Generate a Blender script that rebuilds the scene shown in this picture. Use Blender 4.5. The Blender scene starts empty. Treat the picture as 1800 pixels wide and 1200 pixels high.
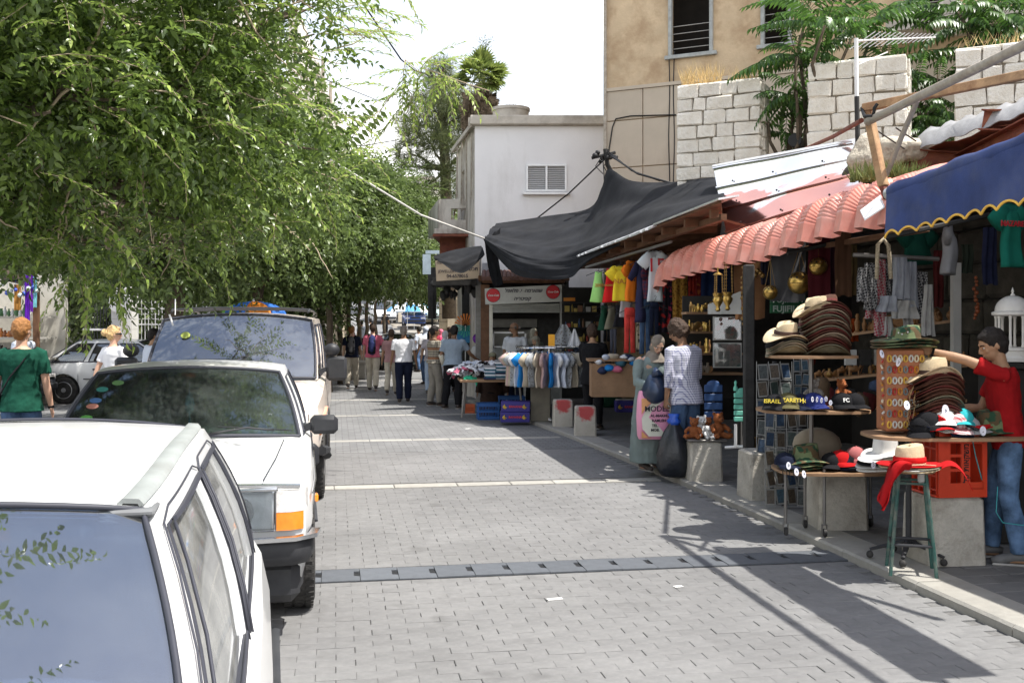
import bpy,math,random
import numpy as np
from mathutils import Vector,Matrix,Euler
S=bpy.context.scene
C=S.collection
rnd=random.Random(11)
U=rnd.uniform
rad=math.radians
CH=1.72
cd=bpy.data.cameras.new('camera');cam=bpy.data.objects.new('camera',cd);C.objects.link(cam)
cam.location=(0,0,CH);cam.rotation_euler=(rad(90),0,0)
cd.lens=36;cd.sensor_width=36;cd.shift_y=-28/1800
cd.clip_start=0.05;cd.clip_end=3000
S.camera=cam
SUN_EL,SUN_AZ=65.0,112.0
w=bpy.data.worlds.new('World');S.world=w;w.use_nodes=True
nt=w.node_tree;nt.nodes.clear()
def wn(t,**k):
 n=nt.nodes.new(t)
 for a,b in k.items():setattr(n,a,b)
 return n
sky=wn('ShaderNodeTexSky',sky_type='NISHITA');sky.sun_disc=False
sky.sun_elevation=rad(SUN_EL);sky.sun_rotation=rad(SUN_AZ);sky.dust_density=2.0
sky.air_density=1.0;sky.ozone_density=1.0
bg1=wn('ShaderNodeBackground');bg1.inputs[1].default_value=0.15
bg2=wn('ShaderNodeBackground');bg2.inputs[0].default_value=(1.0,0.99,0.97,1);bg2.inputs[1].default_value=1.35
tc=wn('ShaderNodeTexCoord');mp=wn('ShaderNodeMapping');mp.inputs['Scale'].default_value=(1,1,2.2)
mp.inputs['Location'].default_value=(1.3,.4,.2)
nz=wn('ShaderNodeTexNoise');nz.inputs['Scale'].default_value=2.1;nz.inputs['Detail'].default_value=7;nz.inputs['Roughness'].default_value=.55
rp=wn('ShaderNodeValToRGB');rp.color_ramp.elements[0].position=.40;rp.color_ramp.elements[1].position=.54
rp.color_ramp.elements[0].color=(.42,.42,.42,1)
mx=wn('ShaderNodeMixShader');wo=wn('ShaderNodeOutputWorld')
L=nt.links.new
L(sky.outputs[0],bg1.inputs[0]);L(tc.outputs['Generated'],mp.inputs[0]);L(mp.outputs[0],nz.inputs['Vector'])
L(nz.outputs[0],rp.inputs[0]);sx_=wn('ShaderNodeSeparateXYZ');L(tc.outputs['Generated'],sx_.inputs[0]);r2=wn('ShaderNodeValToRGB');r2.color_ramp.elements[0].position=.40;r2.color_ramp.elements[1].position=.72
r2.color_ramp.elements[0].color=(1,1,1,1);r2.color_ramp.elements[1].color=(.12,.12,.12,1);L(sx_.outputs[2],r2.inputs[0]);mm=wn('ShaderNodeMath',operation='MULTIPLY');L(rp.outputs[0],mm.inputs[0]);L(r2.outputs[0],mm.inputs[1]);L(mm.outputs[0],mx.inputs[0]);L(bg1.outputs[0],mx.inputs[1]);L(bg2.outputs[0],mx.inputs[2])
L(mx.outputs[0],wo.inputs[0])
sl=bpy.data.lights.new('sun','SUN');sl.energy=5.0;sl.angle=rad(.53);sl.color=(1,.965,.9)
sun=bpy.data.objects.new('sun',sl);C.objects.link(sun)
sd=Vector((math.sin(rad(SUN_AZ))*math.cos(rad(SUN_EL)),math.cos(rad(SUN_AZ))*math.cos(rad(SUN_EL)),math.sin(rad(SUN_EL))))
sun.rotation_euler=sd.to_track_quat('Z','Y').to_euler();sun.location=(20,-5,40)
S.view_settings.view_transform='Standard';S.view_settings.look='None'
S.view_settings.exposure=0.6;S.view_settings.gamma=1;S.view_settings.use_curve_mapping=False
S.render.engine='CYCLES'
S.cycles.max_bounces=7;S.cycles.transparent_max_bounces=12;S.cycles.diffuse_bounces=4
S.cycles.caustics_reflective=False;S.cycles.caustics_refractive=False
F_=1800.;HZ=572.
ANG=math.atan(310/1800);SA,CA=math.sin(ANG),math.cos(ANG)
def PY(px,py,Y):return Vector(((px-900)/F_*Y,Y,CH-(py-HZ)/F_*Y))
def G(px,py,z=0.):return PY(px,py,(CH-z)*F_/(py-HZ))
def ST(s,t,z=0.):return Vector((-s*SA+t*CA,s*CA+t*SA,z))
def PT(px,py,t):
 k=(px-900)/F_;s=t*(CA-k*SA)/(k*CA+SA);Y=s*CA+t*SA
 return PY(px,py,Y)
def kerb_t(s):return 3.71 if s<8 else(3.71-.0036*(s-8)**2 if s<22 else 3.71-.0036*196-.1*(s-22))
def ground_z(x,y):
 s=-x*SA+y*CA
 return 0. if s<42 else(s-42)*.026+(.00045*(s-42)**2 if s<110 else .00045*68**2+.06*(s-110))
KZ=.055
MATS={}
class NG:
 def __init__(s,m):s.t=m.node_tree;s.m=m
 def n(s,t,**k):
  x=s.t.nodes.new(t)
  for a,b in k.items():
   if a.startswith('i_'):x.inputs[a[2:].replace('_',' ')].default_value=b
   else:setattr(x,a,b)
  return x
 def l(s,a,b):s.t.links.new(a,b)
 def mix(s,f,a,b,bt='MIX'):
  x=s.n('ShaderNodeMix',data_type='RGBA',blend_type=bt)
  for q,v in((0,f),(6,a),(7,b)):
   if hasattr(v,'links'):s.l(v,x.inputs[q])
   elif q==0:x.inputs[0].default_value=v
   else:x.inputs[q].default_value=(*v[:3],1)
  return x.outputs[2]
 def ramp(s,f,st):
  x=s.n('ShaderNodeValToRGB');e=x.color_ramp.elements
  while len(e)<len(st):e.new(.5)
  for k,(p,c)in zip(e,st):k.position=p;k.color=(*c,1)if len(c)==3 else c
  s.l(f,x.inputs[0]);return x.outputs[0]
 def noise(s,sc,det=4,co=None,r=.6):
  x=s.n('ShaderNodeTexNoise');x.inputs['Scale'].default_value=sc;x.inputs['Detail'].default_value=det;x.inputs['Roughness'].default_value=r
  if co:s.l(co,x.inputs['Vector'])
  return x.outputs[0]
 def math(s,op,a,b=0.):
  x=s.n('ShaderNodeMath',operation=op)
  for q,v in((0,a),(1,b)):
   if hasattr(v,'links'):s.l(v,x.inputs[q])
   else:x.inputs[q].default_value=v
  return x.outputs[0]
def gray(v):return(v,v,v)
def mul(c,f):return tuple(min(1,x*f)for x in c[:3])
def M(name,col=None,rough=.7,metal=0.,var=.18,sc=5.,bump=.0,bs=40.,spec=.4,coat=0.,isl=0.,obr=0.,dirt=0.,dirtc=(.12,.1,.08),trans=0.,aniso=None,fn=None,alpha=None):
 """one procedural material, made once"""
 if name in MATS:return MATS[name]
 m=bpy.data.materials.new(name);m.use_nodes=True;g=NG(m);b=m.node_tree.nodes['Principled BSDF']
 tc=g.n('ShaderNodeTexCoord').outputs['Object']
 c=g.ramp(g.noise(sc,5,tc),[(.3,mul(col,1-var)),(.7,mul(col,1+var))])
 if isl or obr:
  if isl:r=g.n('ShaderNodeNewGeometry').outputs['Random Per Island'];a=isl
  else:r=g.n('ShaderNodeObjectInfo').outputs['Random'];a=obr
  if isl and obr:r=g.math('FRACT',g.math('ADD',r,g.n('ShaderNodeObjectInfo').outputs['Random']))
  k=g.ramp(r,[(0,gray(1-a)),(1,gray(min(1.0,1)))])
  c=g.mix(1.,c,k,'MULTIPLY')
 if dirt:
  f=g.ramp(g.noise(sc*.45+.7,6,tc,.7),[(.45,gray(0)),(.75,gray(dirt))])
  c=g.mix(f,c,dirtc)
 if fn:c=fn(g,tc,c)
 g.l(c,b.inputs['Base Color'])
 b.inputs['Roughness'].default_value=rough;b.inputs['Metallic'].default_value=metal
 b.inputs['Specular IOR Level'].default_value=spec;b.inputs['Coat Weight'].default_value=coat
 b.inputs['Coat Roughness'].default_value=.04
 if bump:
  bn=g.n('ShaderNodeBump');bn.inputs['Strength'].default_value=min(1,bump);bn.inputs['Distance'].default_value=.01*max(1,bump)
  g.l(g.noise(bs,6,tc),bn.inputs['Height']);g.l(bn.outputs[0],b.inputs['Normal'])
 if trans:
  o=m.node_tree.nodes['Material Output'];tr=g.n('ShaderNodeBsdfTranslucent');ms=g.n('ShaderNodeMixShader');ms.inputs[0].default_value=trans
  g.l(c,tr.inputs[0]);g.l(b.outputs[0],ms.inputs[1]);g.l(tr.outputs[0],ms.inputs[2]);g.l(ms.outputs[0],o.inputs[0])
 MATS[name]=m
 return m
def glassmat(name,tint=(.55,.65,.66),refl=.12,rough=.015,dirt=.06):
 if name in MATS:return MATS[name]
 m=bpy.data.materials.new(name);m.use_nodes=True;g=NG(m);m.node_tree.nodes.remove(m.node_tree.nodes['Principled BSDF'])
 o=m.node_tree.nodes['Material Output']
 tr=g.n('ShaderNodeBsdfTransparent');tr.inputs[0].default_value=(*tint,1)
 gl=g.n('ShaderNodeBsdfGlossy');gl.inputs['Roughness'].default_value=rough;gl.inputs[0].default_value=(.92,.95,1,1)
 fr=g.n('ShaderNodeFresnel');fr.inputs[0].default_value=1.5
 f=g.math('ADD',fr.outputs[0],refl);f=g.math('MINIMUM',f,.95)
 a=g.n('ShaderNodeMixShader');g.l(f,a.inputs[0]);g.l(tr.outputs[0],a.inputs[1]);g.l(gl.outputs[0],a.inputs[2])
 df=g.n('ShaderNodeBsdfDiffuse');df.inputs[0].default_value=(.55,.55,.52,1)
 tc=g.n('ShaderNodeTexCoord').outputs['Object']
 d=g.ramp(g.noise(3.5,6,tc,.65),[(.35,gray(dirt*.4)),(.8,gray(dirt*1.7))])
 b=g.n('ShaderNodeMixShader');g.l(d,b.inputs[0]);g.l(a.outputs[0],b.inputs[1]);g.l(df.outputs[0],b.inputs[2])
 g.l(b.outputs[0],o.inputs[0]);MATS[name]=m
 return m
class MB:
 def __init__(s):s.v=[];s.f=[];s.m=[]
 def add(s,v,f,m=0):
  o=len(s.v);s.v+=[tuple(x)for x in v];s.f+=[tuple(i+o for i in q)for q in f];s.m+=[m]*len(f);return s
 def box(s,c,d,rz=0.,m=0,rot=None):
  """centre, full size"""
  a=[(x*d[0]/2,y*d[1]/2,z*d[2]/2)for x in(-1,1)for y in(-1,1)for z in(-1,1)]
  R=rot if rot else Matrix.Rotation(rz,3,'Z')
  a=[R@Vector(p)+Vector(c)for p in a]
  return s.add(a,[(0,1,3,2),(4,6,7,5),(0,4,5,1),(2,3,7,6),(0,2,6,4),(1,5,7,3)],m)
 def cbox(s,c,d,ch=.01,rz=0.,m=0,rot=None,jit=0.,bot=True):
  """box with chamfered edges (24 corners)"""
  v=[];hx,hy,hz=d[0]/2,d[1]/2,d[2]/2
  R=rot if rot else Matrix.Rotation(rz,3,'Z');idx={}
  for sx in(-1,1):
   for sy in(-1,1):
    for sz in(-1,1):
     for ax in range(3):
      p=[sx*(hx-ch),sy*(hy-ch),sz*(hz-ch)];p[ax]=(sx*hx,sy*hy,sz*hz)[ax]
      idx[(sx,sy,sz,ax)]=len(v);q=Vector(p)
      if jit:q+=Vector((U(-jit,jit),U(-jit,jit),U(-jit,jit)))
      v.append(R@q+Vector(c))
  f=[]
  for ax in range(3):
   o=[a for a in range(3)if a!=ax]
   for sg in(-1,1):
    q=[]
    for a,b in((-1,-1),(1,-1),(1,1),(-1,1)):
     k=[0,0,0];k[ax]=sg;k[o[0]]=a;k[o[1]]=b;q.append(idx[(*k,ax)])
    f.append(tuple(q))
  for ax in range(3):
   o=[a for a in range(3)if a!=ax]
   for a in(-1,1):
    for b in(-1,1):
     k=[0,0,0];k[o[0]]=a;k[o[1]]=b;k1=list(k);k1[ax]=-1;k2=list(k);k2[ax]=1
     f.append((idx[(*k1,o[0])],idx[(*k1,o[1])],idx[(*k2,o[1])],idx[(*k2,o[0])]))
  for sx in(-1,1):
   for sy in(-1,1):
    for sz in(-1,1):f.append(tuple(idx[(sx,sy,sz,a)]for a in range(3)))
  return s.add(v,f,m)
 def tube(s,pts,r,n=8,m=0,cap=True,flat=1.,up=None):
  pts=[Vector(p)for p in pts];k=len(pts)
  rs=r if isinstance(r,(list,tuple))else[r]*k
  v=[];nrm=None
  for i,p in enumerate(pts):
   d=(pts[min(i+1,k-1)]-pts[max(i-1,0)])
   if d.length<1e-9:d=Vector((0,0,1))
   d.normalize()
   if nrm is None:
    nrm=Vector(up)if up else(Vector((0,0,1))if abs(d.z)<.9 else Vector((1,0,0)))
   nrm=nrm-d*nrm.dot(d)
   if nrm.length<1e-6:nrm=d.orthogonal()
   nrm.normalize();b=d.cross(nrm)
   for j in range(n):
    a=2*math.pi*j/n;v.append(p+(nrm*math.cos(a)*flat+b*math.sin(a))*rs[i])
  f=[(i*n+j,i*n+(j+1)%n,(i+1)*n+(j+1)%n,(i+1)*n+j)for i in range(k-1)for j in range(n)]
  if cap:f+=[tuple(range(n))[::-1],tuple((k-1)*n+j for j in range(n))]
  return s.add(v,f,m)
 def lathe(s,prof,c=(0,0,0),n=20,m=0,sx=1.,sy=1.,rot=None,fn=None):
  v=[];R=rot or Matrix.Identity(3)
  for r,z in prof:
   for j in range(n):
    a=2*math.pi*j/n;p=Vector((r*math.cos(a)*sx,r*math.sin(a)*sy,z))
    if fn:p=Vector(fn(p,a,r,z))
    v.append(R@p+Vector(c))
  k=len(prof)
  f=[(i*n+j,i*n+(j+1)%n,(i+1)*n+(j+1)%n,(i+1)*n+j)for i in range(k-1)for j in range(n)]
  if prof[0][0]>1e-4:f.append(tuple(range(n))[::-1])
  if prof[-1][0]>1e-4:f.append(tuple((k-1)*n+j for j in range(n)))
  return s.add(v,f,m)
 def ball(s,c,r,n=12,m=0,rot=None):
  if not isinstance(r,(tuple,list)):r=(r,r,r)
  k=max(4,n//2+1)
  pr=[(math.sin(math.pi*i/k),-math.cos(math.pi*i/k))for i in range(k+1)]
  pr[0]=(1e-3,-1);pr[-1]=(1e-3,1)
  R=rot or Matrix.Identity(3);v=[]
  for a,z in pr:
   for j in range(n):
    t=2*math.pi*j/n;v.append(R@Vector((a*math.cos(t)*r[0],a*math.sin(t)*r[1],z*r[2]))+Vector(c))
  f=[(i*n+j,i*n+(j+1)%n,(i+1)*n+(j+1)%n,(i+1)*n+j)for i in range(k)for j in range(n)]
  f+=[tuple(range(n))[::-1],tuple(k*n+j for j in range(n))]
  return s.add(v,f,m)
 def grid(s,rows,m=0,close=False,flip=False):
  n=len(rows[0]);v=[p for r in rows for p in r];f=[]
  for i in range(len(rows)-1):
   for j in range(n if close else n-1):
    q=(i*n+j,i*n+(j+1)%n,(i+1)*n+(j+1)%n,(i+1)*n+j);f.append(q[::-1]if flip else q)
  return s.add(v,f,m)
 def prism(s,pts,h,m=0):
  """closed 3D outline extruded by vector h"""
  n=len(pts);h=Vector(h);a=[Vector(p)for p in pts];v=a+[p+h for p in a]
  return s.add(v,[tuple(range(n))[::-1],tuple(range(n,2*n))]+[(i,(i+1)%n,n+(i+1)%n,n+i)for i in range(n)],m)
 def sheet(s,rows,th,m=0):
  """grid of points given thickness along its local normal"""
  R=[[Vector(p)for p in r]for r in rows];a,b=len(R),len(R[0]);O=[]
  for i in range(a):
   o=[]
   for j in range(b):
    du=R[min(i+1,a-1)][j]-R[max(i-1,0)][j];dv=R[i][min(j+1,b-1)]-R[i][max(j-1,0)]
    n=du.cross(dv);n=n.normalized()if n.length>1e-9 else Vector((0,0,1));o.append(R[i][j]+n*th)
   O.append(o)
  s.grid(R,m);s.grid(O,m,flip=True)
  e1=[R[0],O[0]];s.grid(e1,m,flip=True);s.grid([R[-1],O[-1]],m)
  s.grid([[r[0]for r in R],[r[0]for r in O]],m);s.grid([[r[-1]for r in R],[r[-1]for r in O]],m,flip=True)
  return s
 def xf(s,Mx):
  s.v=[tuple(Mx@Vector(p))for p in s.v];return s
 def merge(s,o,Mx=None,m=None):
  v=[Mx@Vector(p)for p in o.v]if Mx else o.v
  k=len(s.v);s.v+=[tuple(p)for p in v];s.f+=[tuple(i+k for i in q)for q in o.f];s.m+=(o.m if m is None else[m]*len(o.f));return s
 def mesh(s,name,mats,smooth=40):
  me=bpy.data.meshes.new(name);me.from_pydata([tuple(p)for p in s.v],[],s.f)
  if not isinstance(mats,(list,tuple)):mats=[mats]
  for x in mats:me.materials.append(x)
  if len(mats)>1:me.polygons.foreach_set('material_index',s.m)
  if smooth:
   me.polygons.foreach_set('use_smooth',[True]*len(s.f))
   if smooth<180:me.set_sharp_from_angle(angle=rad(smooth))
  me.update();return me
 def build(s,name,mats,parent=None,world=False,smooth=40,label=None):
  if world and parent is not None:
   s.xf((Matrix.Translation(parent.location)@parent.rotation_euler.to_matrix().to_4x4()).inverted())
  return link(name,s.mesh(name,mats,smooth),parent,label=label)
def link(name,me,parent=None,loc=None,rot=None,label=None):
 o=bpy.data.objects.new(name,me);C.objects.link(o)
 if parent is not None:o.parent=parent
 if loc is not None:o.location=loc
 if rot is not None:o.rotation_euler=rot
 if label:o['label']=label
 return o
def thing(name,label,cat,loc=(0,0,0),rz=0.,group=None):
 o=bpy.data.objects.new(name,None);C.objects.link(o);o.empty_display_size=.1
 o.location=loc;o.rotation_euler=(0,0,rz);return tag(o,label,cat,group)
def tag(o,label,cat,group=None,kind=None):
 if label:o['label']=label
 if cat:o['category']=cat
 if group:o['group']=group
 if kind:o['kind']=kind
 return o
def solo(mb,name,mats,label,cat,group=None,origin=None,smooth=40):
 """a thing that is one mesh; its origin goes to its base"""
 if origin is None:
  a=np.array(mb.v);origin=Vector(((a[:,0].min()+a[:,0].max())/2,(a[:,1].min()+a[:,1].max())/2,a[:,2].min()))
 mb.xf(Matrix.Translation(-Vector(origin)));o=mb.build(name,mats,None,smooth=smooth);o.location=origin
 return tag(o,label,cat,group)
def struct(mb,name,mats,smooth=40):
 o=mb.build(name,mats,None,smooth=smooth);o['kind']='structure';return o
def dup(root,loc,rz=None,label=None,group=None,scale=None):
 def cp(o,par):
  c=o.copy();C.objects.link(c);c.parent=par
  for ch in KIDS.get(o,[])or[x for x in o.children]:cp(ch,c)
  return c
 r=cp(root,None);r.location=loc
 if rz is not None:r.rotation_euler=(0,0,rz)
 if scale:r.scale=(scale,)*3 if not isinstance(scale,tuple)else scale
 if label:r['label']=label
 if group:r['group']=group
 return r
KIDS={}
def lettering(body,size,mat,parent,loc,rot,name='lettering',ext=.002,ax='CENTER',shear=0.,sx=1.,world=False,bold=0.):
 cu=bpy.data.curves.new(name,'FONT');cu.body=body;cu.size=size;cu.extrude=ext;cu.align_x=ax;cu.align_y='CENTER';cu.shear=shear;cu.offset=bold;cu.resolution_u=3
 o=bpy.data.objects.new(name,cu);C.objects.link(o)
 dg=bpy.context.evaluated_depsgraph_get();me=bpy.data.meshes.new_from_object(o.evaluated_get(dg));bpy.data.objects.remove(o);bpy.data.curves.remove(cu)
 me.materials.clear();me.materials.append(mat)
 if len(me.vertices)==0:return None
 e=rot if isinstance(rot,Matrix)else Euler(rot).to_matrix()
 X=Matrix.Translation(Vector(loc))@e.to_4x4()@Matrix.Diagonal((sx,1,1,1))
 if world and parent is not None:X=(Matrix.Translation(parent.location)@parent.rotation_euler.to_matrix().to_4x4()).inverted()@X
 me.transform(X);me.name=name
 return link(name,me,parent)
def rot_to(n,up=(0,0,1)):
 """3x3: local z -> n, local y -> roughly up (for lettering and plates)"""
 n=Vector(n).normalized();x=Vector(up).cross(n).normalized();y=n.cross(x)
 return Matrix((x,y,n)).transposed()
def lerp(a,b,t):return a+(b-a)*t
#  SETTING
def paverfn(g,tc,c):
 return c
def worldfn(g,tc,c):
 ps=g.n('ShaderNodeNewGeometry').outputs['Position'];a=g.ramp(g.noise(.55,5,ps,.6),[(.32,gray(.74)),(.68,gray(1.0))]);b=g.ramp(g.noise(3.1,3,ps,.5),[(.60,gray(0)),(.72,gray(.4))]);return g.mix(b,g.mix(1.,c,a,'MULTIPLY'),(.09,.088,.085))
m_paver=M('paver',(.222,.220,.218),.8,var=.10,sc=18,bump=.5,bs=160,isl=.11,obr=.08,dirt=.3,dirtc=(.25,.245,.235),fn=worldfn)
m_bed=M('paver_bed',(.155,.152,.148),.95,var=.3,sc=30,bump=.4,bs=90)
def roadfn(g,tc,c):
 mp=g.n('ShaderNodeMapping');mp.inputs['Rotation'].default_value=(0,0,-ANG);g.l(tc,mp.inputs[0])
 br=g.n('ShaderNodeTexBrick');br.inputs['Scale'].default_value=1;br.inputs['Brick Width'].default_value=.2;br.inputs['Row Height'].default_value=.1
 br.inputs['Mortar Size'].default_value=.006;br.inputs['Color1'].default_value=(1.05,1.05,1.05,1);br.inputs['Color2'].default_value=(.82,.82,.82,1);br.inputs['Mortar'].default_value=(.45,.45,.45,1)
 g.l(mp.outputs[0],br.inputs['Vector']);return g.mix(1.,c,br.outputs[0],'MULTIPLY')
m_road=M('road_far',(.20,.20,.20),.85,var=.14,sc=1.3,bump=.3,bs=50,fn=roadfn,dirt=.3,dirtc=(.22,.215,.205))
m_ground=M('ground',(.24,.22,.19),.9,var=.2,sc=.8,bump=.3,bs=20)
m_kerb=M('kerb_stone',(.36,.345,.31),.75,var=.14,sc=7,bump=.5,bs=60,obr=.18,dirt=.4,dirtc=(.25,.23,.2))
m_strip=M('light_stone',(.38,.365,.33),.8,var=.12,sc=9,bump=.4,bs=80,obr=.2)
m_slab=M('pavement_slab',(.19,.188,.183),.8,var=.16,sc=6,bump=.5,bs=70,obr=.3,isl=.3,dirt=.5,dirtc=(.14,.13,.12))
m_drain=M('drain_slab',(.115,.125,.14),.6,var=.12,sc=12,bump=.3,bs=120,obr=.25)
m_black=M('black',(.012,.012,.013),.6,var=.3)
mb=MB();xs=[-900,-300,-120,-60,-30,-15,-6,0,6,15,30,60,120,300,900];ys=[-60,-10,5,20,35,41,45,50,56,62,70,80,90,100,115,140,180,300,600,1200]
mb.grid([[(x,y,min(ground_z(x*.3,y),7.)-.05)for x in xs]for y in ys]);struct(mb,'ground',m_ground,0)
mb=MB();rows=[]
ss=[-8,0,4,13.98,14.0,18,22,27,32,37,42,46,50,55,60,66,72,80,88,96,104,112,130,160]
for s in ss:
 r=[]
 for t in(-30 if s<30 else-8,-14 if s<30 else-5,-4,-1,1.5,kerb_t(min(s,24))+.03 if s<24 else 3.2+(s-24)*.02):
  p=ST(s,t);p.z=ground_z(p.x,p.y)-(.012 if s<13.99 else 0);r.append(p)
 rows.append(r)
mb.grid(rows);road=struct(mb,'road',[m_road],0);road.data.materials[0]=m_road
bed=MB();bed.grid([[ST(s,t,-.0105)for t in(-3.2,0,kerb_t(s)+.02)]for s in(-2,3,6,8,10,12,13.98)]);b=bed.build('joint_sand',m_bed,road,smooth=0);b['kind']='stuff'
STRIPS=[(11.05,.13),(7.16,.165)]
def paver_mesh(w,l,h=.0125,ch=.0035):
 v=[(-w/2,-l/2,-h),(w/2,-l/2,-h),(w/2,l/2,-h),(-w/2,l/2,-h),(-w/2,-l/2,-ch*.7),(w/2,-l/2,-ch*.7),(w/2,l/2,-ch*.7),(-w/2,l/2,-ch*.7),(-w/2+ch,-l/2+ch,0),(w/2-ch,-l/2+ch,0),(w/2-ch,l/2-ch,0),(-w/2+ch,l/2-ch,0)]
 f=[(8,9,10,11)]
 for i in range(4):j=(i+1)%4;f+=[(i,j,4+j,4+i),(4+i,4+j,8+j,8+i)]
 return v,f
pm=MB();pm.add(*paver_mesh(.1982,.0982));pme=pm.mesh('paver',m_paver,0)
rest=MB();npv=0;row=0;s=4.3
while s<13.95:
 row+=1;half=.0 if row%2 else .1
 if any(abs(s-c)<h+.045 for c,h in STRIPS):s+=.1;continue
 t=-1.0+half if s<8 else-3.0+half
 while t<kerb_t(s)-.06:
  tt=t+U(-.002,.002);z=U(-.0022,.0012);a=ANG+U(-.006,.006)
  p=ST(s+U(-.0012,.0012),tt,z)
  if s<5.75 and 1.0<t+s*0 and npv<300 or(npv<300 and s<5.9 and t>.1):
   o=link('paver',pme,road,p,(U(-.006,.006),U(-.006,.006),a));npv+=1
  else:
   v,f=paver_mesh(.1982,.0982);Mx=Matrix.Translation(p)@Euler((U(-.006,.006),U(-.006,.006),a)).to_matrix().to_4x4()
   rest.add([Mx@Vector(q)for q in v],f)
  t+=.2
 s+=.1
o=rest.build('paver_field',m_paver,road,smooth=0);o['kind']='stuff'
def strip(s,w,t0,t1,zz=.002,mat=m_strip,ln=.55,nm='strip_stone'):
 t=t0;k=0
 while t<t1:
  l=min(ln*U(.75,1.25),t1-t)
  if l>.1:
   mb=MB();mb.cbox((0,0,-.03),(l-.008,w,.06),.006,jit=.002);c=ST(s,t+l/2,zz)
   o=mb.build(nm,mat,road,smooth=0);o.location=c;o.rotation_euler=(0,0,ANG+U(-.003,.003))
  t+=l
strip(11.05,.2,-1.75,3.58);strip(15.45,.2,-2.3,3.42,.004);strip(19.75,.2,-2.6,3.15,.004);strip(23.9,.2,-3.,2.9,.004);strip(28.1,.22,-3,2.6,.004);strip(32.3,.22,-2,2.6,.004)
t=-.62
while t<3.62:
 mb=MB();w=.262;n=.035
 pts=[(-w/2+.002,-.2),(w/2-.04,-.2),(w/2-.055,-.04),(w/2-.012,-.06),(w/2-.002,.2),(-w/2+.002,.2)]
 pts=[(-w/2+.002,-.165),(w/2-.002,-.165),(w/2-.002,-.05),(w/2-.042,-.035),(w/2-.042,.09),(w/2-.002,.09),(w/2-.002,.165),(-w/2+.002,.165)]
 mb.prism([(x,y,-.03)for x,y in pts],(0,0,.03));o=mb.build('drain_slab',m_drain,road,smooth=0);o.location=ST(7.16,t+w/2,.001+U(-.002,.003));o.rotation_euler=(U(-.004,.004),U(-.006,.006),ANG);t+=w
mb=MB();mb.box(ST(7.16,1.5,-.0355),(4.6,.34,.055),rz=ANG);mb.build('drain_slot_shade',m_black,road,smooth=0)  # black slab just below the slots, stands in for the shade inside them
mb=MB();rows=[]
for s in(-4,0,4,7,8,9,10,11,12,13,14,15,16,17,18,19,20,21,22,24):
 k=kerb_t(s)+.02;rows.append([ST(s,k,-.02),ST(s,k+.001,KZ-.012),ST(s,5,KZ-.012),ST(s,9.5,KZ-.012)])
mb.grid(rows);pav=struct(mb,'pavement',m_bed,0)
s=3.2
while s<22:
 l=U(.85,1.15);a,b_=kerb_t(s),kerb_t(s+l);w=.34
 mb=MB();p=[ST(s+.004,a),ST(s+l-.004,b_),ST(s+l-.004,b_+w),ST(s+.004,a+w)];q=[x.copy()for x in p];c0=sum(p,Vector())/4
 e=.012;top=[p[0]+(p[3]-p[0])*e/w*1.6,p[1]+(p[2]-p[1])*e/w*1.6,p[2]-(p[2]-p[1])*e/w*.5,p[3]-(p[3]-p[0])*e/w*.5]
 v=[(x.x,x.y,-.05)for x in p]+[(x.x,x.y,KZ-.014)for x in p]+[(x.x,x.y,KZ+.002)for x in top];f=[(8,9,10,11)]
 for i in range(4):j=(i+1)%4;f+=[(i,j,4+j,4+i),(4+i,4+j,8+j,8+i)]
 mb.add(v,[tuple(reversed(x))if False else x for x in f]);mb.xf(Matrix.Translation(-c0));o=mb.build('kerb_stone',m_kerb,pav,smooth=0);o.location=c0;o.location.z=U(-.003,.003)
 s+=l
rest=MB();n=0
for row in range(60):
 s=4.2+row*.2
 if s>15.5:break
 t=kerb_t(s+.1)+.345
 j=row%2
 while t<6.9:
  l=.2 if(j and t<kerb_t(s)+.5)else .4
  c=ST(s+.1,t+l/2,KZ+U(-.003,.001));e=Euler((U(-.006,.006),U(-.006,.006),ANG)).to_matrix().to_4x4()
  v,f=paver_mesh(l-.006,.194,.013,.006)
  if n<290 and t<5.8 and s<12:
   mb=MB();mb.add(v,f);o=mb.build('paving_stone',m_slab,pav,smooth=0);o.matrix_local=Matrix.Translation(c)@e;n+=1
  else:rest.add([Matrix.Translation(c)@e@Vector(q)for q in v],f)
  t+=l
o=rest.build('paving_field',m_slab,pav,smooth=0);o['kind']='stuff'
def wall(mb,P,d,L,z0,z1,ops,th=.25,m=0,mj=None):
 """wall from P along unit d, outer face on the side of the viewer; ops = [(u0,u1,z0,z1)]"""
 P=Vector(P);d=Vector(d).normalized();n=Vector((-d.y,d.x,0))
 us=sorted({0.,L,*[o[0]for o in ops],*[o[1]for o in ops]});zs=sorted({z0,z1,*[o[2]for o in ops],*[o[3]for o in ops]})
 ins=lambda u,z:any(o[0]<u<o[1]and o[2]<z<o[3]for o in ops)
 q=lambda u,z,k:P+d*u+n*k*th+Vector((0,0,z))
 for a,b in zip(us,us[1:]):
  for e,f in zip(zs,zs[1:]):
   if not ins((a+b)/2,(e+f)/2):
    mb.add([q(a,e,0),q(b,e,0),q(b,f,0),q(a,f,0)],[(0,1,2,3)],m);mb.add([q(a,e,1),q(b,e,1),q(b,f,1),q(a,f,1)],[(3,2,1,0)],m)
 for o in ops:
  c=[q(o[0],o[2],0),q(o[1],o[2],0),q(o[1],o[3],0),q(o[0],o[3],0)];k=[x+n*th for x in c]
  mb.add(c+k,[(0,4,5,1),(1,5,6,2),(2,6,7,3),(3,7,4,0)],m)
 c=[q(0,z0,0),q(L,z0,0),q(L,z1,0),q(0,z1,0)];k=[x+n*th for x in c]
 mb.add(c+k,[(0,1,5,4),(1,2,6,5),(2,3,7,6),(3,0,4,7)],m)
 return n
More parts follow.
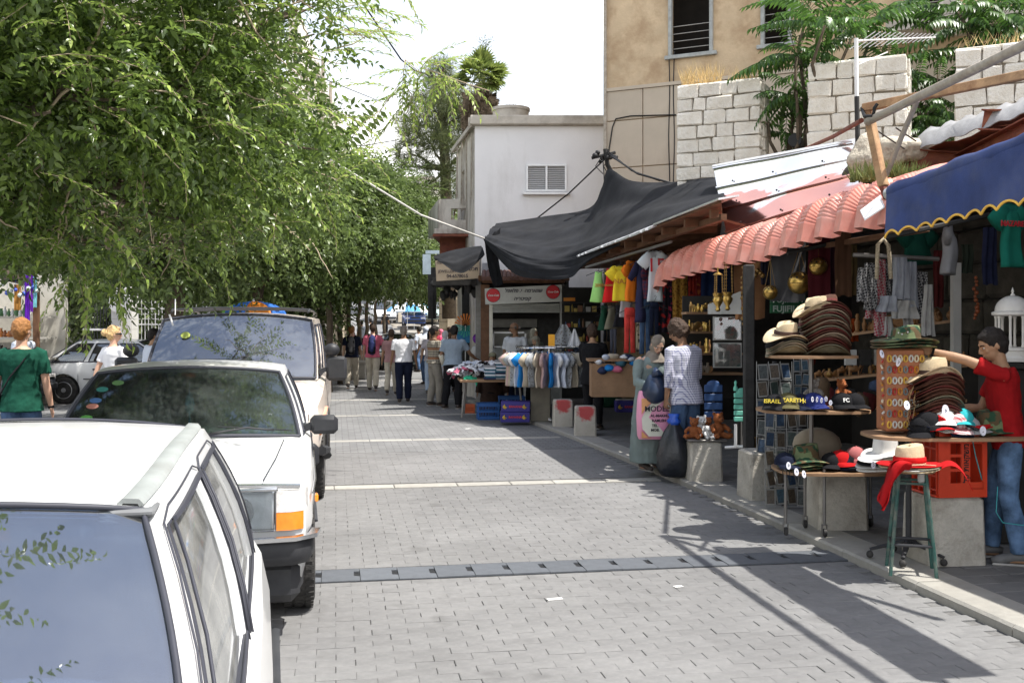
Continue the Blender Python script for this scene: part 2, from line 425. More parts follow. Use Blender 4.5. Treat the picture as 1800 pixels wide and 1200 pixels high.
def stainfn(base2,lo=.45,hi=.62,sc=.5,streak=True):
 def fn(g,tc,c):
  mp=g.n('ShaderNodeMapping');mp.inputs['Scale'].default_value=(1.0,1.0,.28 if streak else 1);g.l(tc,mp.inputs[0])
  f=g.ramp(g.noise(sc*2,8,mp.outputs[0],.68),[(lo,gray(0)),(hi,gray(1))]);return g.mix(f,c,base2)
 return fn
m_tan=M('tan_render',(.56,.43,.28),.9,var=.14,sc=2,bump=.8,bs=18,fn=stainfn((.40,.28,.17),.42,.64,.8,False))
m_tanlow=M('tan_panel',(.50,.43,.34),.85,var=.08,sc=1.5,bump=.25,bs=30,obr=.12,fn=stainfn((.36,.29,.22),.52,.8,.5))
m_white=M('white_render',(.80,.79,.79),.85,var=.04,sc=1.2,bump=.3,bs=20,fn=stainfn((.52,.50,.48),.5,.85,.45))
m_white_old=M('old_white_render',(.62,.58,.52),.9,var=.1,sc=3,bump=.7,bs=22,fn=stainfn((.26,.22,.18),.45,.68,1.1))
m_conc=M('concrete',(.50,.46,.40),.9,var=.12,sc=3,bump=.6,bs=30,dirt=.7,dirtc=(.17,.14,.11))
m_frame=M('window_frame_grey',(.36,.38,.37),.6,var=.15,sc=9,dirt=.4)
m_alu=M('aluminium',(.72,.72,.72),.4,.3,var=.05)
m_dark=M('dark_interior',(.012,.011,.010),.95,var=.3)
m_bar=M('iron_bar',(.35,.34,.32),.5,.4,var=.1)
m_stone=M('limestone',(.84,.80,.72),.85,var=.12,sc=9,bump=3.,bs=22,obr=.14,dirt=.6,dirtc=(.36,.30,.21))
m_mortar=M('mortar',(.38,.33,.27),.95,var=.25,sc=20,bump=.8,bs=60)
m_rust=M('rust_paint',(.19,.055,.035),.75,var=.3,sc=9,bump=.3,bs=50,dirt=.6,dirtc=(.32,.13,.05))
m_rustpost=M('rusty_post',(.42,.26,.14),.8,var=.35,sc=9,bump=.4,bs=60,dirt=.8,dirtc=(.22,.07,.03))
m_pipe=M('weathered_pipe',(.40,.36,.30),.75,var=.2,sc=12,bump=.3,bs=70,dirt=.5,dirtc=(.22,.15,.1))
T0=Vector((2.03,22.,0));Td=Vector((8.2,-3.9,0)).normalized();Ta=math.atan2(Td.y,Td.x)
def TU(px,py):
 k=(px-900)/F_;u=(k*T0.y-T0.x)/(Td.x-k*Td.y);Y=T0.y+u*Td.y;return u,CH-(py-HZ)/F_*Y
tan=thing('tan_building','tall tan rendered building with peeling plaster and dark barred window openings','building',T0)
def tl(mb,nm,mats,**k):return mb.build(nm,mats,tan,world=True,**k)
a0,zt=TU(1176,0);a1,zb=TU(1254,92);b0,_=TU(1338,0);b1,zb2=TU(1392,84);c0,_=TU(1590,0);c1,zb3=TU(1668,52)
ops=[(a0,a1,zb,zb+2.0),(b0,b1,zb,zb+2.0),(c0,c1,zb,zb+2.),(a0,a1,zb+3.2,zb+5),(b0,b1,zb+3.2,zb+5)]
mb=MB();zl=TU(1070,162)[1]
wall(mb,T0,Td,12.,zl,13.5,ops,.3);tl(mb,'wall',m_tan,smooth=0)
mb=MB();wall(mb,T0,Td,12.,0,zl,[],.29);
wall(mb,T0+Vector((.16,.987,0))*9,(-.16,-.987,0),9-.3,0,13.5,[],.3);tl(mb,'side_wall',m_tan,smooth=0)
mb=MB();Tn=Vector((-Td.y,Td.x,0));c=T0+Td*6+Tn*4.6
mb.box((c.x,c.y,13.4),(12,8.4,.2),rz=Ta);tl(mb,'roof',m_conc,smooth=0)
mb=MB();mb.box(T0+Td*5.99-Tn*.03+Vector((0,0,zl+.03)),(12.02,.09,.07),rz=Ta);tl(mb,'string_course',m_tanlow)
zr=[0,1.2,2.6,TU(1100,382)[1],TU(1100,295)[1],TU(1100,212)[1],zl];ur=[0,TU(1131,200)[0]]
while ur[-1]<11.5:ur.append(ur[-1]+1.15)
ur.append(12.)
for i in range(2,6):
 for j in range(len(ur)-1):
  l=ur[j+1]-ur[j];h=zr[i+1]-zr[i];mb=MB();mb.cbox((0,0,0),(l-.02,.05,h-.02),.006)
  o=mb.build('wall_panel',m_tanlow,tan,smooth=0);p=Td*(ur[j]+l/2)-Tn*.02;o.location=(p.x,p.y,zr[i]+h/2);o.rotation_euler=(0,0,Ta)
for(u0,u1,z0,z1)in ops:
 fr=MB();wv=u1-u0;h=z1-z0;c=T0+Td*((u0+u1)/2)-Tn*.02
 for du,w_,zz,hh in((-wv/2+.035,.07,(z0+z1)/2,h),(wv/2-.035,.07,(z0+z1)/2,h),(0,wv+.16,z0-.02,.08),(0,wv,z1-.03,.06)):
  fr.cbox(c+Td*du+Vector((0,0,zz)),(w_,.12,hh),.008,rz=Ta)
 f=tl(fr,'window',m_frame)
 for k in range(5):
  bm=MB();zz=z0+.17+k*.155;bm.tube([T0+Td*(u0+.06)+Tn*.05+Vector((0,0,zz)),T0+Td*(u1-.06)+Tn*.05+Vector((0,0,zz))],.009,6);bm.xf((Matrix.Translation(T0)).inverted())
  o=bm.build('bar',m_bar,f)if k<4 else None
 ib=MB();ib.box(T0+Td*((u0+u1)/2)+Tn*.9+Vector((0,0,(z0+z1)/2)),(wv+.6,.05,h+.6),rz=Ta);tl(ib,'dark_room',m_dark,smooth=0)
for dx in(-.03,.07):
 mb=MB();u=TU(1180,150)[0]+dx;mb.tube([T0+Td*(u+.012*math.sin(i*1.1+dx*30))-Tn*.05+Vector((0,0,lerp(zb+.1,zb-2.7,i/8)))for i in range(9)],.012,5);tl(mb,'cable',m_black)
mb=MB();pts=[TU(1072,265),TU(1078,225),TU(1084,210),TU(1110,205),TU(1190,203)]
mb.tube([T0+Td*u-Tn*.06+Vector((0,0,z))for u,z in pts],.014,5);tl(mb,'cable',m_black)
mb=MB();mb.tube([T0+Td*.05-Tn*.05+Vector((-.06,0,z))for z in(1,4,7,10,13.4)],.035,8);tl(mb,'downpipe',m_pipe)
u0,z0=TU(1565,60);u1,_=TU(1800,60)
mb=MB();mb.box(T0+Td*((u0+u1)/2+.6)-Tn*.45+Vector((0,0,z0-.1)),(u1-u0+1.2,.9,.18),rz=Ta);tl(mb,'balcony_slab',m_conc)
mb=MB();mb.box(T0+Td*(TU(1672,30)[0])-Tn*.8+Vector((0,0,z0+1.2)),(.32,.2,2.4),rz=Ta);tl(mb,'balcony_column',m_white_old)
W0=Vector((-.86,23.6,0));wb=thing('white_building','low whitewashed building with a louvred window and flat parapet roof','building',W0)
def wl(mb,nm,mats,**k):return mb.build(nm,mats,wb,world=True,**k)
WZ=CH+350*23.6/1800;q=lambda px,py:((px-900)/F_*23.6-W0.x,CH-(py-HZ)/F_*23.6)
w0,z1=q(925,289);w1,z0=q(996,337)
mb=MB();wall(mb,W0,(1,0,0),3.15,0,WZ,[(w0,w1,z0,z1)],.25)
mb.box(W0+Vector((3.15/2,.125,0))+Vector((0,0,0)),(.01,.01,.01));wl(mb,'wall',m_white,smooth=0)
mb=MB();wall(mb,W0+Vector((-SA,CA,0))*3.4,(SA,-CA,0),3.4-.26,0,WZ,[(.8,1.5,4.6,5.6)],.2);wl(mb,'side_wall',m_white_old,smooth=0)
mb=MB();mb.box(W0+Vector((1.45,1.9,WZ+.1)),(3.2,3.8,.2));wl(mb,'roof',m_conc,smooth=0)
mb=MB();mb.cbox(W0+Vector((1.55,.05,WZ+.12)),(3.3,.42,.21),.02,jit=.008);wl(mb,'parapet',m_conc,smooth=0)
mb=MB();mb.prism([W0+Vector((-.05,-.02,WZ)),W0+Vector((-.12,-.02,WZ-.05)),W0+Vector((-.75,3.4,WZ-.05)),W0+Vector((-.6,3.4,WZ))],(0,0,.1));wl(mb,'eaves',m_conc,smooth=0)
fr=MB();wv=w1-w0;c=W0+Vector(((w0+w1)/2,.0,0))
for dx in(-wv/2+.02,0,wv/2-.02):fr.box(c+Vector((dx,-.01,(z0+z1)/2)),(.045,.06,z1-z0))
for zz in(z0+.02,z1-.02):fr.box(c+Vector((0,-.012,zz)),(wv,.065,.045))
fr.cbox(c+Vector((0,-.05,z0-.05)),(wv+.16,.14,.06),.008)
f=wl(fr,'window',m_alu,smooth=0)
sl_=MB();sl_.box((0,0,0),(wv/2-.05,.045,.012),rot=Matrix.Rotation(.7,3,'X'));sme=sl_.mesh('slat',m_alu,0)
for k in range(13):
 for sx in(-1,1):
  p=c+Vector((sx*wv/4,.01,lerp(z0+.06,z1-.06,k/12)))-W0;link('slat',sme,f,p)
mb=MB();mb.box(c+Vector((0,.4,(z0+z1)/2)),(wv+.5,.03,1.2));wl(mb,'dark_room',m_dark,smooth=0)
bx=MB();B0=PY(770,375,25.2)
X0,X1=(771-900)/F_*25.2,-.95;ztop,zbot=CH-(350-HZ)/F_*25.2,CH-(402-HZ)/F_*25.2
u_=(800-771)/F_*25.2;u2=(826-771)/F_*25.2;wall(bx,(X0,25.2,0),(1,0,0),X1-X0,zbot,ztop,[(u_-.1,u2-.1,zbot+.22,zbot+.5)],.15)
wall(bx,(X0-.5,28.2,0),(.5,-3,0),3.04-.16,zbot,ztop,[],.15)
bx.box((X0+.45,26.7,zbot-.06),(1.1,3.1,.12));wl(bx,'balcony',m_white_old,smooth=0)
mb=MB()
for k in range(3):mb.box((X0+u_-.05+.18*k,25.27,zbot+.36),(.02,.02,.28))
wl(mb,'grille',m_bar,smooth=0)
mb=MB();mb.box((X0+.5,26.2,zbot-.42),(.95,1.9,.5));mb.box((X0+.42,25.9,zbot-.2),(1.05,2.4,.06));wl(mb,'soffit_beam',m_rust,smooth=0)
for k in range(4):
 mb=MB();x=-.95-.02*k;mb.tube([(x-.12*k,23.9+.6*k,WZ-.1),(x-.13*k,23.9+.6*k,4.7)],.02,5);wl(mb,'pipe',m_pipe)
tk=thing('roof_tank','round concrete tank with a weed on the white roof','water tank',(-.03,25.0,WZ+.2))
mb=MB();mb.lathe([(.40,0),(.44,.02),(.44,.42),(.47,.43),(.47,.5),(.43,.5),(.42,.4),(.05,.38)],n=24);mb.build('tank_wall',m_conc,tk)
m_leafd=M('leaf_dark',(.05,.10,.02),.6,var=.35,sc=3,trans=.25)
mb=MB()
for k in range(40):
 a,e,l=U(0,6.28),U(.2,1.3),U(.12,.3);d=Vector((math.cos(a)*math.cos(e),math.sin(a)*math.cos(e),math.sin(e)));b_=Vector((.05,0,.4));sd_=d.cross(Vector((0,0,1))).normalized()*.025
 mb.add([b_,b_+d*l*.5+sd_,b_+d*l,b_+d*l*.5-sd_],[(0,1,2,3)])
mb.build('weed',m_leafd,tk,smooth=0)['kind']='stuff'
Pd=Vector((.91,-.42,0)).normalized();Pn=Vector((-Pd.y,Pd.x,0));Pa=math.atan2(Pd.y,Pd.x)
def block_mesh(w,d,h):
 mb=MB();mb.cbox((0,0,0),(w,d,h),min(.028,h*.18),jit=.007)
 return mb.mesh('stone',m_stone,0)
BL=[[block_mesh(w_,.16,1.)for _ in range(3)]for w_ in(1.,)]
def pier(base,w,dpt,z0,z1,label,rows):
 t=thing('stone_pier',label,'stone pier',base,0,'limestone piers standing along the old terrace wall')
 c=Pd*w/2+Pn*dpt/2;mb=MB();mb.box((c.x,c.y,(z0+z1)/2-.03),(w-.06,dpt-.06,z1-z0-.06),rz=Pa);mb.build('core',m_mortar,t,smooth=0)
 h=(z1-z0)/rows
 for r in range(rows):
  u=0.;z=z0+h*(r+.5)
  k=0
  while u<w-.02:
   l=min(U(.2,.42),w-u)
   if w-u-l<.14:l=w-u
   mb=MB();mb.cbox((0,0,0),(l-.016,.2,h-.016),.016,jit=.014);o=mb.build('stone',m_stone,t,smooth=0)
   p=Pd*(u+l/2)+Pn*(.06+U(-.015,.015));o.location=(p.x,p.y,z);o.rotation_euler=(U(-.02,.02),U(-.012,.012),Pa+U(-.02,.02));u+=l;k+=1
  v=.17
  while v<dpt-.02:
   l=dpt-v if dpt-v<.45 else U(.2,.35)
   mb=MB();mb.cbox((0,0,0),(.16,l-.014,h-.016),.014,jit=.012);o=mb.build('stone',m_stone,t,smooth=0)
   p=Pd*(w-.06+U(-.012,.012))+Pn*(v+l/2);o.location=(p.x,p.y,z);o.rotation_euler=(0,0,Pa);v+=l
 mb=MB();c=Pd*w/2+Pn*dpt/2;mb.cbox((c.x,c.y,z1-.01),(w-.02,dpt,.06),.02,rz=Pa,jit=.01);mb.build('cap',m_stone,t,smooth=0)
 return t
pier((2.58,16.,0),1.30,.55,3.55,5.45,'limestone block pier with dry yellow grass on top, beside the black net',9)
pier((4.30,14.9,0),1.36,.55,3.3,5.5,'limestone block pier behind the aerial mast with tree fronds over it',9)
pier((6.07,14.05,0),1.6,.55,3.1,5.5,'limestone block pier crossed by the rusty beam, beneath the dark bushes',9)
m_dry=M('dry_grass',(.62,.46,.22),.8,var=.3,sc=12,trans=.3)
def tuft(c,n,h,sp,seed,mats,wid=.004):
 mb=MB()
 for k in range(n):
  b_=Vector(c)+Vector((U(-sp[0],sp[0]),U(-sp[1],sp[1]),0));d=Vector((U(-.6,.6),U(-.6,.6),1)).normalized();l=h*U(.4,1);e=Vector((U(-1,1),U(-1,1),0)).normalized()*wid;g_=Vector((U(-.1,.1),U(-.1,.1),0))
  mb.add([b_-e,b_+e,b_+d*l*.55+e*.8,b_+d*l*.55-e*.8,b_+d*l+g_*l],[(0,1,2,3),(3,2,4)])
 return mb
o=tuft((2.95,15.95,5.47),260,.42,(.30,.2),1,m_dry).build('dry_grass',m_dry,smooth=0);tag(o,'dry yellow grass growing on top of the stone pier beside the net','grass',kind='stuff')
o=tuft((3.55,15.8,5.47),120,.26,(.2,.2),1,m_dry).build('dry_grass',m_dry,smooth=0);tag(o,'thin dry weeds on the tree end of the same stone pier','grass',kind='stuff')
o=tuft((6.7,13.9,5.52),70,.26,(.6,.2),1,m_dry).build('dry_grass',m_dry,smooth=0);tag(o,'brown dead weeds along the top of the pier under the bushes','grass',kind='stuff')
tw=thing('terrace_wall','old rubble terrace wall under the stone piers','wall',(1.6,16.4,0))
mb=MB();c=Pd*5.9+Pn*.35;mb.box((c.x,c.y,3.32),(9.0,.5,.5),rz=Pa);c=Pd*8+Pn*.36;mb.box((c.x,c.y,1.6),(4.8,.45,3.1),rz=Pa);mb.build('core',m_mortar,tw,smooth=0)
FB=thing('apartment_building','tall white apartment building behind the street trees','building',(-6.8,34,0))
def fl(mb,nm,mats,**k):return mb.build(nm,mats,FB,world=True,**k)
m_farw=M('far_white',(.74,.70,.64),.9,var=.06,sc=1,bump=.2,bs=10)
fd=Vector((-.091,.996,0));p=Vector((-6.8,34,0));e=p-fd*5;ops=[(2+3.2*k,3.2+3.2*k,z,z+1.3)for k in range(6)for z in(2.2,5.2,8.0)]
mb=MB();wall(mb,e+fd*22,-fd,22,0,10.7,[(22-b,22-a,c,d)for a,b,c,d in ops],.3);fl(mb,'wall',m_farw,smooth=0)
mb=MB();ops2=[(1+3.0*k,2.2+3.0*k,z,z+1.3)for k in range(4)for z in(5.2,8.0,11.)];wall(mb,e-Vector((13,0,0)),(1,0,0),12.7,0,10.7,ops2[:0]+[o for o in ops2 if o[3]<10.5],.3);fl(mb,'end_wall',m_farw,smooth=0)
mb=MB();c=e+fd*11-Vector((6,0,0));mb.box((c.x-1.3,c.y,10.8),(12.2,22.4,.25));fl(mb,'roof',m_conc,smooth=0)
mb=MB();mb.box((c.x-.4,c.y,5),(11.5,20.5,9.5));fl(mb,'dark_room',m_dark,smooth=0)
m_gbar=M('louvre_grey',(.45,.44,.42),.7,var=.1)
for a,b_,z0,z1 in ops:
 mb=MB();cc=e+fd*(22-(22-(a+b_)/2))if False else e+fd*((a+b_)/2)
 for k in range(7):mb.box(cc+Vector((.0-.12,0,z0+.1+k*.18)),(.04,b_-a-.05,.06),rz=math.atan2(fd.y,fd.x)-math.pi/2)
 fl(mb,'shutter',m_gbar,smooth=0)
for k,(x,y)in enumerate(((-6.2,33.6),(-6.5,34.3),(-6.55,37))):
 mb=MB();mb.tube([(x,y,.3),(x,y,10.5)],.06,8);o=fl(mb,'downpipe',m_pipe)
def blockwall(name,label,P,d,L,H,bh,bl,mat,th=.3,cat='wall',z0=0.,depth_stones=True):
 d=Vector(d).normalized();n=Vector((-d.y,d.x,0));a=math.atan2(d.y,d.x);t=thing(name,label,cat,P)
 mb=MB();c=d*L/2+n*th/2;mb.box((c.x,c.y,z0+H/2),(L,th-.04,H-.02),rz=a);mb.build('core',m_mortar,t,smooth=0)
 st=MB();r=0;z=z0
 while z<z0+H-.03:
  h=min(bh*U(.85,1.15),z0+H-z);u=0
  while u<L-.02:
   l=min(bl*U(.6,1.3),L-u);mb=MB();mb.cbox((0,0,0),(l-.02,.14,h-.02),.02,jit=.006)
   p=d*(u+l/2)+n*(.05+U(-.012,.012))
   o=mb.build('stone',mat,t,smooth=0);o.location=(p.x,p.y,z+h/2);o.rotation_euler=(0,0,a);u+=l
  z+=h
 return t
m_warmstone=M('warm_stone',(.58,.50,.38),.9,var=.15,sc=5,bump=1.2,bs=20,obr=.25)
blockwall('garden_wall','warm stone block wall behind the row of street trees',(-7.7,33.0,0),(.9,5,0),7.5,2.4,.3,.5,m_warmstone)
def house(label,x0,x1,y,z0,z1,dep,mat,wins,roofm=None,gable=False):
 t=thing('far_house',label,'house',(x0,y,z0))
 ops=[(a*(x1-x0),b*(x1-x0),z0+c*(z1-z0),z0+d*(z1-z0))for a,b,c,d in wins]
 mb=MB();wall(mb,(x0,y,0),(1,0,0),x1-x0,z0,z1,ops,.3);mb.box(((x0+x1)/2,y+dep/2+.3,(z0+z1)/2),(x1-x0-.02,dep,z1-z0-.02));mb.build('wall',mat,t,world=True,smooth=0)
 for a,b,c,d in ops:
  mb=MB();mb.box(((a+b)/2,y+.2,(c+d)/2),(b-a,.05,d-c));mb.box(((a+b)/2,y+.15,(c+d)/2),(.06,.05,d-c));mb.build('window',m_frame,t,world=True,smooth=0)
 mb=MB()
 if gable:
  m_=(x0+x1)/2;zz=z1+(x1-x0)*.24;mb.prism([(x0-.3,y-.3,z1-.05),(m_,y-.3,zz),(x1+.3,y-.3,z1-.05),(x1+.3,y-.3,z1+.15),(m_,y-.3,zz+.2),(x0-.3,y-.3,z1+.15)],(0,dep+.6,0))
  mb.build('roof',roofm,t,world=True,smooth=0)
  mb=MB();mb.prism([(x0,y,z1-.06),(x1,y,z1-.06),(m_,y,zz-.06)],(0,dep,0));mb.build('gable',mat,t,world=True,smooth=0)
 else:
  mb.box(((x0+x1)/2,y+dep/2,z1+.12),(x1-x0+.2,dep+.3,.24));mb.build('roof',m_conc,t,world=True,smooth=0)
 return t
def hp(px,Y):return(px-900)/F_*Y
m_tile=M('roof_tile_far',(.45,.27,.17),.8,var=.2,sc=4,bump=.4,bs=10)
house('pale stepped block of flats rising beyond the street trees',hp(690,110),hp(762,110),110,4,CH+258*110/1800,12,m_farw,[(.15,.3,.6,.7),(.5,.65,.6,.7),(.15,.3,.8,.9),(.5,.65,.8,.9)])
house('lower pale block of flats just behind the trees',hp(655,95),hp(708,95),95,3,CH+215*95/1800,10,m_farw,[(.2,.4,.6,.72),(.6,.8,.6,.72)])
house('small pale house with a pitched tiled roof far up the street',hp(700,85),hp(764,85),85,2,CH+170*85/1800,9,M('far_cream',(.62,.55,.44),.9,var=.1),[(.2,.35,.6,.8),(.6,.75,.6,.8)],m_tile,True)
house('cream stone house closing the far end of the street',hp(560,130),hp(780,130),130,3,CH+48*130/1800,10,M('far_cream',(.62,.55,.44)),[(.1+.2*k,.18+.2*k,.45,.8)for k in range(4)])
rh=blockwall('stone_house','small stone house with a barred window past the jewellery kiosk',(-3.25,45.5,0),(1,-.25,0),4.2,3.7,.33,.6,m_warmstone,cat='house')
mb=MB();mb.box((1.6,-.72,2.2),(.85,.2,1.25),rz=math.atan2(-.25,1));mb.build('window',m_dark,rh,smooth=0)
mb=MB();[mb.box((1.6+.2*k,-.84-.05*k,2.2),(.04,.04,1.25))for k in(-1.5,-.5,.5,1.5)];mb.build('window_bars',m_bar,rh,smooth=0)
mb=MB();mb.box((2.3,2.,1.8),(3.8,4.4,3.55));mb.build('back_wall',m_warmstone,rh,smooth=0)
#  SHOPS, AWNINGS, NET
m_brown=M('brown_boards',(.17,.085,.045),.8,var=.3,sc=7,bump=.4,bs=40,obr=.2)
m_greyboard=M('grey_board',(.42,.42,.40),.7,var=.1)
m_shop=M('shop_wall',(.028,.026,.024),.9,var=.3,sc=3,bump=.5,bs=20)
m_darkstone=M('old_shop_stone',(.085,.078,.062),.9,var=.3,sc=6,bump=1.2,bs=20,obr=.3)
m_pillar=M('dark_post',(.025,.024,.023),.7,var=.4,sc=12,bump=.3)
ms=thing('market_shops','row of deep dark open-fronted shops under patched roofs','shops',ST(12,7.2))
def sh(mb,nm,mats,**k):return mb.build(nm,mats,ms,world=True,**k)
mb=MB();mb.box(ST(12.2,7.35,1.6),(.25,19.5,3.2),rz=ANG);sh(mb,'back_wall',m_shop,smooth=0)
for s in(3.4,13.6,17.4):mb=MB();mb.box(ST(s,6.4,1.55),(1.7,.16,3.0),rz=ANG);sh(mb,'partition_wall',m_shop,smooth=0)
for i,(s,t)in enumerate(((13.6,6.1),(17.4,6.4))):mb=MB();mb.cbox(ST(s,t,1.5),(.14,.14,3.0),.01,rz=ANG);sh(mb,'post',m_pillar)
m_roofs=M('roof_sheet',(.22,.17,.13),.8,var=.3,sc=4,bump=.3,dirt=.6)
mb=MB();mb.prism([ST(10.3,4.02,3.02),ST(17.2,4.02,2.86),ST(17.2,6.65,3.0),ST(11.8,4.62,3.015)],(0,0,.035));sh(mb,'roof_boards',m_brown,smooth=0)
mb=MB();mb.prism([ST(17.2,4.3,2.9),ST(21.2,4.6,2.9),ST(21.2,7.3,3.0),ST(17.2,7.3,3.05)],(0,0,.035));sh(mb,'roof_boards',m_brown,smooth=0)
mb=MB();mb.prism([ST(2.2,5.15,3.02),ST(9.4,5.0,3.05),ST(9.4,7.3,3.15),ST(2.2,7.3,3.12)],(0,0,.04));sh(mb,'roof_boards',m_brown,smooth=0)
for k in range(8):
 s=10.75+k*.85;mb=MB();z=lerp(3.04,2.86,(s-9.4)/7.8);tb_=4.0+(s-10.3)*.375;mb.prism([ST(s,4.08,z-.012),ST(s,tb_,z-.012+.05*(tb_-4)),ST(s+.06,tb_,z-.012+.05*(tb_-4)),ST(s+.06,4.08,z-.012)],(0,0,-.09));sh(mb,'joist',m_brown,smooth=0)
for tt in(4.25,5.2):mb=MB();s_a=10.9 if tt<5 else 13.6;mb.prism([ST(s_a,tt,2.90-.022*(s_a-10.9)),ST(17.1,tt,2.76),ST(17.1,tt+.07,2.76),ST(s_a,tt+.07,2.90-.022*(s_a-10.9))],(0,0,.07));sh(mb,'beam',m_brown,smooth=0)
for r in range(5):
 s=8.0
 while s<13.2:
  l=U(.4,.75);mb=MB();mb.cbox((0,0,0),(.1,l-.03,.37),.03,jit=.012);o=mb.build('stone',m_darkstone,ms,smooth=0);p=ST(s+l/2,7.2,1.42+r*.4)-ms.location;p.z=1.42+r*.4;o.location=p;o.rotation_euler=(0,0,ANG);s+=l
m_tin=M('bright_tin',(.85,.86,.88),.3,.6,var=.08,sc=6)
for k in range(3,30):
 s0,s1=9.5+k*.25,9.5+k*.25+.235;z0,z1=3.04-.18*(s0-9.4)/7.8,3.04-.18*(s1-9.4)/7.8;mb=MB()
 if k<12:mb.prism([ST(s0,3.97,z0+.02),ST(s1+.012,3.97,z1+.02),ST(s1+.012,4.2,z1+.062),ST(s0,4.2,z0+.062)],(0,0,.02))
 else:mb.prism([ST(s0,3.96+U(-.02,.01),z0-.02),ST(s1,3.96,z1-.02),ST(s1,4.12,z1+.055),ST(s0,4.12,z0+.055)],(0,0,.03))
 sh(mb,'edge_trim',m_tin,smooth=0)
m_red=M('faded_red_sheet',(.66,.24,.18),.42,0,var=.16,sc=5,spec=.6,dirt=.5,dirtc=(.72,.50,.44))
aw=thing('corrugated_awning','faded salmon-red corrugated metal awning with a crimped drooping front edge','awning',ST(10.3,4.2,2.4))
S0,S1=7.2,13.45;NU=8*38
rows=[]
prof=[]
for i in range(6):a=i/5;prof.append((4.78-.30*a,.32-.07*a*a,0.))
for i in range(1,45):
 a=i/44*rad(80);prof.append((4.48-.22*math.sin(a),.25-.25*(1-math.cos(a)),1.))
for i in range(1,5):a=i/4;prof.append((4.263-.03*a,.04-.16*a,0.))
for bi,(t,z,cr)in enumerate(prof):
 r=[]
 for j in range(NU+1):
  u=j/NU;s=lerp(S0,S1,u);zb=lerp(2.53,2.27,u)+.11+.012*math.sin(s*3.1);ph=(s-S0)/.36%1.
  tr=min(1,max(0,(abs(ph-.5)-.16)*9));off=(.5-tr)*.10
  if cr:off+=.0055*math.sin(bi*math.pi*.5+.7)*(1. if bi%2 else 1.)
  f=min(1,bi/12);a=min(1,max(0,(bi-6)/44))*rad(78)
  droop=.02*math.sin(s*1.7)+.01*math.sin(s*5)
  r.append(ST(s,t-off*math.sin(a),zb+z+off*math.cos(a)+droop*f-(.03 if s>12.6 else 0)*(s-12.6)*3))
 rows.append(r)
mb=MB();mb.sheet(rows,.004);o=mb.build('metal_sheet',m_red,aw,world=True,smooth=50)
mb=MB();mb.cbox(ST(10.4,4.72,2.5),(.05,5.6,.05),.006,rz=ANG);mb.build('support_rail',m_brown,aw,world=True)
for s in(7.5,9.3,11.2,13.2):
 mb=MB();mb.tube([ST(s,4.3,2.42),ST(s,6.8,2.95)],.02,6);mb.build('bracket',m_pillar,aw,world=True)
wp=MB();A_=[PT(1512,372,4.1),PT(1548,345,4.25),PT(1555,365,4.2),PT(1520,388,4.08)];wp.prism(A_,(0.0,0,.012))
solo(wp,'torn_sheet',M('white_plastic',(.82,.82,.82),.5,var=.05),'torn white plastic scrap lying on the near end of the red awning','plastic scrap',smooth=0)
def tinfn(g,tc,c):
 mp=g.n('ShaderNodeMapping');mp.inputs['Scale'].default_value=(.45,.45,2.2);mp.inputs['Rotation'].default_value=(0,0,-ANG);g.l(tc,mp.inputs[0]);sp=g.n('ShaderNodeSeparateXYZ');g.l(tc,sp.inputs[0])
 v=g.math('ADD',g.math('MULTIPLY',g.math('SUBTRACT',.16,sp.outputs[2]),.9),g.math('MULTIPLY',g.math('SUBTRACT',g.noise(1.6,4,mp.outputs[0],.5),.5),1.2));f=g.ramp(v,[(.02,gray(0)),(.07,gray(.9))]);return g.mix(f,c,(.78,.27,.20))
m_shiny=M('shiny_roof_sheet',(.88,.89,.92),.14,.85,var=.05,sc=2,fn=tinfn)
rs=thing('roof_panel','shiny ribbed metal roof panel with faded red paint above the red awning','roof panel',ST(10.3,4.9,3.1))
C4=[PT(1255,296,5.05),PT(1502,252,5.05),PT(1520,338,4.62),PT(1278,415,4.62)]
rows=[];NV=64
nrm=((C4[1]-C4[0]).cross(C4[3]-C4[0])).normalized()
if nrm.y>0 and nrm.x>0:nrm=-nrm
for i in range(NV+1):
 v=i/NV;r=[]
 for j in range(25):
  u=j/24;p=C4[0].lerp(C4[1],u).lerp(C4[3].lerp(C4[2],u),v);ph=(v*3.2)%1.;b_=.022 if ph<.09 else(.006 if ph<.14 else(.004 if .5<ph<.53 else 0))
  r.append(p-nrm*b_*(1 if nrm.z<0 else-1)+nrm*.006*math.sin(u*9+v*4))
 rows.append(r)
mb=MB();mb.sheet(rows,.004);mb.build('ribbed_sheet',m_shiny,rs,world=True,smooth=30)
mb=MB();mb.tube([C4[0]+Vector((0,0,.02)),C4[1]+Vector((0,0,.02))],.03,8);mb.build('ridge_cap',m_tin,rs,world=True)
mb=MB();mb.prism([C4[0]+Vector((.1,.05,-.1)),C4[1]+Vector((.1,.05,-.1)),ST(8.6,7.3,3.3),ST(17.6,7.3,3.3)],(0,0,.03));mb.build('rear_slope',m_roofs,rs,world=True,smooth=0)
for k in range(9):
 mb=MB();p=C4[0].lerp(C4[1],(k%3)*.33+.15).lerp(C4[3].lerp(C4[2],(k%3)*.33+.15),(.28,.59,.9)[k//3]);mb.ball(p+Vector((-.012,-.01,.02)),.012,6);mb.build('bolt',m_pillar,rs,world=True)
m_net=M('black_net',(.017,.018,.021),.85,var=.35,sc=2.5,spec=.15,bump=.2,bs=200,dirt=.35,dirtc=(.045,.045,.045))
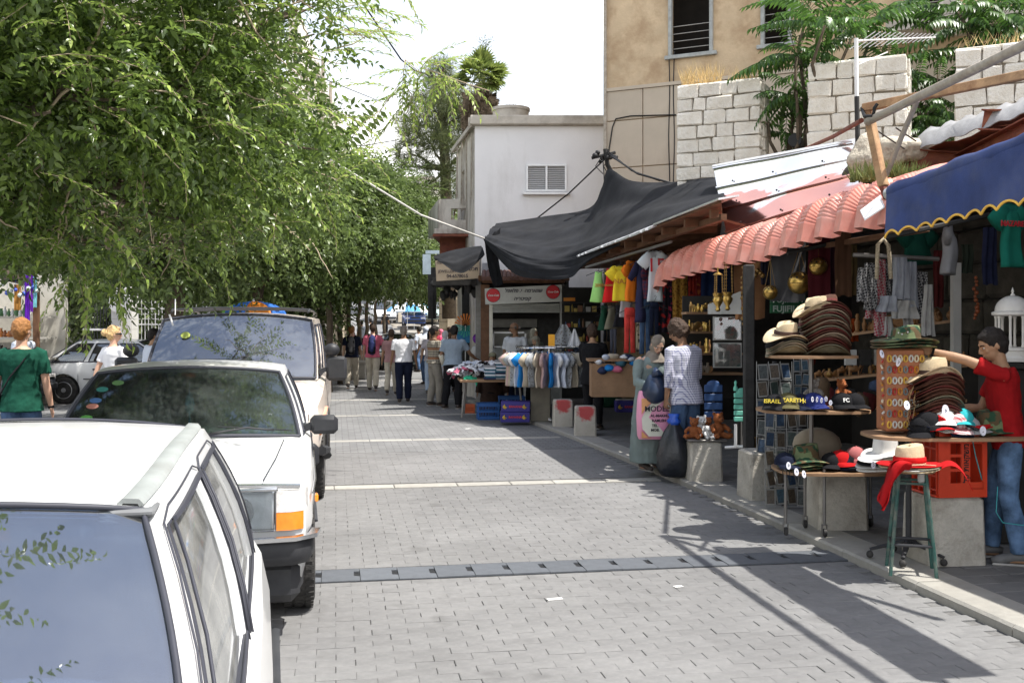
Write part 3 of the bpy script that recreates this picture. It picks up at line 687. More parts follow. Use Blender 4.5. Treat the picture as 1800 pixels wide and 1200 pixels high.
def cloth(rowsctl,nu,nv,amp,fr,seed,closeu=False):
 """rowsctl: list of control polylines (world points); interpolated both ways with folds"""
 def samp(pl,u):
  x=u*(len(pl)-1);i=min(int(x),len(pl)-2);f=x-i;a=pl[max(i-1,0)];b=pl[i];c=pl[i+1];d=pl[min(i+2,len(pl)-1)]
  return .5*((2*b)+(c-a)*f+(2*a-5*b+4*c-d)*f*f+(3*b-a-3*c+d)*f**3)
 out=[]
 cols=[[samp(r,j/nu)for r in rowsctl]for j in range(nu+1)]
 for i in range(nv+1):
  v=i/nv;r=[]
  for j in range(nu+1):
   p=samp(cols[j],v);u=j/nu
   w_=math.sin(v*fr+3*math.sin(u*4+seed)+seed)*.6+math.sin(v*fr*2.3+u*9+seed*2)*.3+math.sin(u*17+v*5)*.25
   e=min(1,4*v*(1-v)+.15);r.append(p+Vector((0,-.5,.8))*w_*amp*e)
  out.append(r)
 return out
nt_=thing('shade_net','large black shade net draped over the shop roofs and up to a cable post','shade net',PY(1070,300,18.5))
r0=[PY(872,393,22),PY(960,380,21.2),PY(1035,366,20.2),PY(1058,330,19.6),PY(1070,298,19.0),PY(1110,318,18),PY(1180,320,16.8),PY(1252,312,14.6),PY(1262,318,14.4)]
r1=[PY(862,405,21),PY(950,410,19.8),PY(1025,400,19),PY(1052,378,18.6),PY(1075,362,18),PY(1130,352,16.6),PY(1190,345,15.2),PY(1255,332,13.6),PY(1268,335,13.4)]
r2=[PY(855,415,20),PY(930,432,18.7),PY(1000,435,18),PY(1040,420,17),PY(1080,404,16.2),PY(1130,388,14.8),PY(1190,370,13.2),PY(1262,345,12.6),PY(1272,348,12.5)]
r3=[PY(850,421,19.6),PY(905,447,18.2),PY(960,458,17.6),PY(1010,452,17.1),PY(1060,434,15.8),PY(1110,414,14.2),PY(1180,386,12.4),PY(1258,357,11.1),PY(1272,353,11)]
mb=MB();mb.sheet(cloth([r0,r1,r2,r3],90,40,.045,14,1.),.004);mb.build('net',m_net,nt_,world=True,smooth=180)
f0=[PY(850,420,19.55),PY(905,446,18.15),PY(960,457,17.55),PY(1012,452,17.05),PY(1060,434,15.75),PY(1090,424,14.9)]
f1=[PY(851,422,19.5),PY(905,462,18.),PY(955,474,17.45),PY(1010,470,17.0),PY(1050,446,15.9),PY(1090,427,14.9)]
f2=[PY(852,424,19.5),PY(900,478,18.1),PY(950,490,17.5),PY(1003,488,17.0),PY(1030,460,16.4),PY(1090,430,14.9)]
mb=MB();mb.sheet(cloth([f0,f1,f2],50,22,.03,16,2.),.004);mb.build('hanging_flap',m_net,nt_,world=True,smooth=180)
k0=[PY(852,424,20.2),PY(858,470,20.3),PY(868,505,20.3)];k1=[PY(880,400,20.4),PY(876,450,20.4),PY(885,500,20.4)]
mb=MB();mb.sheet(cloth([k0,k1],10,10,.03,16,2.),.004);mb.build('hanging_corner',m_net,nt_,world=True,smooth=180)
sn=thing('shade_net','small black shade net sagging in front of the jewellery sign','shade net',PY(805,460,20.7))
a0_=[PY(762,450,20.4),PY(800,439,20.8),PY(846,432,21)];a1_=[PY(763,453,20.35),PY(802,450,20.6),PY(850,440,20.8)];a2_=[PY(764,455,20.3),PY(805,466,20.5),PY(852,448,20.7)];a3_=[PY(768,457,20.3),PY(812,480,20.5),PY(848,452,20.7)]
mb=MB();mb.sheet(cloth([a0_,a1_,a2_,a3_],24,20,.03,12,3.),.004);mb.build('net',m_net,sn,world=True,smooth=180)
m_rope=M('rope',(.62,.60,.56),.8,var=.1)
def cable(pts,r,mat,label,cat='cable',nm='cable',group=None,sag=0.,n=10):
 if len(pts)==2:a,b=pts;pts=[a.lerp(b,i/n)-Vector((0,0,sag*4*(i/n)*(1-i/n)))for i in range(n+1)]
 mb=MB();mb.tube(pts,r,6);return solo(mb,nm,mat,label,cat,group,origin=pts[0],smooth=180)
cable([PY(560,268,17),PY(740,378,18.5),PY(851,419,19.55)],.018,m_rope,'pale rope tying the black net to the street trees','rope','rope')
cable([PY(620,-20,14),PY(662,42,15),PY(705,105,16),PY(730,125,17),PY(860,160,24)],.012,m_black,'black overhead cable curving across the open sky','cable')
cable([PY(480,108,20),PY(560,135,24),PY(672,180,40)],.014,m_black,'thin cable strung from the white block to the pine','cable')
cable([PY(590,254,30),PY(640,256,34),PY(700,246,45)],.02,m_black,'lowest thin cable across the sky beside the leaning poles','cable')
cable([PY(1063,280,20),PY(1000,340,21),PY(945,383,21.8)],.016,m_black,'black cable slanting down across the white building','cable')
cable([PY(1068,270,20),PY(1120,305,18.5),PY(1180,322,17.5)],.02,m_black,'black cable drooping from the pole top to the net','cable')
cable([PY(1068,265,20),PY(1110,300,19),PY(1160,318,18.2)],.014,m_black,'second black cable drooping beside the thick one','cable')
pl_=thing('cable_pole','blackened cable pole with tangled insulators at the corner of the tan building','pole',PY(1068,340,20))
mb=MB();mb.tube([PY(1064,262,20),PY(1068,290,20),PY(1084,320,20)],.045,8);mb.build('pole',m_pillar,pl_,world=True)
mb=MB();mb.tube([PY(1040,278,20),PY(1082,268,20)],.03,6);mb.build('crossarm',m_pillar,pl_,world=True)
for k in range(9):mb=MB();mb.ball(PY(1046+k*4.5,272+U(-6,14),20+U(-.1,.1)),U(.03,.06),8);mb.build('insulator',m_black,pl_,world=True)
for k in range(7):
 mb=MB();x,y=U(1050,1075),U(262,280);mb.tube([PY(x,y,19.9),PY(x+U(-14,4),y+U(10,25),19.9),PY(x+U(-8,14),y+U(25,50),19.95)],.01,5);mb.build('loose_wire',m_black,pl_,world=True)
lp=thing('leaning_pole','long thin pole leaning against the sky beside the white apartment block','pole',PY(612,268,33),0,'pair of leaning poles')
mb=MB();mb.tube([PY(535,88,33),PY(575,180,33),PY(613,270,33)],.05,6);mb.build('pole',m_pipe,lp,world=True)
for x,y in((552,130),(577,185),(602,250)):mb=MB();mb.ball(PY(x,y,32.95),.09,6);mb.build('clamp',m_pillar,lp,world=True)
mb=MB();mb.tube([PY(528,90,33.3),PY(568,185,33.3),PY(600,262,33.3)],.035,6);solo(mb,'leaning_pole',m_pipe,'thinner of the two leaning poles, behind the clamped one','pole','pair of leaning poles')
m_blue=M('blue_canvas',(.035,.062,.20),.6,var=.3,sc=3,spec=.35,bump=.2,bs=120,dirt=.5,dirtc=(.12,.13,.17),trans=.12)
m_yel=M('yellow_edging',(.85,.50,.08),.6,var=.1)
ba=thing('blue_awning','rolled blue canvas awning with a scalloped valance edged in yellow','awning',ST(5.5,4.0,2.6))
a=PT(1570,338,4.0);b=PT(1800,252,4.0);e=a+(b-a)*2.1;Lb=(e-a).length;dv=(e-a).normalized()
mb=MB();pts=[a+dv*Lb*i/30+Vector((0,0,.006*math.sin(i*.9)))for i in range(31)];mb.tube(pts,[.058+.006*math.sin(i*1.7)for i in range(31)],14);mb.build('rolled_canvas',m_blue,ba,world=True,smooth=60)
mb=MB();mb.tube([a-dv*.06,a+dv*.02],.048,14);mb.build('end_cap',M('metal_cap',(.5,.5,.5),.4,.6),ba,world=True)
NB=260;bot=[];rows=[[],[],[],[],[],[]]
for j in range(NB+1):
 x=Lb*j/NB;ph=(x/.185)%1.;sc=.045*(1-abs(math.sin(math.pi*ph))**.7);base=a+dv*x;hgt=.27+.045*min(1,x/1.6)
 for i in range(6):
  v=i/5;rows[i].append(base+Vector((-.052-.012*math.sin(x*4+v*2)*v-.01*math.sin(x*11)*v,-.01,-.02-(hgt+sc)*v)))
 bot.append(rows[5][-1])
mb=MB();mb.sheet(rows,.002);mb.build('valance',m_blue,ba,world=True,smooth=180)
mb=MB();mb.tube([p+Vector((-.002,-.003,0))for p in bot],.0085,5);mb.build('edging',m_yel,ba,world=True,smooth=180)
Rn=Vector((CA,SA,0));mb=MB();mb.sheet([[a+dv*Lb*i/20+Rn*x+Vector((0,0,.03-.10*x-.05*math.sin(x*8)))for x in(0,.1,.22,.36)]for i in range(21)],.003);mb.build('canopy_fabric',m_blue,ba,world=True,smooth=180)
mb=MB();mb.cbox(PT(1566,352,3.98),(.03,.05,.13),.004);mb.build('bracket',m_blue,ba,world=True)
def beam(name,label,cat,p,q,w_,h_,mat,world_up=(0,0,1),group=None):
 p,q=Vector(p),Vector(q);d=(q-p);L_=d.length;d.normalize();x=Vector(world_up).cross(d).normalized();z=d.cross(x);R_=Matrix((x,d,z)).transposed();mb=MB();mb.cbox((p+q)/2,(w_,L_,h_),min(w_,h_)*.12,rot=R_);return solo(mb,name,mat,label,cat,group,origin=p)
p0,p1=PT(1525,214,3.95),PT(1800,80,3.95);cable([p0,p0+(p1-p0)*2.2],.034,m_pipe,'weathered grey pipe rising over the stall from the rusty post','pipe','pipe')
p0,p1=PT(1518,190,3.97),PT(1800,132,4.38)
fb=thing('rusty_frame','rusty steel awning frame post and arm above the blue awning','steel frame',p0)
def fbeam(nm,p,q,w_,h_,mat):
 p,q=Vector(p),Vector(q);d=(q-p);L_=d.length;d.normalize();x=Vector((0,0,1)).cross(d).normalized();z=d.cross(x);mb=MB();mb.cbox((p+q)/2,(w_,L_,h_),min(w_,h_)*.12,rot=Matrix((x,d,z)).transposed());return mb.build(nm,mat,fb,world=True)
fbeam('arm',p0,p0+(p1-p0)*2.,.05,.062,m_rustpost)
fbeam('post',PT(1524,186,3.99),PT(1553,328,4.06),.075,.06,m_rustpost)
fbeam('post_foot',PT(1552,325,4.06),PT(1561,350,4.08),.07,.04,m_rust)
mb=MB();mb.tube([PT(1515,190,3.96),PT(1520,205,3.93),PT(1535,204,3.93),PT(1537,190,3.93),PT(1542,183,3.95)],.014,6);mb.build('wire_lashing',m_black,fb,world=True)
mb=MB();mb.tube([PT(1613,176,4.06),PT(1585,240,4.12),PT(1558,308,4.15)],.02,8);mb.build('brace',m_pipe,fb,world=True)
mb=MB();mb.tube([PT(1514,212,4),PY(1465,240,10.4),PY(1415,262,12.8)],.022,6);mb.build('stay',m_rust,fb,world=True)
for x0_,y0_,x1_,y1_ in((1530,222,1590,262),(1575,225,1610,248),(1540,228,1548,350)):
 mb=MB();mb.tube([PT(x0_,y0_,4.2),PT(x1_,y1_,4.5)],.006,5);mb.build('wire',m_pillar,fb,world=True)
an=thing('tv_aerial','white mast with a spiky television aerial in front of the stone pier','aerial',PY(1508,265,9.6))
mb=MB();mb.tube([PY(1505,68,9.6),PY(1506,175,9.6)],.02,8);mb.build('mast',M('white_mast',(.75,.75,.73),.5),an,world=True)
mb=MB();mb.tube([PY(1506,170,9.6),PY(1508,262,9.6)],.024,8);mb.build('mast_foot',m_pillar,an,world=True)
mb=MB();A0,A1=PY(1502,72,9.6),PY(1644,66,12.2);mb.tube([A0,A1],.009,6);mb.build('boom',m_alu,an,world=True)
for k in range(15):
 c=A0.lerp(A1,.08+k*.062);l=.17-.006*k;mb=MB();q_=Vector((.75,-.4,.5)).normalized();mb.tube([c-q_*l*.8,c+q_*l*.8],.0045,5);mb.build('element',m_alu,an,world=True)
mb=MB();mb.tube([PY(1506,115,9.6),PY(1560,92,10.6)],.006,5);mb.build('boom_stay',m_alu,an,world=True)
def ibeam(label,p,q,h_=.2,wf=.14):
 p,q=Vector(p),Vector(q);d=(q-p);L_=d.length;d.normalize();x=Vector((0,0,1)).cross(d).normalized();z=d.cross(x);R_=Matrix((x,d,z)).transposed()
 t=thing('steel_beam',label,'steel beam',p,0,'red steel beams over the near roof')
 for nm,dz,w_,hh in(('web',0,.012,h_-.02),('flange',h_/2-.006,wf,.012),('flange',-h_/2+.006,wf,.012)):
  mb=MB();mb.box((p+q)/2+z*dz,(w_,L_,hh),rot=R_);mb.build(nm,m_rust,t,world=True,smooth=0)
ibeam('lower red steel beam lying just above the blue roll',PT(1572,277,5.2),PT(1790,292,5.9),.17)
ibeam('upper red steel beam ending beside the grey tarpaulin',PT(1728,212,5.3),PT(1980,216,5.9),.17)
ibeam('red steel beam sloping in under the upper one',PT(1690,285,5.6),PT(1900,180,5.2),.14)
mb=MB();R_=[]
for i in range(13):
 u=i/12;R_.append([PT(1632+u*300,262-u*95,5.35).lerp(PT(1700+u*300,284-u*60,6.1),v)+Vector((0,0,.02*math.sin(i*1.9+v*3)))for v in(0,.3,.6,1)])
mb.sheet(R_,.006);solo(mb,'roof_sheet',m_rust,'buckled rusty red roof sheet between the steel beams','roof sheet')
m_tarp=M('grey_tarp',(.36,.36,.36),.55,var=.15,sc=6,bump=.3,dirt=.4)
mb=MB();R_=[]
for i in range(31):
 u=i/30;R_.append([PT(1620+u*260,256-u*88,5.3)+Vector((0,0,-.03+.012*math.sin(i*1.3))),PT(1615+u*260,242-u*84,5.35)+Vector((0,0,.012*math.sin(i*.9))),PT(1628+u*265,230-u*84,5.6)+Vector((0,0,.02*math.sin(i*1.7)))])
mb.sheet(R_,.01);solo(mb,'tarpaulin',m_tarp,'crumpled grey tarpaulin folded along the roof above the red beams','tarpaulin',smooth=180)
m_sack=M('dusty_sack',(.50,.45,.36),.8,var=.3,sc=12,bump=2.5,bs=25)
def blob(c,r,seed,n=18,amp=.18):
 mb=MB();mb.ball((0,0,0),1,n);v=[]
 for p in mb.v:
  x,y,z=p;k=1+amp*(math.sin(x*3.1+seed)+math.sin(y*4.3+seed*2)+math.sin(z*3.7+seed*3))*.5;v.append((c[0]+x*k*r[0],c[1]+y*k*r[1],c[2]+z*k*r[2]))
 mb.v=v;return mb
solo(blob(PT(1522,275,4.9),(.17,.16,.17),1.,18,.3),'sack',m_sack,'bulging dusty sack at the corner of the shiny roof panel','sack',smooth=180)
solo(blob(PT(1565,268,5.1),(.2,.16,.12),2.,18,.3),'sack',m_sack,'flat pale sack behind the rusty post','sack',smooth=180)
solo(blob(PT(1605,262,5.3),(.22,.16,.10),4.,18,.3),'sack',m_sack,'pale sack next to the grey tarpaulin end','sack',smooth=180)
solo(blob(PT(1520,305,5.0),(.2,.2,.16),5.),'rubble_stone',m_darkstone,'dark rubble stone under the dusty sack','stone',smooth=180)
mb=tuft((0,0,0),500,.22,(.3,.12),1,m_leafd,.006);mb.xf(Matrix.Translation(PT(1560,318,4.75)));o=mb.build('roof_weeds',M('weed_green',(.16,.19,.06),.7,var=.4,sc=9,trans=.3),smooth=0);tag(o,'scrubby green weeds growing on the roof by the rusty post','weeds',kind='stuff')
def at(px,py,Y):return PY(px,py,Y)
YF=21.3;sxp=YF/F_
fs=thing('snack_shop','snack shop with a rolled shutter and brown posts below the white building','shop',at(920,700,YF+.2))
def fk(mb,nm,mats,**k):return mb.build(nm,mats,fs,world=True,**k)
def rect(mb,x0,y0,x1,y1,Y,dep,m=0):
 a_,b_=at(x0,y1,Y),at(x1,y0,Y);return mb.box(((a_.x+b_.x)/2,Y+dep/2,(a_.z+b_.z)/2),(abs(b_.x-a_.x),dep,abs(b_.z-a_.z)),m=m)
m_tilewall=M('grimy_tile',(.40,.39,.35),.5,var=.12,dirt=.5)
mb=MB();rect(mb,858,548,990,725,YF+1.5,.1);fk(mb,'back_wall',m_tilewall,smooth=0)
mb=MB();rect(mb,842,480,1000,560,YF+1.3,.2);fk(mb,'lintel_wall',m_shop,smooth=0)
mb=MB();mb.box(at(920,492,YF+.9),(1.9,1.8,.1));fk(mb,'canopy',m_brown,smooth=0)
for x0_,x1_,mt in((845,860,m_brown),(985,992,m_greyboard)):mb=MB();rect(mb,x0_,500,x1_,722,YF+.1,.25);fk(mb,'post',mt,smooth=0)
mb=MB();rect(mb,860,533,866,722,YF+.1,.1);fk(mb,'shutter_rail',M('cream_metal',(.6,.58,.5),.5,.2),smooth=0)
for k in range(5):mb=MB();a_=at(866,534.5+k*3.3,YF);b_=at(984,534.5+k*3.3,YF);mb.tube([a_+Vector((0,.12,0)),b_+Vector((0,.12,0))],.019,8);fk(mb,'shutter_slat',M('shutter_metal',(.5,.5,.46),.4,.3))
mb=MB();rect(mb,862,575,985,579,YF+1.35,.12);fk(mb,'shelf',m_pillar,smooth=0)
mb=MB()
for r_ in((866,583,925,586),(866,608,925,611),(866,583,869,720),(922,583,925,720)):rect(mb,*r_,YF+.5,.05)
fk(mb,'counter_frame',m_alu,smooth=0)
mb=MB();rect(mb,868,612,985,720,YF+.6,.5);fk(mb,'counter',M('counter',(.35,.36,.35),.4,.3),smooth=0)
mb=MB();rect(mb,945,560,985,612,YF+1.,.4);fk(mb,'grill_hood',m_pillar,smooth=0)
m_roofrow=M('clay_tile',(.22,.12,.10),.8,var=.3,sc=14,bump=.4,obr=.35)
for k in range(19):
 mb=MB();x=850+k*7.4;p=at(x,487,YF-.05);mb.tube([p+Vector((0,.5,.14)),p+Vector((0,-.04,-.03))],.048,8);fk(mb,'roof_tile',m_roofrow)
mb=MB();rect(mb,848,493,992,497,YF+.02,.3);fk(mb,'fascia',m_brown,smooth=0)
sg=thing('snack_shop_sign','long cream sign with two red round drink logos and dark Hebrew lettering','sign',at(919,517,YF))
m_sign=M('sign_cream',(.60,.60,.55),.5,var=.05,dirt=.2);m_signred=M('sign_red',(.62,.02,.03),.4,var=.1);m_wl=M('white_letter',(.8,.8,.78),.5,var=.02);m_ink=M('sign_ink',(.03,.03,.05),.6)
mb=MB();A_,B_,C_,D_=at(852,507,YF),at(988,500,YF),at(988,530,YF),at(853,535,YF);mb.prism([A_,B_,C_,D_],(0,.08,0));mb.build('sign_board',m_sign,sg,world=True,smooth=0)
FR=rot_to((0,-1,0))
for px,py in((867,519),(972,513)):
 mb=MB();mb.lathe([(.14,0),(.14,.012),(.002,.014)],n=28,rot=FR);mb.xf(Matrix.Translation(at(px,py,YF-.002)));d_=mb.build('round_logo',m_signred,sg,world=True)
 mb=MB();mb.lathe([(.147,0),(.147,.006),(.002,.006)],n=28,rot=FR);mb.xf(Matrix.Translation(at(px,py,YF-.001)));mb.build('logo_rim',m_ink,sg,world=True)
 lettering('Coca-Cola',.052,m_wl,sg,at(px,py,YF-.02),FR,world=True,shear=.35,bold=.0015,name='logo_lettering')
lettering('\u05e9\u05d5\u05d5\u05d0\u05e8\u05de\u05d4  \u05d9. \u05e4\u05dc\u05d0\u05e4\u05dc'[::-1],.10,m_ink,sg,at(920,511,YF-.006),FR,world=True,shear=.2,name='lettering',bold=.002)
lettering('\u05e7\u05e4\u05d9\u05d8\u05e8\u05d9\u05d4'[::-1],.10,m_ink,sg,at(918,525,YF-.006),FR,world=True,shear=.2,name='lettering',bold=.002)
jk=thing('jewellery_kiosk','narrow jewellery kiosk with a dark cluttered awning and grey post','kiosk',at(800,690,22.5))
def jb(mb,nm,mats,**k):return mb.build(nm,mats,jk,world=True,**k)
mb=MB();rect(mb,836,440,846,712,22.,.22);jb(mb,'post',M('grey_post',(.30,.29,.27),.7,var=.2,dirt=.5),smooth=0)
mb=MB();mb.box(at(803,497,22.6),(.95,1.6,.16));jb(mb,'canopy',m_pillar,smooth=0)
mb=MB();rect(mb,812,500,836,650,24.5,.3);jb(mb,'side_wall',m_shop,smooth=0)
for k in range(16):mb=blob(at(U(758,835),U(498,522),U(22,23)),(U(.03,.09),.06,U(.06,.16)),k);o=jb(mb,'hanging_ware',m_pillar,smooth=180)
mb=MB();rect(mb,752,470,766,560,23.5,.2);rect(mb,758,515,761,600,23.4,.05);jb(mb,'side_post',m_pillar,smooth=0)
js=thing('jewellery_sign','tan hanging sign reading JEWELLERY with a telephone number','sign',at(805,470,21.6))
mb=MB();A_=[at(765,455,21.7),at(842,450,21.4),at(842,489,21.4),at(767,494,21.7)];mb.prism(A_,(.01,.05,0));mb.build('sign_board',M('sign_tan',(.55,.43,.30),.6,var=.06),js,world=True,smooth=0)
nv=(A_[1]-A_[0]).cross(A_[3]-A_[0]).normalized();nv=-nv if nv.y>0 else nv;JR=rot_to(nv)
def on_sign(u,v):return A_[0].lerp(A_[1],u).lerp(A_[3].lerp(A_[2],u),v)+nv*.006
lettering('JEWELLERY',.085,m_ink,js,on_sign(.27,.60),JR,world=True)
lettering('\u05ea\u05db\u05e9\u05d9\u05d8\u05d9\u05dd'[::-1],.11,m_ink,js,on_sign(.77,.56),JR,world=True,bold=.001)
lettering('04-6578015',.10,m_ink,js,on_sign(.5,.84),JR,world=True,bold=.0015)
lettering('FEL',.08,m_ink,js,on_sign(.09,.2),JR,world=True)
mb=MB();rect(mb,743,447,757,482,22.6,.05);rect(mb,748,440,772,446,22.6,.05);solo(mb,'small_sign',M('pale_blue_sign',(.38,.46,.52),.5),'small pale blue blank sign beside the jewellery sign','sign',smooth=0)
mb=MB();rect(mb,847,462,872,487,21.8,.04);w_=solo(mb,'notice_board',M('notice_grey',(.5,.52,.55),.5),'pale grey notice panel at the white building corner','sign',smooth=0)
cs=thing('drinks_shelf','dim shelving with bottles and packets right of the snack sign','shelves',at(1018,640,20.8))
for y in(531,548,575,600,622):mb=MB();rect(mb,990,y,1052,y+2,20.6,.4);mb.build('shelf',m_pillar,cs,world=True,smooth=0)
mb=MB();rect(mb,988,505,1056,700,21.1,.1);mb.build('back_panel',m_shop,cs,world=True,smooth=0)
mb=MB();rect(mb,991,523,1011,529,20.55,.03);solo(mb,'price_board',M('orange_board',(.75,.26,.03),.6),'small orange board over the dim drinks shelves','sign',smooth=0)
pk=[M('pack_%s'%n,c,.5)for n,c in(('white',(.4,.4,.38)),('brown',(.2,.1,.05)),('red',(.35,.05,.04)),('blue',(.07,.12,.25)),('yellow',(.45,.33,.08)))]
for i,y in enumerate((548,575,600,622)):
 x=993
 while x<1048:
  wd=rnd.choice((3,4,6,8));mb=MB();hgt=U(8,15)
  if wd<5:p=at(x+wd/2,y,20.8);r=wd*.0115/2*1.;mb.lathe([(r,0),(r,hgt*.0075),(r*.4,hgt*.0095),(r*.4,hgt*.0115)],p,8);nm='bottle'
  else:rect(mb,x,y-hgt*.8,x+wd,y-.2,20.7,.1);nm='packet'
  solo(mb,nm,rnd.choice(pk),'drink bottle on the dim shelves past the snack sign' if nm=='bottle' else'food packet on the dim shelves past the snack sign',nm,nm+'s on the dim shelves',smooth=40);x+=wd+U(.5,3)
  #  CARS
m_carw=M('white_paint',(.80,.80,.79),.32,var=.02,sc=1.5,coat=.6,spec=.5)
m_carc=M('champagne_paint',(.72,.63,.55),.35,var=.03,sc=1.5,coat=.6)
m_tyre=M('tyre',(.035,.034,.033),.85,var=.25,sc=20,bump=.4,bs=90,dirt=.5,dirtc=(.12,.11,.1))
m_trim=M('black_trim',(.025,.026,.030),.5,var=.15,sc=8,dirt=.3,dirtc=(.08,.08,.08))
m_rub=M('rubber_seal',(.04,.042,.055),.55,var=.1)
m_chrome=M('chrome',(.75,.76,.78),.18,1.,var=.05)
m_rim=M('wheel_rim',(.45,.45,.46),.4,.6,var=.15,dirt=.4)
m_seat=M('seat_cloth',(.36,.39,.41),.9,var=.2,sc=20,bump=.5,bs=200)
m_seatb=M('seat_beige',(.30,.28,.24),.9,var=.15)
m_dash=M('dash_plastic',(.17,.175,.18),.7,var=.2)
m_lamp=glassmat('lamp_glass',(.85,.88,.9),.10,.05,.04)
m_amber=M('amber_lens',(.95,.28,.02),.15,var=.12,sc=30,spec=.7,coat=.5)
m_clear=M('clear_lens',(.75,.72,.70),.15,var=.2,sc=40,spec=.7,coat=.5)
m_redl=M('red_lens',(.5,.02,.02),.2,var=.1,coat=.5)
m_refl=M('lamp_reflector',(.62,.63,.64),.3,.2,var=.25,sc=9)
g_near=glassmat('dusty_windscreen',(.60,.68,.74),.30,.015,.03)
g_side=glassmat('dusty_side_glass',(.42,.44,.42),.14,.05,.30)
g_mid=glassmat('green_windscreen',(.80,.88,.84),.0,.015,.02)
g_clr=glassmat('clear_side_glass',(.75,.82,.78),.06,.02,.05)
g_van=glassmat('blue_windscreen',(.30,.44,.58),.20,.02,.08)
g_car=glassmat('car_glass',(.32,.38,.38),.12,.02,.06)
def wheel(parent,c,r=.31,w=.19,side=1,spokes=10):
 mb=MB();R_=Matrix.Rotation(math.pi/2,3,'Y')
 pr=[(r*.62,-w/2+.01),(r*.86,-w/2),(r*.955,-w/2+.012),(r,-w/2+.035),(r,w/2-.035),(r*.955,w/2-.012),(r*.86,w/2),(r*.62,w/2-.01)]
 mb.lathe(pr,c,32,rot=R_)
 t=mb.build('wheel',m_tyre,parent)
 rm=MB();s=side
 rm.lathe([(r*.63,-.03),(r*.63,w/2*.9),(r*.58,w/2*.92),(r*.55,w/2*.7),(r*.2,w/2*.75),(r*.16,w/2*.95),(.002,w/2*.95)],c,32,rot=Matrix.Rotation(math.pi/2*s,3,'Y'))
 rm.build('rim',m_rim,t)
 hb=MB()
 for k in range(spokes):
  a=2*math.pi*k/spokes;hb.ball((c[0]+s*(w/2*.70),c[1]+math.cos(a)*r*.4,c[2]+math.sin(a)*r*.4),(.012,r*.09,r*.09),8)
 hb.build('wheel_hole',m_black,t)
 tr=MB()
 for k in range(44):
  a=2*math.pi*k/44
  for dx in(-.33,.0,.33):
   cc=(c[0]+dx*w,c[1]+math.cos(a+dx*.15)*(r+.0005),c[2]+math.sin(a+dx*.15)*(r+.0005))
   tr.box(cc,(w*.25,.026,.007),rot=Matrix.Rotation(a-math.pi/2,3,'X'))
 o=tr.build('tread',m_tyre,t,smooth=0)
 return t
def boolean_cut(o,cutters):
 for c in cutters:
  md=o.modifiers.new('cut','BOOLEAN');md.object=c;md.operation='DIFFERENCE';md.solver='EXACT'
 dg=bpy.context.evaluated_depsgraph_get();dg.update();me=bpy.data.meshes.new_from_object(o.evaluated_get(dg));o.modifiers.clear();o.data=me
 me.set_sharp_from_angle(angle=rad(35))
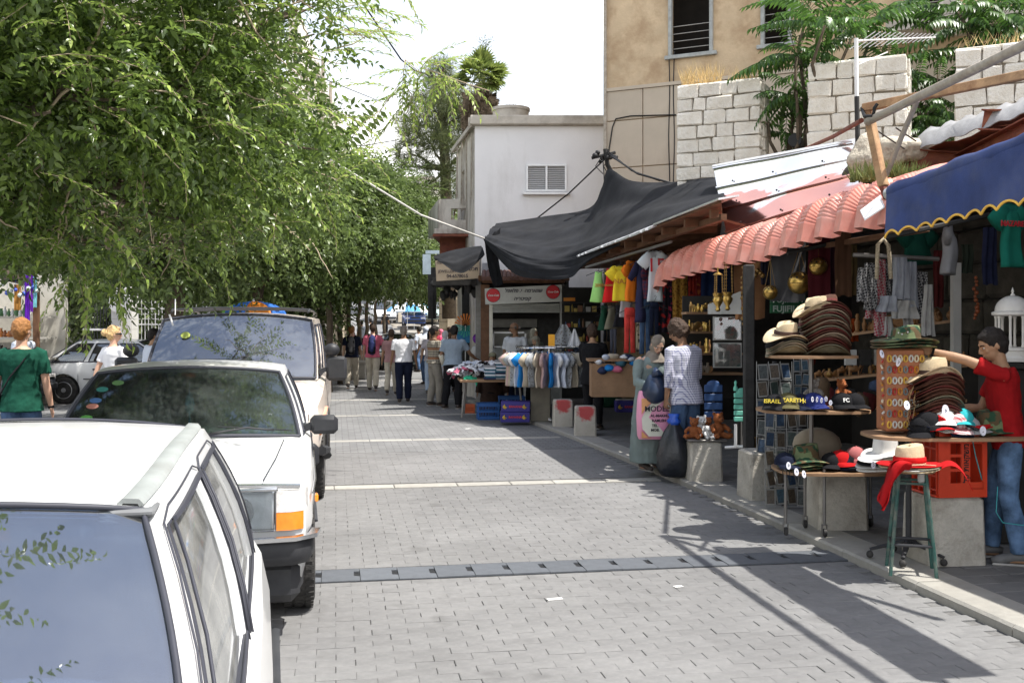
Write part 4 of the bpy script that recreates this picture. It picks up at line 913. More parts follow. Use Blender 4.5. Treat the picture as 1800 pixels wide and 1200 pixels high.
class Car:
 """x lateral, y forward, z up. st: stations (y, zbottom, zshoulder, halfwidth, crown, tuck)"""
 def __init__(s,name,label,cat,loc,rz,paint,st,gh,glass,axles,wr=.31,ww=.19,grp=None,detail=2,trims=True,underbody=True):
  s.t=thing(name,label,cat,loc,rz,grp);s.paint=paint;s.st=st;s.gh=gh;t=s.t
  rows=[]
  for(y,zb,zs,hw,cr,tk)in st:
   h=zs-zb
   half=[(0,zb),(hw*.80,zb),(hw*.93,zb+.03),(hw*.975,zb+h*.30),(hw,zb+h*.58),(hw*.995,zb+h*.80),(hw-tk*.35,zs-.035),(hw-tk,zs-.004),(hw-tk-.10,zs+cr*.35),(hw*.45,zs+cr*.8),(0,zs+cr)]
   ring=[(x,y,z)for x,z in half]+[(-x,y,z)for x,z in half[-2:0:-1]]
   rows.append(ring)
  mb=MB();mb.grid(rows,close=True);n=len(rows[0]);o=0
  mb.f.append(tuple(range(n))[::-1]);mb.f.append(tuple((len(rows)-1)*n+j for j in range(n)));mb.m+=[0,0]
  body=mb.build('body',[paint,m_trim],t,smooth=35);s.body=body
  bpy.context.view_layer.update()
  bmf=body.data;cut=[]
  import bmesh
  bm=bmesh.new();bm.from_mesh(bmf);bmesh.ops.recalc_face_normals(bm,faces=bm.faces);bm.to_mesh(bmf);bm.free()
  hwm=max(q[3]for q in st)
  for ya in axles:
   for sx in(-1,1):
    c=MB();R_=Matrix.Rotation(math.pi/2,3,'Y');c.lathe([(wr+.055,-.17),(wr+.055,.17)],(sx*(hwm-.10),ya,wr+.01),28,rot=R_)
    cme=c.mesh('cut',paint,0);bm=bmesh.new();bm.from_mesh(cme);bmesh.ops.recalc_face_normals(bm,faces=bm.faces);bm.to_mesh(cme);bm.free()
    co=bpy.data.objects.new('cut',cme);C.objects.link(co);co.parent=t;cut.append(co)
  bpy.context.view_layer.update()
  boolean_cut(body,cut)
  for co in cut:bpy.data.objects.remove(co)
  for ya in axles:
   for sx in(-1,1):
    wheel(t,(sx*(hwm-ww/2-.015),ya,wr),wr,ww,sx)
  G_=gh;s.A=lambda k:G_[k]
  yf,yr,rf,rr,zb,zr,wb_,wr_=(G_[k]for k in('yf','yr','rf','rr','zb','zr','wb','wr'))
  zbr=G_.get('zbr',zb);bul=G_.get('bulge',.03);cr=G_.get('crown',.05);ps=G_.get('pillars',[.0,.36,.68,1.]);pw=G_.get('pw',.045)
  def P(u,v,off=0.):
   """side surface: u 0 front .. 1 rear, v 0 belt .. 1 roof"""
   y=lerp(lerp(yf,yr,u),lerp(rf,rr,u),v);z=lerp(lerp(zb,zbr,u),zr-(.02*(2*u-1)**2),v);x=lerp(wb_,wr_,v)+bul*math.sin(math.pi*v)*.6+off
   x-=.03*(abs(2*u-1)**4)*(1 if u<.5 else .8)*(1-v*.3)
   return(x,y,z)
  s.P=P
  def rough_strip(name,mat,u0,u1,v0,v1,off,th,nu=8,nv=6,sxs=(-1,1),par=t):
   r=None
   for sx in sxs:
    mb=MB();rows=[[(P(lerp(u0,u1,j/nu)if not callable(u0)else lerp(u0(i/nv),u1(i/nv),j/nu),lerp(v0,v1,i/nv),off))for j in range(nu+1)]for i in range(nv+1)]
    rows=[[(sx*x,y,z)for x,y,z in r_]for r_ in rows]
    mb.sheet(rows,th*sx);r=mb.build(name,mat,par,smooth=60)
   return r
  s.strip=rough_strip
  nx,ny=14,14;rows=[]
  for i in range(ny+1):
   u=i/ny;r=[]
   for j in range(nx+1):
    q=2*j/nx-1;x0,y0,z0=P(u,1);e=abs(q)**3.0;rl=G_.get('roll',.05)
    y=y0+(.06*(1-q*q)if u<.5 else-.06*(1-q*q))*abs(1-2*u)**3;z=z0+cr*(1-q*q)**.8*(1-.35*(2*u-1)**2)-.0;r.append((x0*q,y,z+.004))
   rows.append(r)
  mb=MB();mb.sheet(rows[::-1],.02);s.roof=mb.build('roof',paint,t,smooth=60)
  def edge(u,sgn):
   return lambda v:u
  for k,u in enumerate(ps):
   w_=pw*(1.15 if k in(0,len(ps)-1)else .8);a_=max(0,u-w_/2 if 0<k<len(ps)-1 else(u if k==0 else u-w_));b_=a_+w_
   rough_strip('pillar',paint if(k in(0,len(ps)-1)or G_.get('bpaint',True))else m_trim,a_,b_,-.02,1.0,0,-.03,2,8)
  rough_strip('roof_rail',paint,0,1,.90,1.01,.002,-.03,16,2)
  for sx in(-1,1):
   pass
  rough_strip('waist_seal',m_rub,.02,.98,.0,.035,.006,-.02,12,2)
  for k in range(len(ps)-1):
   a_=ps[k]+(pw if k==0 else pw*.4);b_=ps[k+1]-(pw if k==len(ps)-2 else pw*.4)
   rough_strip('side_window',glass[1],a_,b_,.03,.915,-.012,-.004,8,6)
   if trims:
    for sx in(-1,1):
     mb=MB();loop=[P(lerp(a_,b_,i/8),.045,.004)for i in range(9)]+[P(b_,lerp(.045,.905,i/6),.004)for i in range(1,7)]+[P(lerp(b_,a_,i/8),.905,.004)for i in range(1,9)]+[P(a_,lerp(.905,.045,i/6),.004)for i in range(1,7)]
     mb.tube([(sx*x,y,z)for x,y,z in loop],G_.get('seal',.014)*.5,5,cap=False);mb.build('window_seal',m_rub,t)
  def screen(front,glassm,name):
   bw=G_.get('ws_bow',.10);rows=[];nv_,nu_=12,16
   ua=0. if front else 1.
   for i in range(nv_+1):
    v=i/nv_;x0,y0,z0=P(ua,lerp(.0,.995,v));x0=abs(x0)-.022*(1-.3*v);r=[]
    for j in range(nu_+1):
     q=2*j/nu_-1;y=y0+(1 if front else-1)*(bw*(1-q*q)*(1-.25*v)+.01*math.sin(math.pi*v));z=z0+cr*v*(1-q*q)**.9*.9+G_.get('cowl',0.)*(1-v)*(1-q*q);r.append((x0*q,y,z))
    rows.append(r)
   mb=MB();mb.sheet(rows if not front else rows[::-1],.005);gl=mb.build(name,glassm,t,smooth=180)
   lo=[rows[0][j]for j in range(nu_+1)]+[rows[i][nu_]for i in range(1,nv_+1)]+[rows[nv_][j]for j in range(nu_-1,-1,-1)]+[rows[i][0]for i in range(nv_-1,-1,-1)]
   lo=[(x,y+(.004 if front else-.004),z+.002)for x,y,z in lo];mb=MB();mb.tube(lo,G_.get('seal',.014),6,cap=False);mb.build('screen_seal',m_rub,t,smooth=180)
   s.ws=rows if front else getattr(s,'ws',None)
   return rows
  s.front_rows=screen(True,glass[0],'windscreen');screen(False,glass[1],'rear_window')
  zf=.35
  mb=MB();mb.box((0,(yf+yr)/2,zb-.25),(wb_*1.85,abs(yf-yr)-.3,.03));mb.build('cabin_floor',m_dash,t,smooth=0)
 def seat(s,x,y,zseat,mat=None,w=.5,h=.62,rest=True,lean=.2):
  mat=mat or m_seat;t=s.t;mb=MB()
  rows=[]
  for i in range(9):
   v=i/8;hw=w/2*(.92+.1*math.sin(v*3.1)-.18*v**3);z=zseat+h*v;yy=y-lean*h*v;r=[]
   for j in range(12):
    a=2*math.pi*j/12;r.append((x+hw*math.copysign(abs(math.cos(a))**.6,math.cos(a)),yy+.065*math.sin(a),z))
   rows.append(r)
  mb.grid(rows,close=True);mb.f+=[tuple(range(12))[::-1],tuple(8*12+j for j in range(12))];mb.m+=[0,0]
  o=mb.build('seat',mat,t,smooth=60)
  mb=MB();mb.cbox((x,y+.22,zseat-.02),(w,.5,.16),.05);mb.build('cushion',mat,o)
  if rest:mb=MB();mb.cbox((x,y-lean*h-.03,zseat+h+.09),(.25,.09,.17),.035);mb.build('headrest',mat,o)
  return o
 def wheel_s(s,x,y,z,r=.185,tilt=.45,mat=None):
  mb=MB();R_=Matrix.Rotation(tilt+math.pi/2-.9,3,'X');pts=[Vector((x,y,z))+R_@Vector((r*math.cos(a),0,r*math.sin(a)))for a in[2*math.pi*i/28 for i in range(29)]]
  mb.tube(pts,.013,7,cap=False);o=mb.build('steering_wheel',mat or m_trim,s.t,smooth=180)
  mb=MB();mb.tube([pts[0],Vector((x,y,z))+R_@Vector((0,.03,0)),pts[14]],.016,6);mb.tube([Vector((x,y,z)),pts[21]],.016,6);mb.build('spoke',mat or m_trim,o)
 def mirror(s,sx,y,z,x,mat=m_trim,size=(.19,.11,.12)):
  mb=MB();mb.cbox((sx*(x+size[0]/2+.05),y,z),size,.03);mb.xf(Matrix.Identity(4));o=mb.build('door_mirror',mat,s.t)
  mb=MB();mb.box((sx*(x+size[0]/2+.05),y-size[1]/2-.001,z),(size[0]-.03,.004,size[2]-.03));mb.build('mirror_glass',m_chrome,o,smooth=0)
  mb=MB();mb.prism([(sx*(x-.03),y-.05,z-.06),(sx*(x+.07),y-.04,z-.03),(sx*(x+.07),y+.03,z-.03),(sx*(x-.03),y+.07,z-.06)],(0,0,.05));mb.build('mirror_arm',mat,o)
 def add(s,mb,name,mats,**k):return mb.build(name,mats,s.t,**k)
CARA=math.pi+rad(9.2)
hx,hy=-1.34,2.15
hb=Car('parked_hatchback','white parked hatchback whose roof, dusty windscreen and open side glass fill the near corner','car',(hx,hy,0),CARA+rad(4),m_carw,[(2.02,.25,.50,.60,.0,.05),(1.92,.18,.62,.74,.02,.08),(1.55,.17,.80,.79,.05,.09),(.95,.17,.93,.81,.03,.09),(.6,.17,.97,.815,.0,.09),(-.4,.17,.98,.82,0,.085),(-1.2,.17,.98,.81,0,.09),(-1.55,.2,.96,.78,0,.1),(-1.68,.3,.9,.72,0,.1)],dict(yf=.92,yr=-1.62,rf=.25,rr=-1.34,zb=.955,zr=1.375,wb=.755,wr=.60,pillars=[0,.45,.80,1.],pw=.045,crown=.045,ws_bow=.10,bulge=.04,seal=.0065,cowl=.02),(g_near,g_side),(1.2,-1.2),.28,.17)
for sx in(-1,1):
 rows=[]
 for i in range(25):
  u=i/24;x,y,z=hb.P(u,1);q=.935;yy=y+(.06*(1-q*q)if u<.5 else-.06*(1-q*q))*abs(1-2*u)**3;zz=z+.045*(1-q*q)**.8*(1-.35*(2*u-1)**2)
  rows.append([(sx*(x*q-.017),yy,zz+.004),(sx*(x*q-.014),yy,zz+.009),(sx*(x*q+.014),yy,zz+.007),(sx*(x*q+.017),yy,zz+.001)])
 mb=MB();mb.sheet(rows if sx>0 else[r[::-1]for r in rows],.01);hb.add(mb,'roof_strip',M('grey_roof_strip',(.30,.32,.31),.5,var=.15,sc=6,dirt=.4),smooth=60)
for sx in(-1,1):
 for(u0,u1)in((.02,.43),(.45,.82)):
  lo=[hb.P(u0-.0,v,.008)for v in(0,.25,.5,.75,.93)]+[hb.P(lerp(u0,u1,i/8),.97,.008)for i in range(1,8)]+[hb.P(u1,v,.008)for v in(.93,.75,.5,.25,0)]
  mb=MB();mb.tube([(sx*x,y,z)for x,y,z in lo],.0025,5);hb.add(mb,'door_seam',m_rub,smooth=180)
 for(u0,u1)in((.06,.40),(.455,.78)):
  mb=MB();rows=[]
  for v0_ in(.905,.925):rows.append([tuple(a*b for a,b in zip(hb.P(lerp(u0,u1,i/14),v0_,.012),(sx,1,1)))for i in range(15)])
  mb.sheet(rows,.008*sx);hb.add(mb,'window_channel',m_rub,smooth=60)
  mb=MB();mb.tube([tuple(a*b for a,b in zip(hb.P(u0+.002,v,.012),(sx,1,1)))for v in(.0,.25,.5,.75,.9)],.004,6);hb.add(mb,'window_channel',m_rub,smooth=180)
 mb=MB();mb.tube([(sx*(.825),y,.62)for y in(1.45,.7,0,-.8,-1.4)],.018,6,flat=.5);hb.add(mb,'side_moulding',m_trim)
 mb=MB();mb.cbox((sx*.825,-.12,.82),(.03,.15,.05),.008);hb.add(mb,'door_handle',m_trim)
hb.mirror(-1,.78,.98,.74);hb.mirror(1,.78,.98,.74)
sea=M('pale_cover',(.42,.43,.40),.9,var=.15,sc=5,bump=.5,bs=40,dirt=.3)
hb.seat(-.36,.0,.5,sea,.5,.55,rest=True);hb.seat(.36,.0,.5,sea,.5,.55,rest=True)
mb=MB();mb.cbox((0,-.95,.72),(1.3,.16,.6),.05);hb.add(mb,'rear_bench',m_seat)
mb=MB();rows=[[(x,lerp(.93,.45,v)+.0,.93-.02*v+.03*math.sin(math.pi*v)-.14*(v>.9))for x in(-.72,-.4,0,.4,.72)]for v in(0,.2,.4,.6,.8,.9,1)];mb.sheet(rows,-.03);hb.add(mb,'dashboard',m_dash,smooth=50)
hb.wheel_s(-.37,.33,.92,.19,.5,M('worn_wheel',(.55,.56,.54),.4))
mb=MB();mb.tube([(-.60,-.12,1.28),(-.585,-.1,1.1),(-.57,-.06,.88),(-.55,-.02,.72)],.022,4,flat=.18);o=hb.add(mb,'seat_belt',M('grey_belt',(.62,.62,.58),.8))
mb=MB();mb.tube([(-.57,-.06,.9),(-.48,-.08,.86),(-.42,0,.7)],.022,4,flat=.18);hb.add(mb,'seat_belt',M('grey_belt',(.6,.6,.6)))
mb=MB();mb.cbox((-.0,.38,1.32),(.24,.03,.07),.012);hb.add(mb,'rear_view_mirror',m_trim)
mb=MB();mb.cbox((-.34,.20,1.352),(.5,.16,.015),.005);mb.cbox((.34,.2,1.352),(.5,.16,.015),.005);hb.add(mb,'sun_visor',m_dash)
for sx in(-1,1):
 mb=MB();mb.tube([(sx*.3+.3,.98,.965),(sx*.3-.05,.86,1.01),(sx*.3-.3,.80,1.05)],.008,5);hb.add(mb,'wiper',m_trim)
 mb=MB();mb.cbox((sx*.55,2.0,.52),(.3,.06,.15),.02);hb.add(mb,'headlight',m_clear)
mb=MB();mb.cbox((0,2.04,.36),(1.4,.12,.2),.04);hb.add(mb,'bumper',m_trim)
vx,vy=-2.33,7.62
vo=Car('parked_saloon','boxy white saloon parked behind the hatchback with amber corner lamp and black bumper','car',(vx-.075,vy,0),CARA+rad(2.8),m_carw,[(2.20,.32,.70,.78,.0,.02),(2.17,.28,.80,.83,.01,.03),(2.0,.22,.835,.86,.035,.05),(1.5,.2,.87,.89,.04,.055),(.75,.2,.925,.90,.035,.055),(.5,.2,.945,.90,.03,.055),(-.5,.2,.95,.905,0,.055),(-1.6,.2,.95,.90,0,.06),(-1.95,.22,.93,.88,.03,.06),(-2.5,.3,.90,.85,.02,.06),(-2.58,.35,.85,.82,0,.04)],dict(yf=.62,yr=-1.95,rf=-.10,rr=-1.45,zb=.945,zr=1.385,wb=.855,wr=.69,pillars=[0,.36,.70,1.],pw=.04,crown=.05,ws_bow=.13,bulge=.03,seal=.013,cowl=.03,bpaint=True),(g_mid,g_clr),(1.50,-1.2),.315,.19)
A_=vo.add
mb=MB();mb.tube([(-.80,2.18,.835),(-.4,2.215,.852),(0,2.22,.856),(.4,2.215,.852),(.80,2.18,.835)],.013,6);A_(mb,'bonnet_edge_trim',m_chrome)
for sx in(-1,1):
 mb=MB();mb.cbox((sx*.50,2.215,.71),(.32,.035,.21),.012);o=A_(mb,'headlight',m_refl)
 mb=MB();mb.lathe([(.085,0),(.08,-.04),(.03,-.05),(.001,-.05)],(sx*.47,2.236,.71),20,rot=rot_to((0,1,0)));mb.build('reflector',m_chrome,o)
 mb=MB();mb.cbox((sx*.50,2.242,.71),(.33,.012,.215),.004);mb.build('lens',m_lamp,o)
 mb=MB();mb.cbox((sx*.50,2.225,.825),(.36,.03,.02),.005);A_(mb,'lamp_trim',m_chrome)
 z0,z1,zm=.60,.815,.70
 def corner(z0,z1,mat,nm):
  mb=MB();p=[(sx*.672,2.235),(sx*.75,2.23),(sx*.815,2.19),(sx*.842,2.08),(sx*.83,2.02),(sx*.73,2.02),(sx*.672,2.1)]
  mb.prism([(x,y,z0)for x,y in(p if sx<0 else p[::-1])],(0,0,z1-z0));return A_(mb,nm,mat,smooth=50)
 corner(.603,.70,m_amber,'indicator_lamp');corner(.702,.815,m_clear,'side_lamp')
 mb=MB();mb.cbox((sx*.897,1.75,.70),(.02,.07,.045),.006);A_(mb,'side_repeater',m_amber)
 mb=MB();mb.tube([(sx*.872,2.0,.77),(sx*.895,1.5,.77),(sx*.908,0,.775),(sx*.908,-1.5,.775),(sx*.89,-2.3,.77)],.008,5);A_(mb,'side_strip',m_chrome)
 mb=MB();mb.tube([(sx*.90,1.0,.42),(sx*.905,0,.42),(sx*.90,-1.0,.42)],.025,6,flat=.4);A_(mb,'side_moulding',m_trim)
 for ya in(.3,-.62):
  mb=MB();mb.cbox((sx*.907,ya-.25,.80),(.02,.13,.03),.006);A_(mb,'door_handle',m_trim)
 for ya in(.42,-.55,-1.35):
  mb=MB();mb.tube([(sx*.895,ya,.32),(sx*.905,ya,.6),(sx*.89,ya,.93)],.004,4);A_(mb,'door_seam',m_rub)
 mb=MB();mb.tube([(sx*.60,2.17,.87),(sx*.66,1.5,.912),(sx*.70,.9,.955)],.004,4);A_(mb,'bonnet_seam',m_rub)
mb=MB();pts=[(-.865,1.93,.50),(-.862,2.08,.50),(-.84,2.22,.50),(-.76,2.29,.50),(-.4,2.33,.50),(0,2.34,.50),(.4,2.33,.50),(.76,2.29,.50),(.84,2.22,.50),(.862,2.08,.50),(.865,1.93,.50)]
def ribbon(pts,zc,h,th,nm,mat,out=0.):
 rows=[]
 for k,z in((-1,zc-h/2),(-.5,zc-h/4),(.5,zc+h/4),(1,zc+h/2)):
  o=out*(1-abs(k)**3);rows.append([(x*(1+o*.02),y+o*.03,z)for x,y,_ in pts])
 mb=MB();mb.sheet(rows,th);return A_(mb,nm,mat,smooth=50)
ribbon(pts,.50,.15,-.09,'bumper',m_trim,1.)
ribbon([(x*1.004,y+.004,z)for x,y,z in pts[1:-1]],.575,.022,.05,'bumper_trim',m_chrome)
mb=MB();mb.sheet([[(x*.95,y-.10-.02*k,.42-.06*k)for x,y,_ in pts[1:-1]]for k in range(4)],.02);A_(mb,'air_dam',m_trim)
mb=MB();mb.cbox((0,2.10,.32),(1.60,.26,.24),.05);A_(mb,'lower_valance',m_trim)
mb=MB();mb.cbox((0,2.215,.70),(.54,.04,.21),.01);g_=A_(mb,'grille',m_trim)
for k in range(12):mb=MB();mb.box((-.24+k*.0436,2.24,.70),(.006,.012,.2));mb.build('grille_bar',m_chrome,g_,smooth=0)
vo.mirror(-1,.36,1.0,.83,size=(.20,.12,.135));vo.mirror(1,.36,1.0,.83,size=(.20,.12,.135))
vo.seat(-.38,-.35,.52,m_seat,.52,.60);vo.seat(.38,-.35,.52,m_seat,.52,.60)
mb=MB();mb.cbox((0,-1.25,.75),(1.35,.18,.55),.06);A_(mb,'rear_bench',m_seat)
mb=MB();mb.cbox((-.1,-1.6,1.06),(.22,.12,.10),.02);A_(mb,'parcel',m_seatb)
mb=MB();rows=[[(x,lerp(.66,.18,v),.93-.01*v+.035*math.sin(math.pi*v)-.14*(v>.9))for x in(-.76,-.4,0,.4,.76)]for v in(0,.2,.4,.6,.8,.9,1)];mb.sheet(rows,-.03);A_(mb,'dashboard',m_dash,smooth=50)
vo.wheel_s(-.40,.08,.95,.19,.4)
ws=vo.front_rows
def on_ws(q,v,off=.012):
 i=v*12;j=(q+1)*8;a,b=int(min(i,11)),int(min(j,15));return Vector(ws[a][b]).lerp(Vector(ws[a+1][b+1]),.5)+Vector((0,off,off*.8))
for(q0,v0,q1,v1)in((-.15,.045,-.9,.03),(.72,.045,.12,.035)):
 mb=MB();a,b=on_ws(q0,v0),on_ws(q1,v1);mb.tube([a+Vector((0,.05,-.02)),a.lerp(b,.5)+Vector((0,.02,.03)),b.lerp(a,.2)+Vector((0,.01,.012))],.007,5);w_=A_(mb,'wiper',m_trim)
 mb=MB();mb.tube([a.lerp(b,.18)+Vector((0,.008,.035)),b+Vector((0,.008,.012))],.009,5,flat=.5);mb.build('wiper_blade',m_trim,w_)
for k,(q,v,c_,nm)in enumerate(((.86,.28,(.07,.22,.05),'g'),(.84,.42,(.30,.13,.10),'p'),(.80,.56,(.05,.11,.24),'b'),(.78,.68,(.03,.14,.12),'t'),(.72,.80,(.08,.16,.06),'g2'))):
 mb=MB();p=on_ws(q,v,.008);mb.lathe([(.034,0),(.034,.002),(.001,.003)],p,14,rot=rot_to((0,.62,.78)),sx=1.2,sy=.8);A_(mb,'sticker',M('sticker_'+nm,c_,.5,var=.2,sc=60))
p=on_ws(.0,.96,-.05)
mb=MB();mb.cbox((0,p.y-.06,p.z-.07),(.27,.03,.075),.014);rv=A_(mb,'rear_view_mirror',m_trim)
mb=MB();mb.tube([(0,p.y-.02,p.z-.05),(0,p.y-.03,p.z-.16)],.003,4);mb.lathe([(.004,-.17),(.03,-.13),(.036,-.09),(.024,-.03),(.004,0)],(0,p.y-.035,p.z-.12),12,sy=.35);mb.tube([(0,p.y-.035,p.z-.29),(0,p.y-.035,p.z-.36)],.006,5);A_(mb,'hanging_charm',M('turquoise_charm',(.06,.32,.50),.5,var=.4,sc=60))
mb=MB();mb.lathe([(.05,0),(.05,.004),(.001,.005)],(0,p.y+.02,p.z+.01),14,rot=rot_to((0,.62,.78)),sx=1.1,sy=.6);A_(mb,'sticker',M('sticker_r',(.5,.12,.08),.5))
nx_,ny_=-3.08,11.75
vn=Car('parked_van','champagne and white van with a roof rack parked behind the boxy saloon','van',(nx_-.02,ny_,0),CARA,m_carc,[(2.25,.40,.85,.85,0,.05),(2.15,.32,.98,.93,.02,.06),(1.8,.3,1.07,.975,.05,.08),(1.1,.3,1.14,.985,.02,.08),(.8,.3,1.17,.985,0,.07),(-.5,.3,1.17,.985,0,.06),(-2.2,.3,1.17,.98,0,.06),(-2.55,.35,1.15,.95,0,.07)],dict(yf=1.12,yr=-2.5,rf=.36,rr=-2.35,zb=1.165,zr=1.80,wb=.915,wr=.83,pillars=[0,.30,.62,1.],pw=.03,crown=.075,ws_bow=.10,bulge=.03,seal=.015,cowl=.02),(g_van,g_car),(1.62,-1.5),.345,.21)
A_=vn.add
for sx in(-1,1):
 vn.mirror(sx,.92,1.26,.92,size=(.22,.12,.26))
 mb=MB();mb.ball((sx*1.03,.93,1.46),(.085,.06,.07),12);A_(mb,'round_mirror',m_trim,smooth=180)
 mb=MB();mb.tube([(sx*.86,2.1,.80),(sx*.965,1.95,.83),(sx*.985,1.6,.9)],.02,6,flat=.4);A_(mb,'side_strip',M('salmon_strip',(.72,.30,.2),.5))
 mb=MB();mb.cbox((sx*.93,2.08,.74),(.06,.14,.13),.015);A_(mb,'indicator_lamp',m_amber)
 mb=MB();mb.cbox((sx*.68,2.24,.74),(.34,.05,.16),.02);A_(mb,'headlight',m_clear)
 mb=MB();mb.tube([(sx*.75,.15,1.87),(sx*.76,0,1.905),(sx*.76,-1.9,1.905),(sx*.75,-2.1,1.87)],.014,6);A_(mb,'roof_rail',m_trim)
 mb=MB();mb.tube([(sx*.975,.75,.4),(sx*.99,.75,.8),(sx*.96,.75,1.15)],.004,4);A_(mb,'door_seam',m_rub)
 mb=MB();mb.tube([(sx*.95,2.1,.52),(sx*.99,1.9,.50),(sx*.995,1.95,.45)],.05,6);A_(mb,'bumper_corner',m_trim)
for y in(-.3,-1.5):mb=MB();mb.tube([(-.76,y,1.905),(-.4,y,1.925),(.4,y,1.925),(.76,y,1.905)],.013,6);A_(mb,'rack_bar',m_trim)
mb=MB();mb.cbox((0,2.28,.5),(1.86,.12,.22),.04);A_(mb,'bumper',m_trim)
mb=MB();mb.cbox((0,2.24,.76),(1.0,.05,.22),.02);A_(mb,'grille',m_trim)
mb=MB();mb.tube([(.72,.1,1.84),(.73,.02,2.02)],.006,4);mb.tube([(.66,.62,1.72),(.70,.6,1.84)],.01,4);A_(mb,'aerial',m_alu)
vn.seat(-.42,.2,.85,m_seatb,.52,.6);vn.seat(.42,.2,.85,m_seatb,.52,.6);vn.seat(-.42,-.8,.85,m_seatb,.52,.6);vn.seat(.42,-.8,.85,m_seatb,.52,.6)
vn.wheel_s(-.45,.62,1.12,.2,.6)
mb=MB();rows=[[(x,lerp(1.15,.75,v),1.15-.01*v-.12*(v>.9))for x in(-.88,-.4,0,.4,.88)]for v in(0,.3,.6,.9,1)];mb.sheet(rows,-.03);A_(mb,'dashboard',m_dash,smooth=50)
mb=MB();mb.lathe([(.05,0),(.05,.002),(.001,.003)],Vector(vn.front_rows[8][13])+Vector((0,.012,.01)),14,rot=rot_to((0,.62,.6)));A_(mb,'sticker',M('sticker_y',(.28,.33,.06),.5))
def far_car(label,loc,rz,paint,L_=4.2,Wd=1.66,H=1.4,van=False,glass=None,plate=None,name='parked_car',cat='car'):
 h=Wd/2;f=L_/2;zs=.92 if not van else 1.1
 st=[(f,.3,.62,h*.85,0,.04),(f-.12,.22,.74,h*.95,.02,.06),(f-.7,.2,zs-.1,h*.985,.03,.07),(f*.42,.2,zs-.01,h,.0,.07),(-f*.5,.2,zs,h,0,.07),(-f+.35,.22,zs-.02,h*.97,0,.07),(-f,.3,zs-.12,h*.9,0,.06)]
 g_=dict(yf=f*.46,yr=-f*.86 if not van else-f*.97,rf=f*.08,rr=-f*.55 if not van else-f*.9,zb=zs-.01,zr=H-.05,wb=h*.92,wr=h*.74,crown=.05,bulge=.03,pillars=[0,.34,.68,1],pw=.05,seal=.02)
 c=Car(name,label,cat,loc,rz,paint,st,g_,glass or(g_car,g_car),(f-.8,-f+.75),.30,.18)
 for sx in(-1,1):
  mb=MB();mb.cbox((sx*h*.68,f-.03,.62),(.34,.06,.14),.02);c.add(mb,'headlight',m_clear)
  mb=MB();mb.cbox((sx*h*.72,-f+.03,.72),(.26,.06,.16),.02);c.add(mb,'tail_light',m_redl)
  c.mirror(sx,f*.40,zs+.05,h*.93,paint if not van else m_trim,(.16,.1,.11))
  mb=MB();mb.tube([(sx*(h+.005),f-1.3,.55),(sx*(h+.008),0,.55),(sx*(h+.002),-f+1.2,.55)],.03,6,flat=.4);c.add(mb,'side_moulding',m_trim)
  for y in(f*.30,-f*.12):mb=MB();mb.cbox((sx*(h+.0),y-.42,zs-.16),(.03,.16,.035),.008);c.add(mb,'door_handle',m_trim)
  for y in(f*.40,-f*.06,-f*.5):mb=MB();mb.tube([(sx*(h-.004),y,.3),(sx*(h+.002),y,.6),(sx*(h-.03),y,zs)],.005,4);c.add(mb,'door_seam',m_rub)
 mb=MB();mb.cbox((0,f+.01,.42),(Wd*.9,.1,.16),.03);c.add(mb,'bumper',m_trim)
 mb=MB();mb.cbox((0,f+.0,.66),(Wd*.4,.04,.12),.01);c.add(mb,'grille',m_trim)
 if plate:mb=MB();mb.cbox((0,f+.075,.42),(.5,.012,.11),.003);c.add(mb,'number_plate',plate)
 c.seat(-.36,0,.5,m_seat,.45,.55);c.seat(.36,0,.5,m_seat,.45,.55)
 return c
m_yplate=M('yellow_plate',(.80,.58,.03),.5)
sed=far_car('white four-door car in side view beyond the man in the green shirt',(-8.45,23.3,0),rad(-90)+rad(1),m_carw,4.3,1.7,1.42)
far_car('dark grey car whose roof shows past the edge of the stall with the scarves',(-12.0,21.5,0),rad(-90),M('dark_grey_paint',(.06,.065,.08),.4,coat=.5),4.2,1.66,1.38)
far_car('dark green car with yellow number plate facing the walkers with backpacks',(-4.65,41.2,0),CARA-.02,M('dark_green_paint',(.02,.06,.055),.35,coat=.6),4.1,1.66,1.4,plate=m_yplate)
def gz(p):return Vector((p.x,p.y,ground_z(p.x,p.y)))
far_car('blue pickup-fronted car facing down the hill above the crowd',gz(Vector(((727-900)/F_*80,80,0))),CARA,M('blue_paint',(.03,.08,.30),.35,coat=.5),4.3,1.7,1.5)
far_car('pale silver-green van on the slope at the corner of the stone house',gz(Vector(((757-900)/F_*86,86,0))),CARA,M('silver_green_paint',(.30,.38,.36),.4,coat=.5),4.8,1.9,2.0,van=True,name='parked_van',cat='van')
far_car('small white car side-on near the top of the street',gz(Vector(((694-900)/F_*92,92,0))),CARA+.9,m_carw,4.,1.62,1.45)
far_car('white van behind the tree trunks near the top of the street',gz(Vector(((672-900)/F_*84,84,0))),CARA+.1,m_carw,4.4,1.8,1.8,van=True,name='parked_van',cat='van')
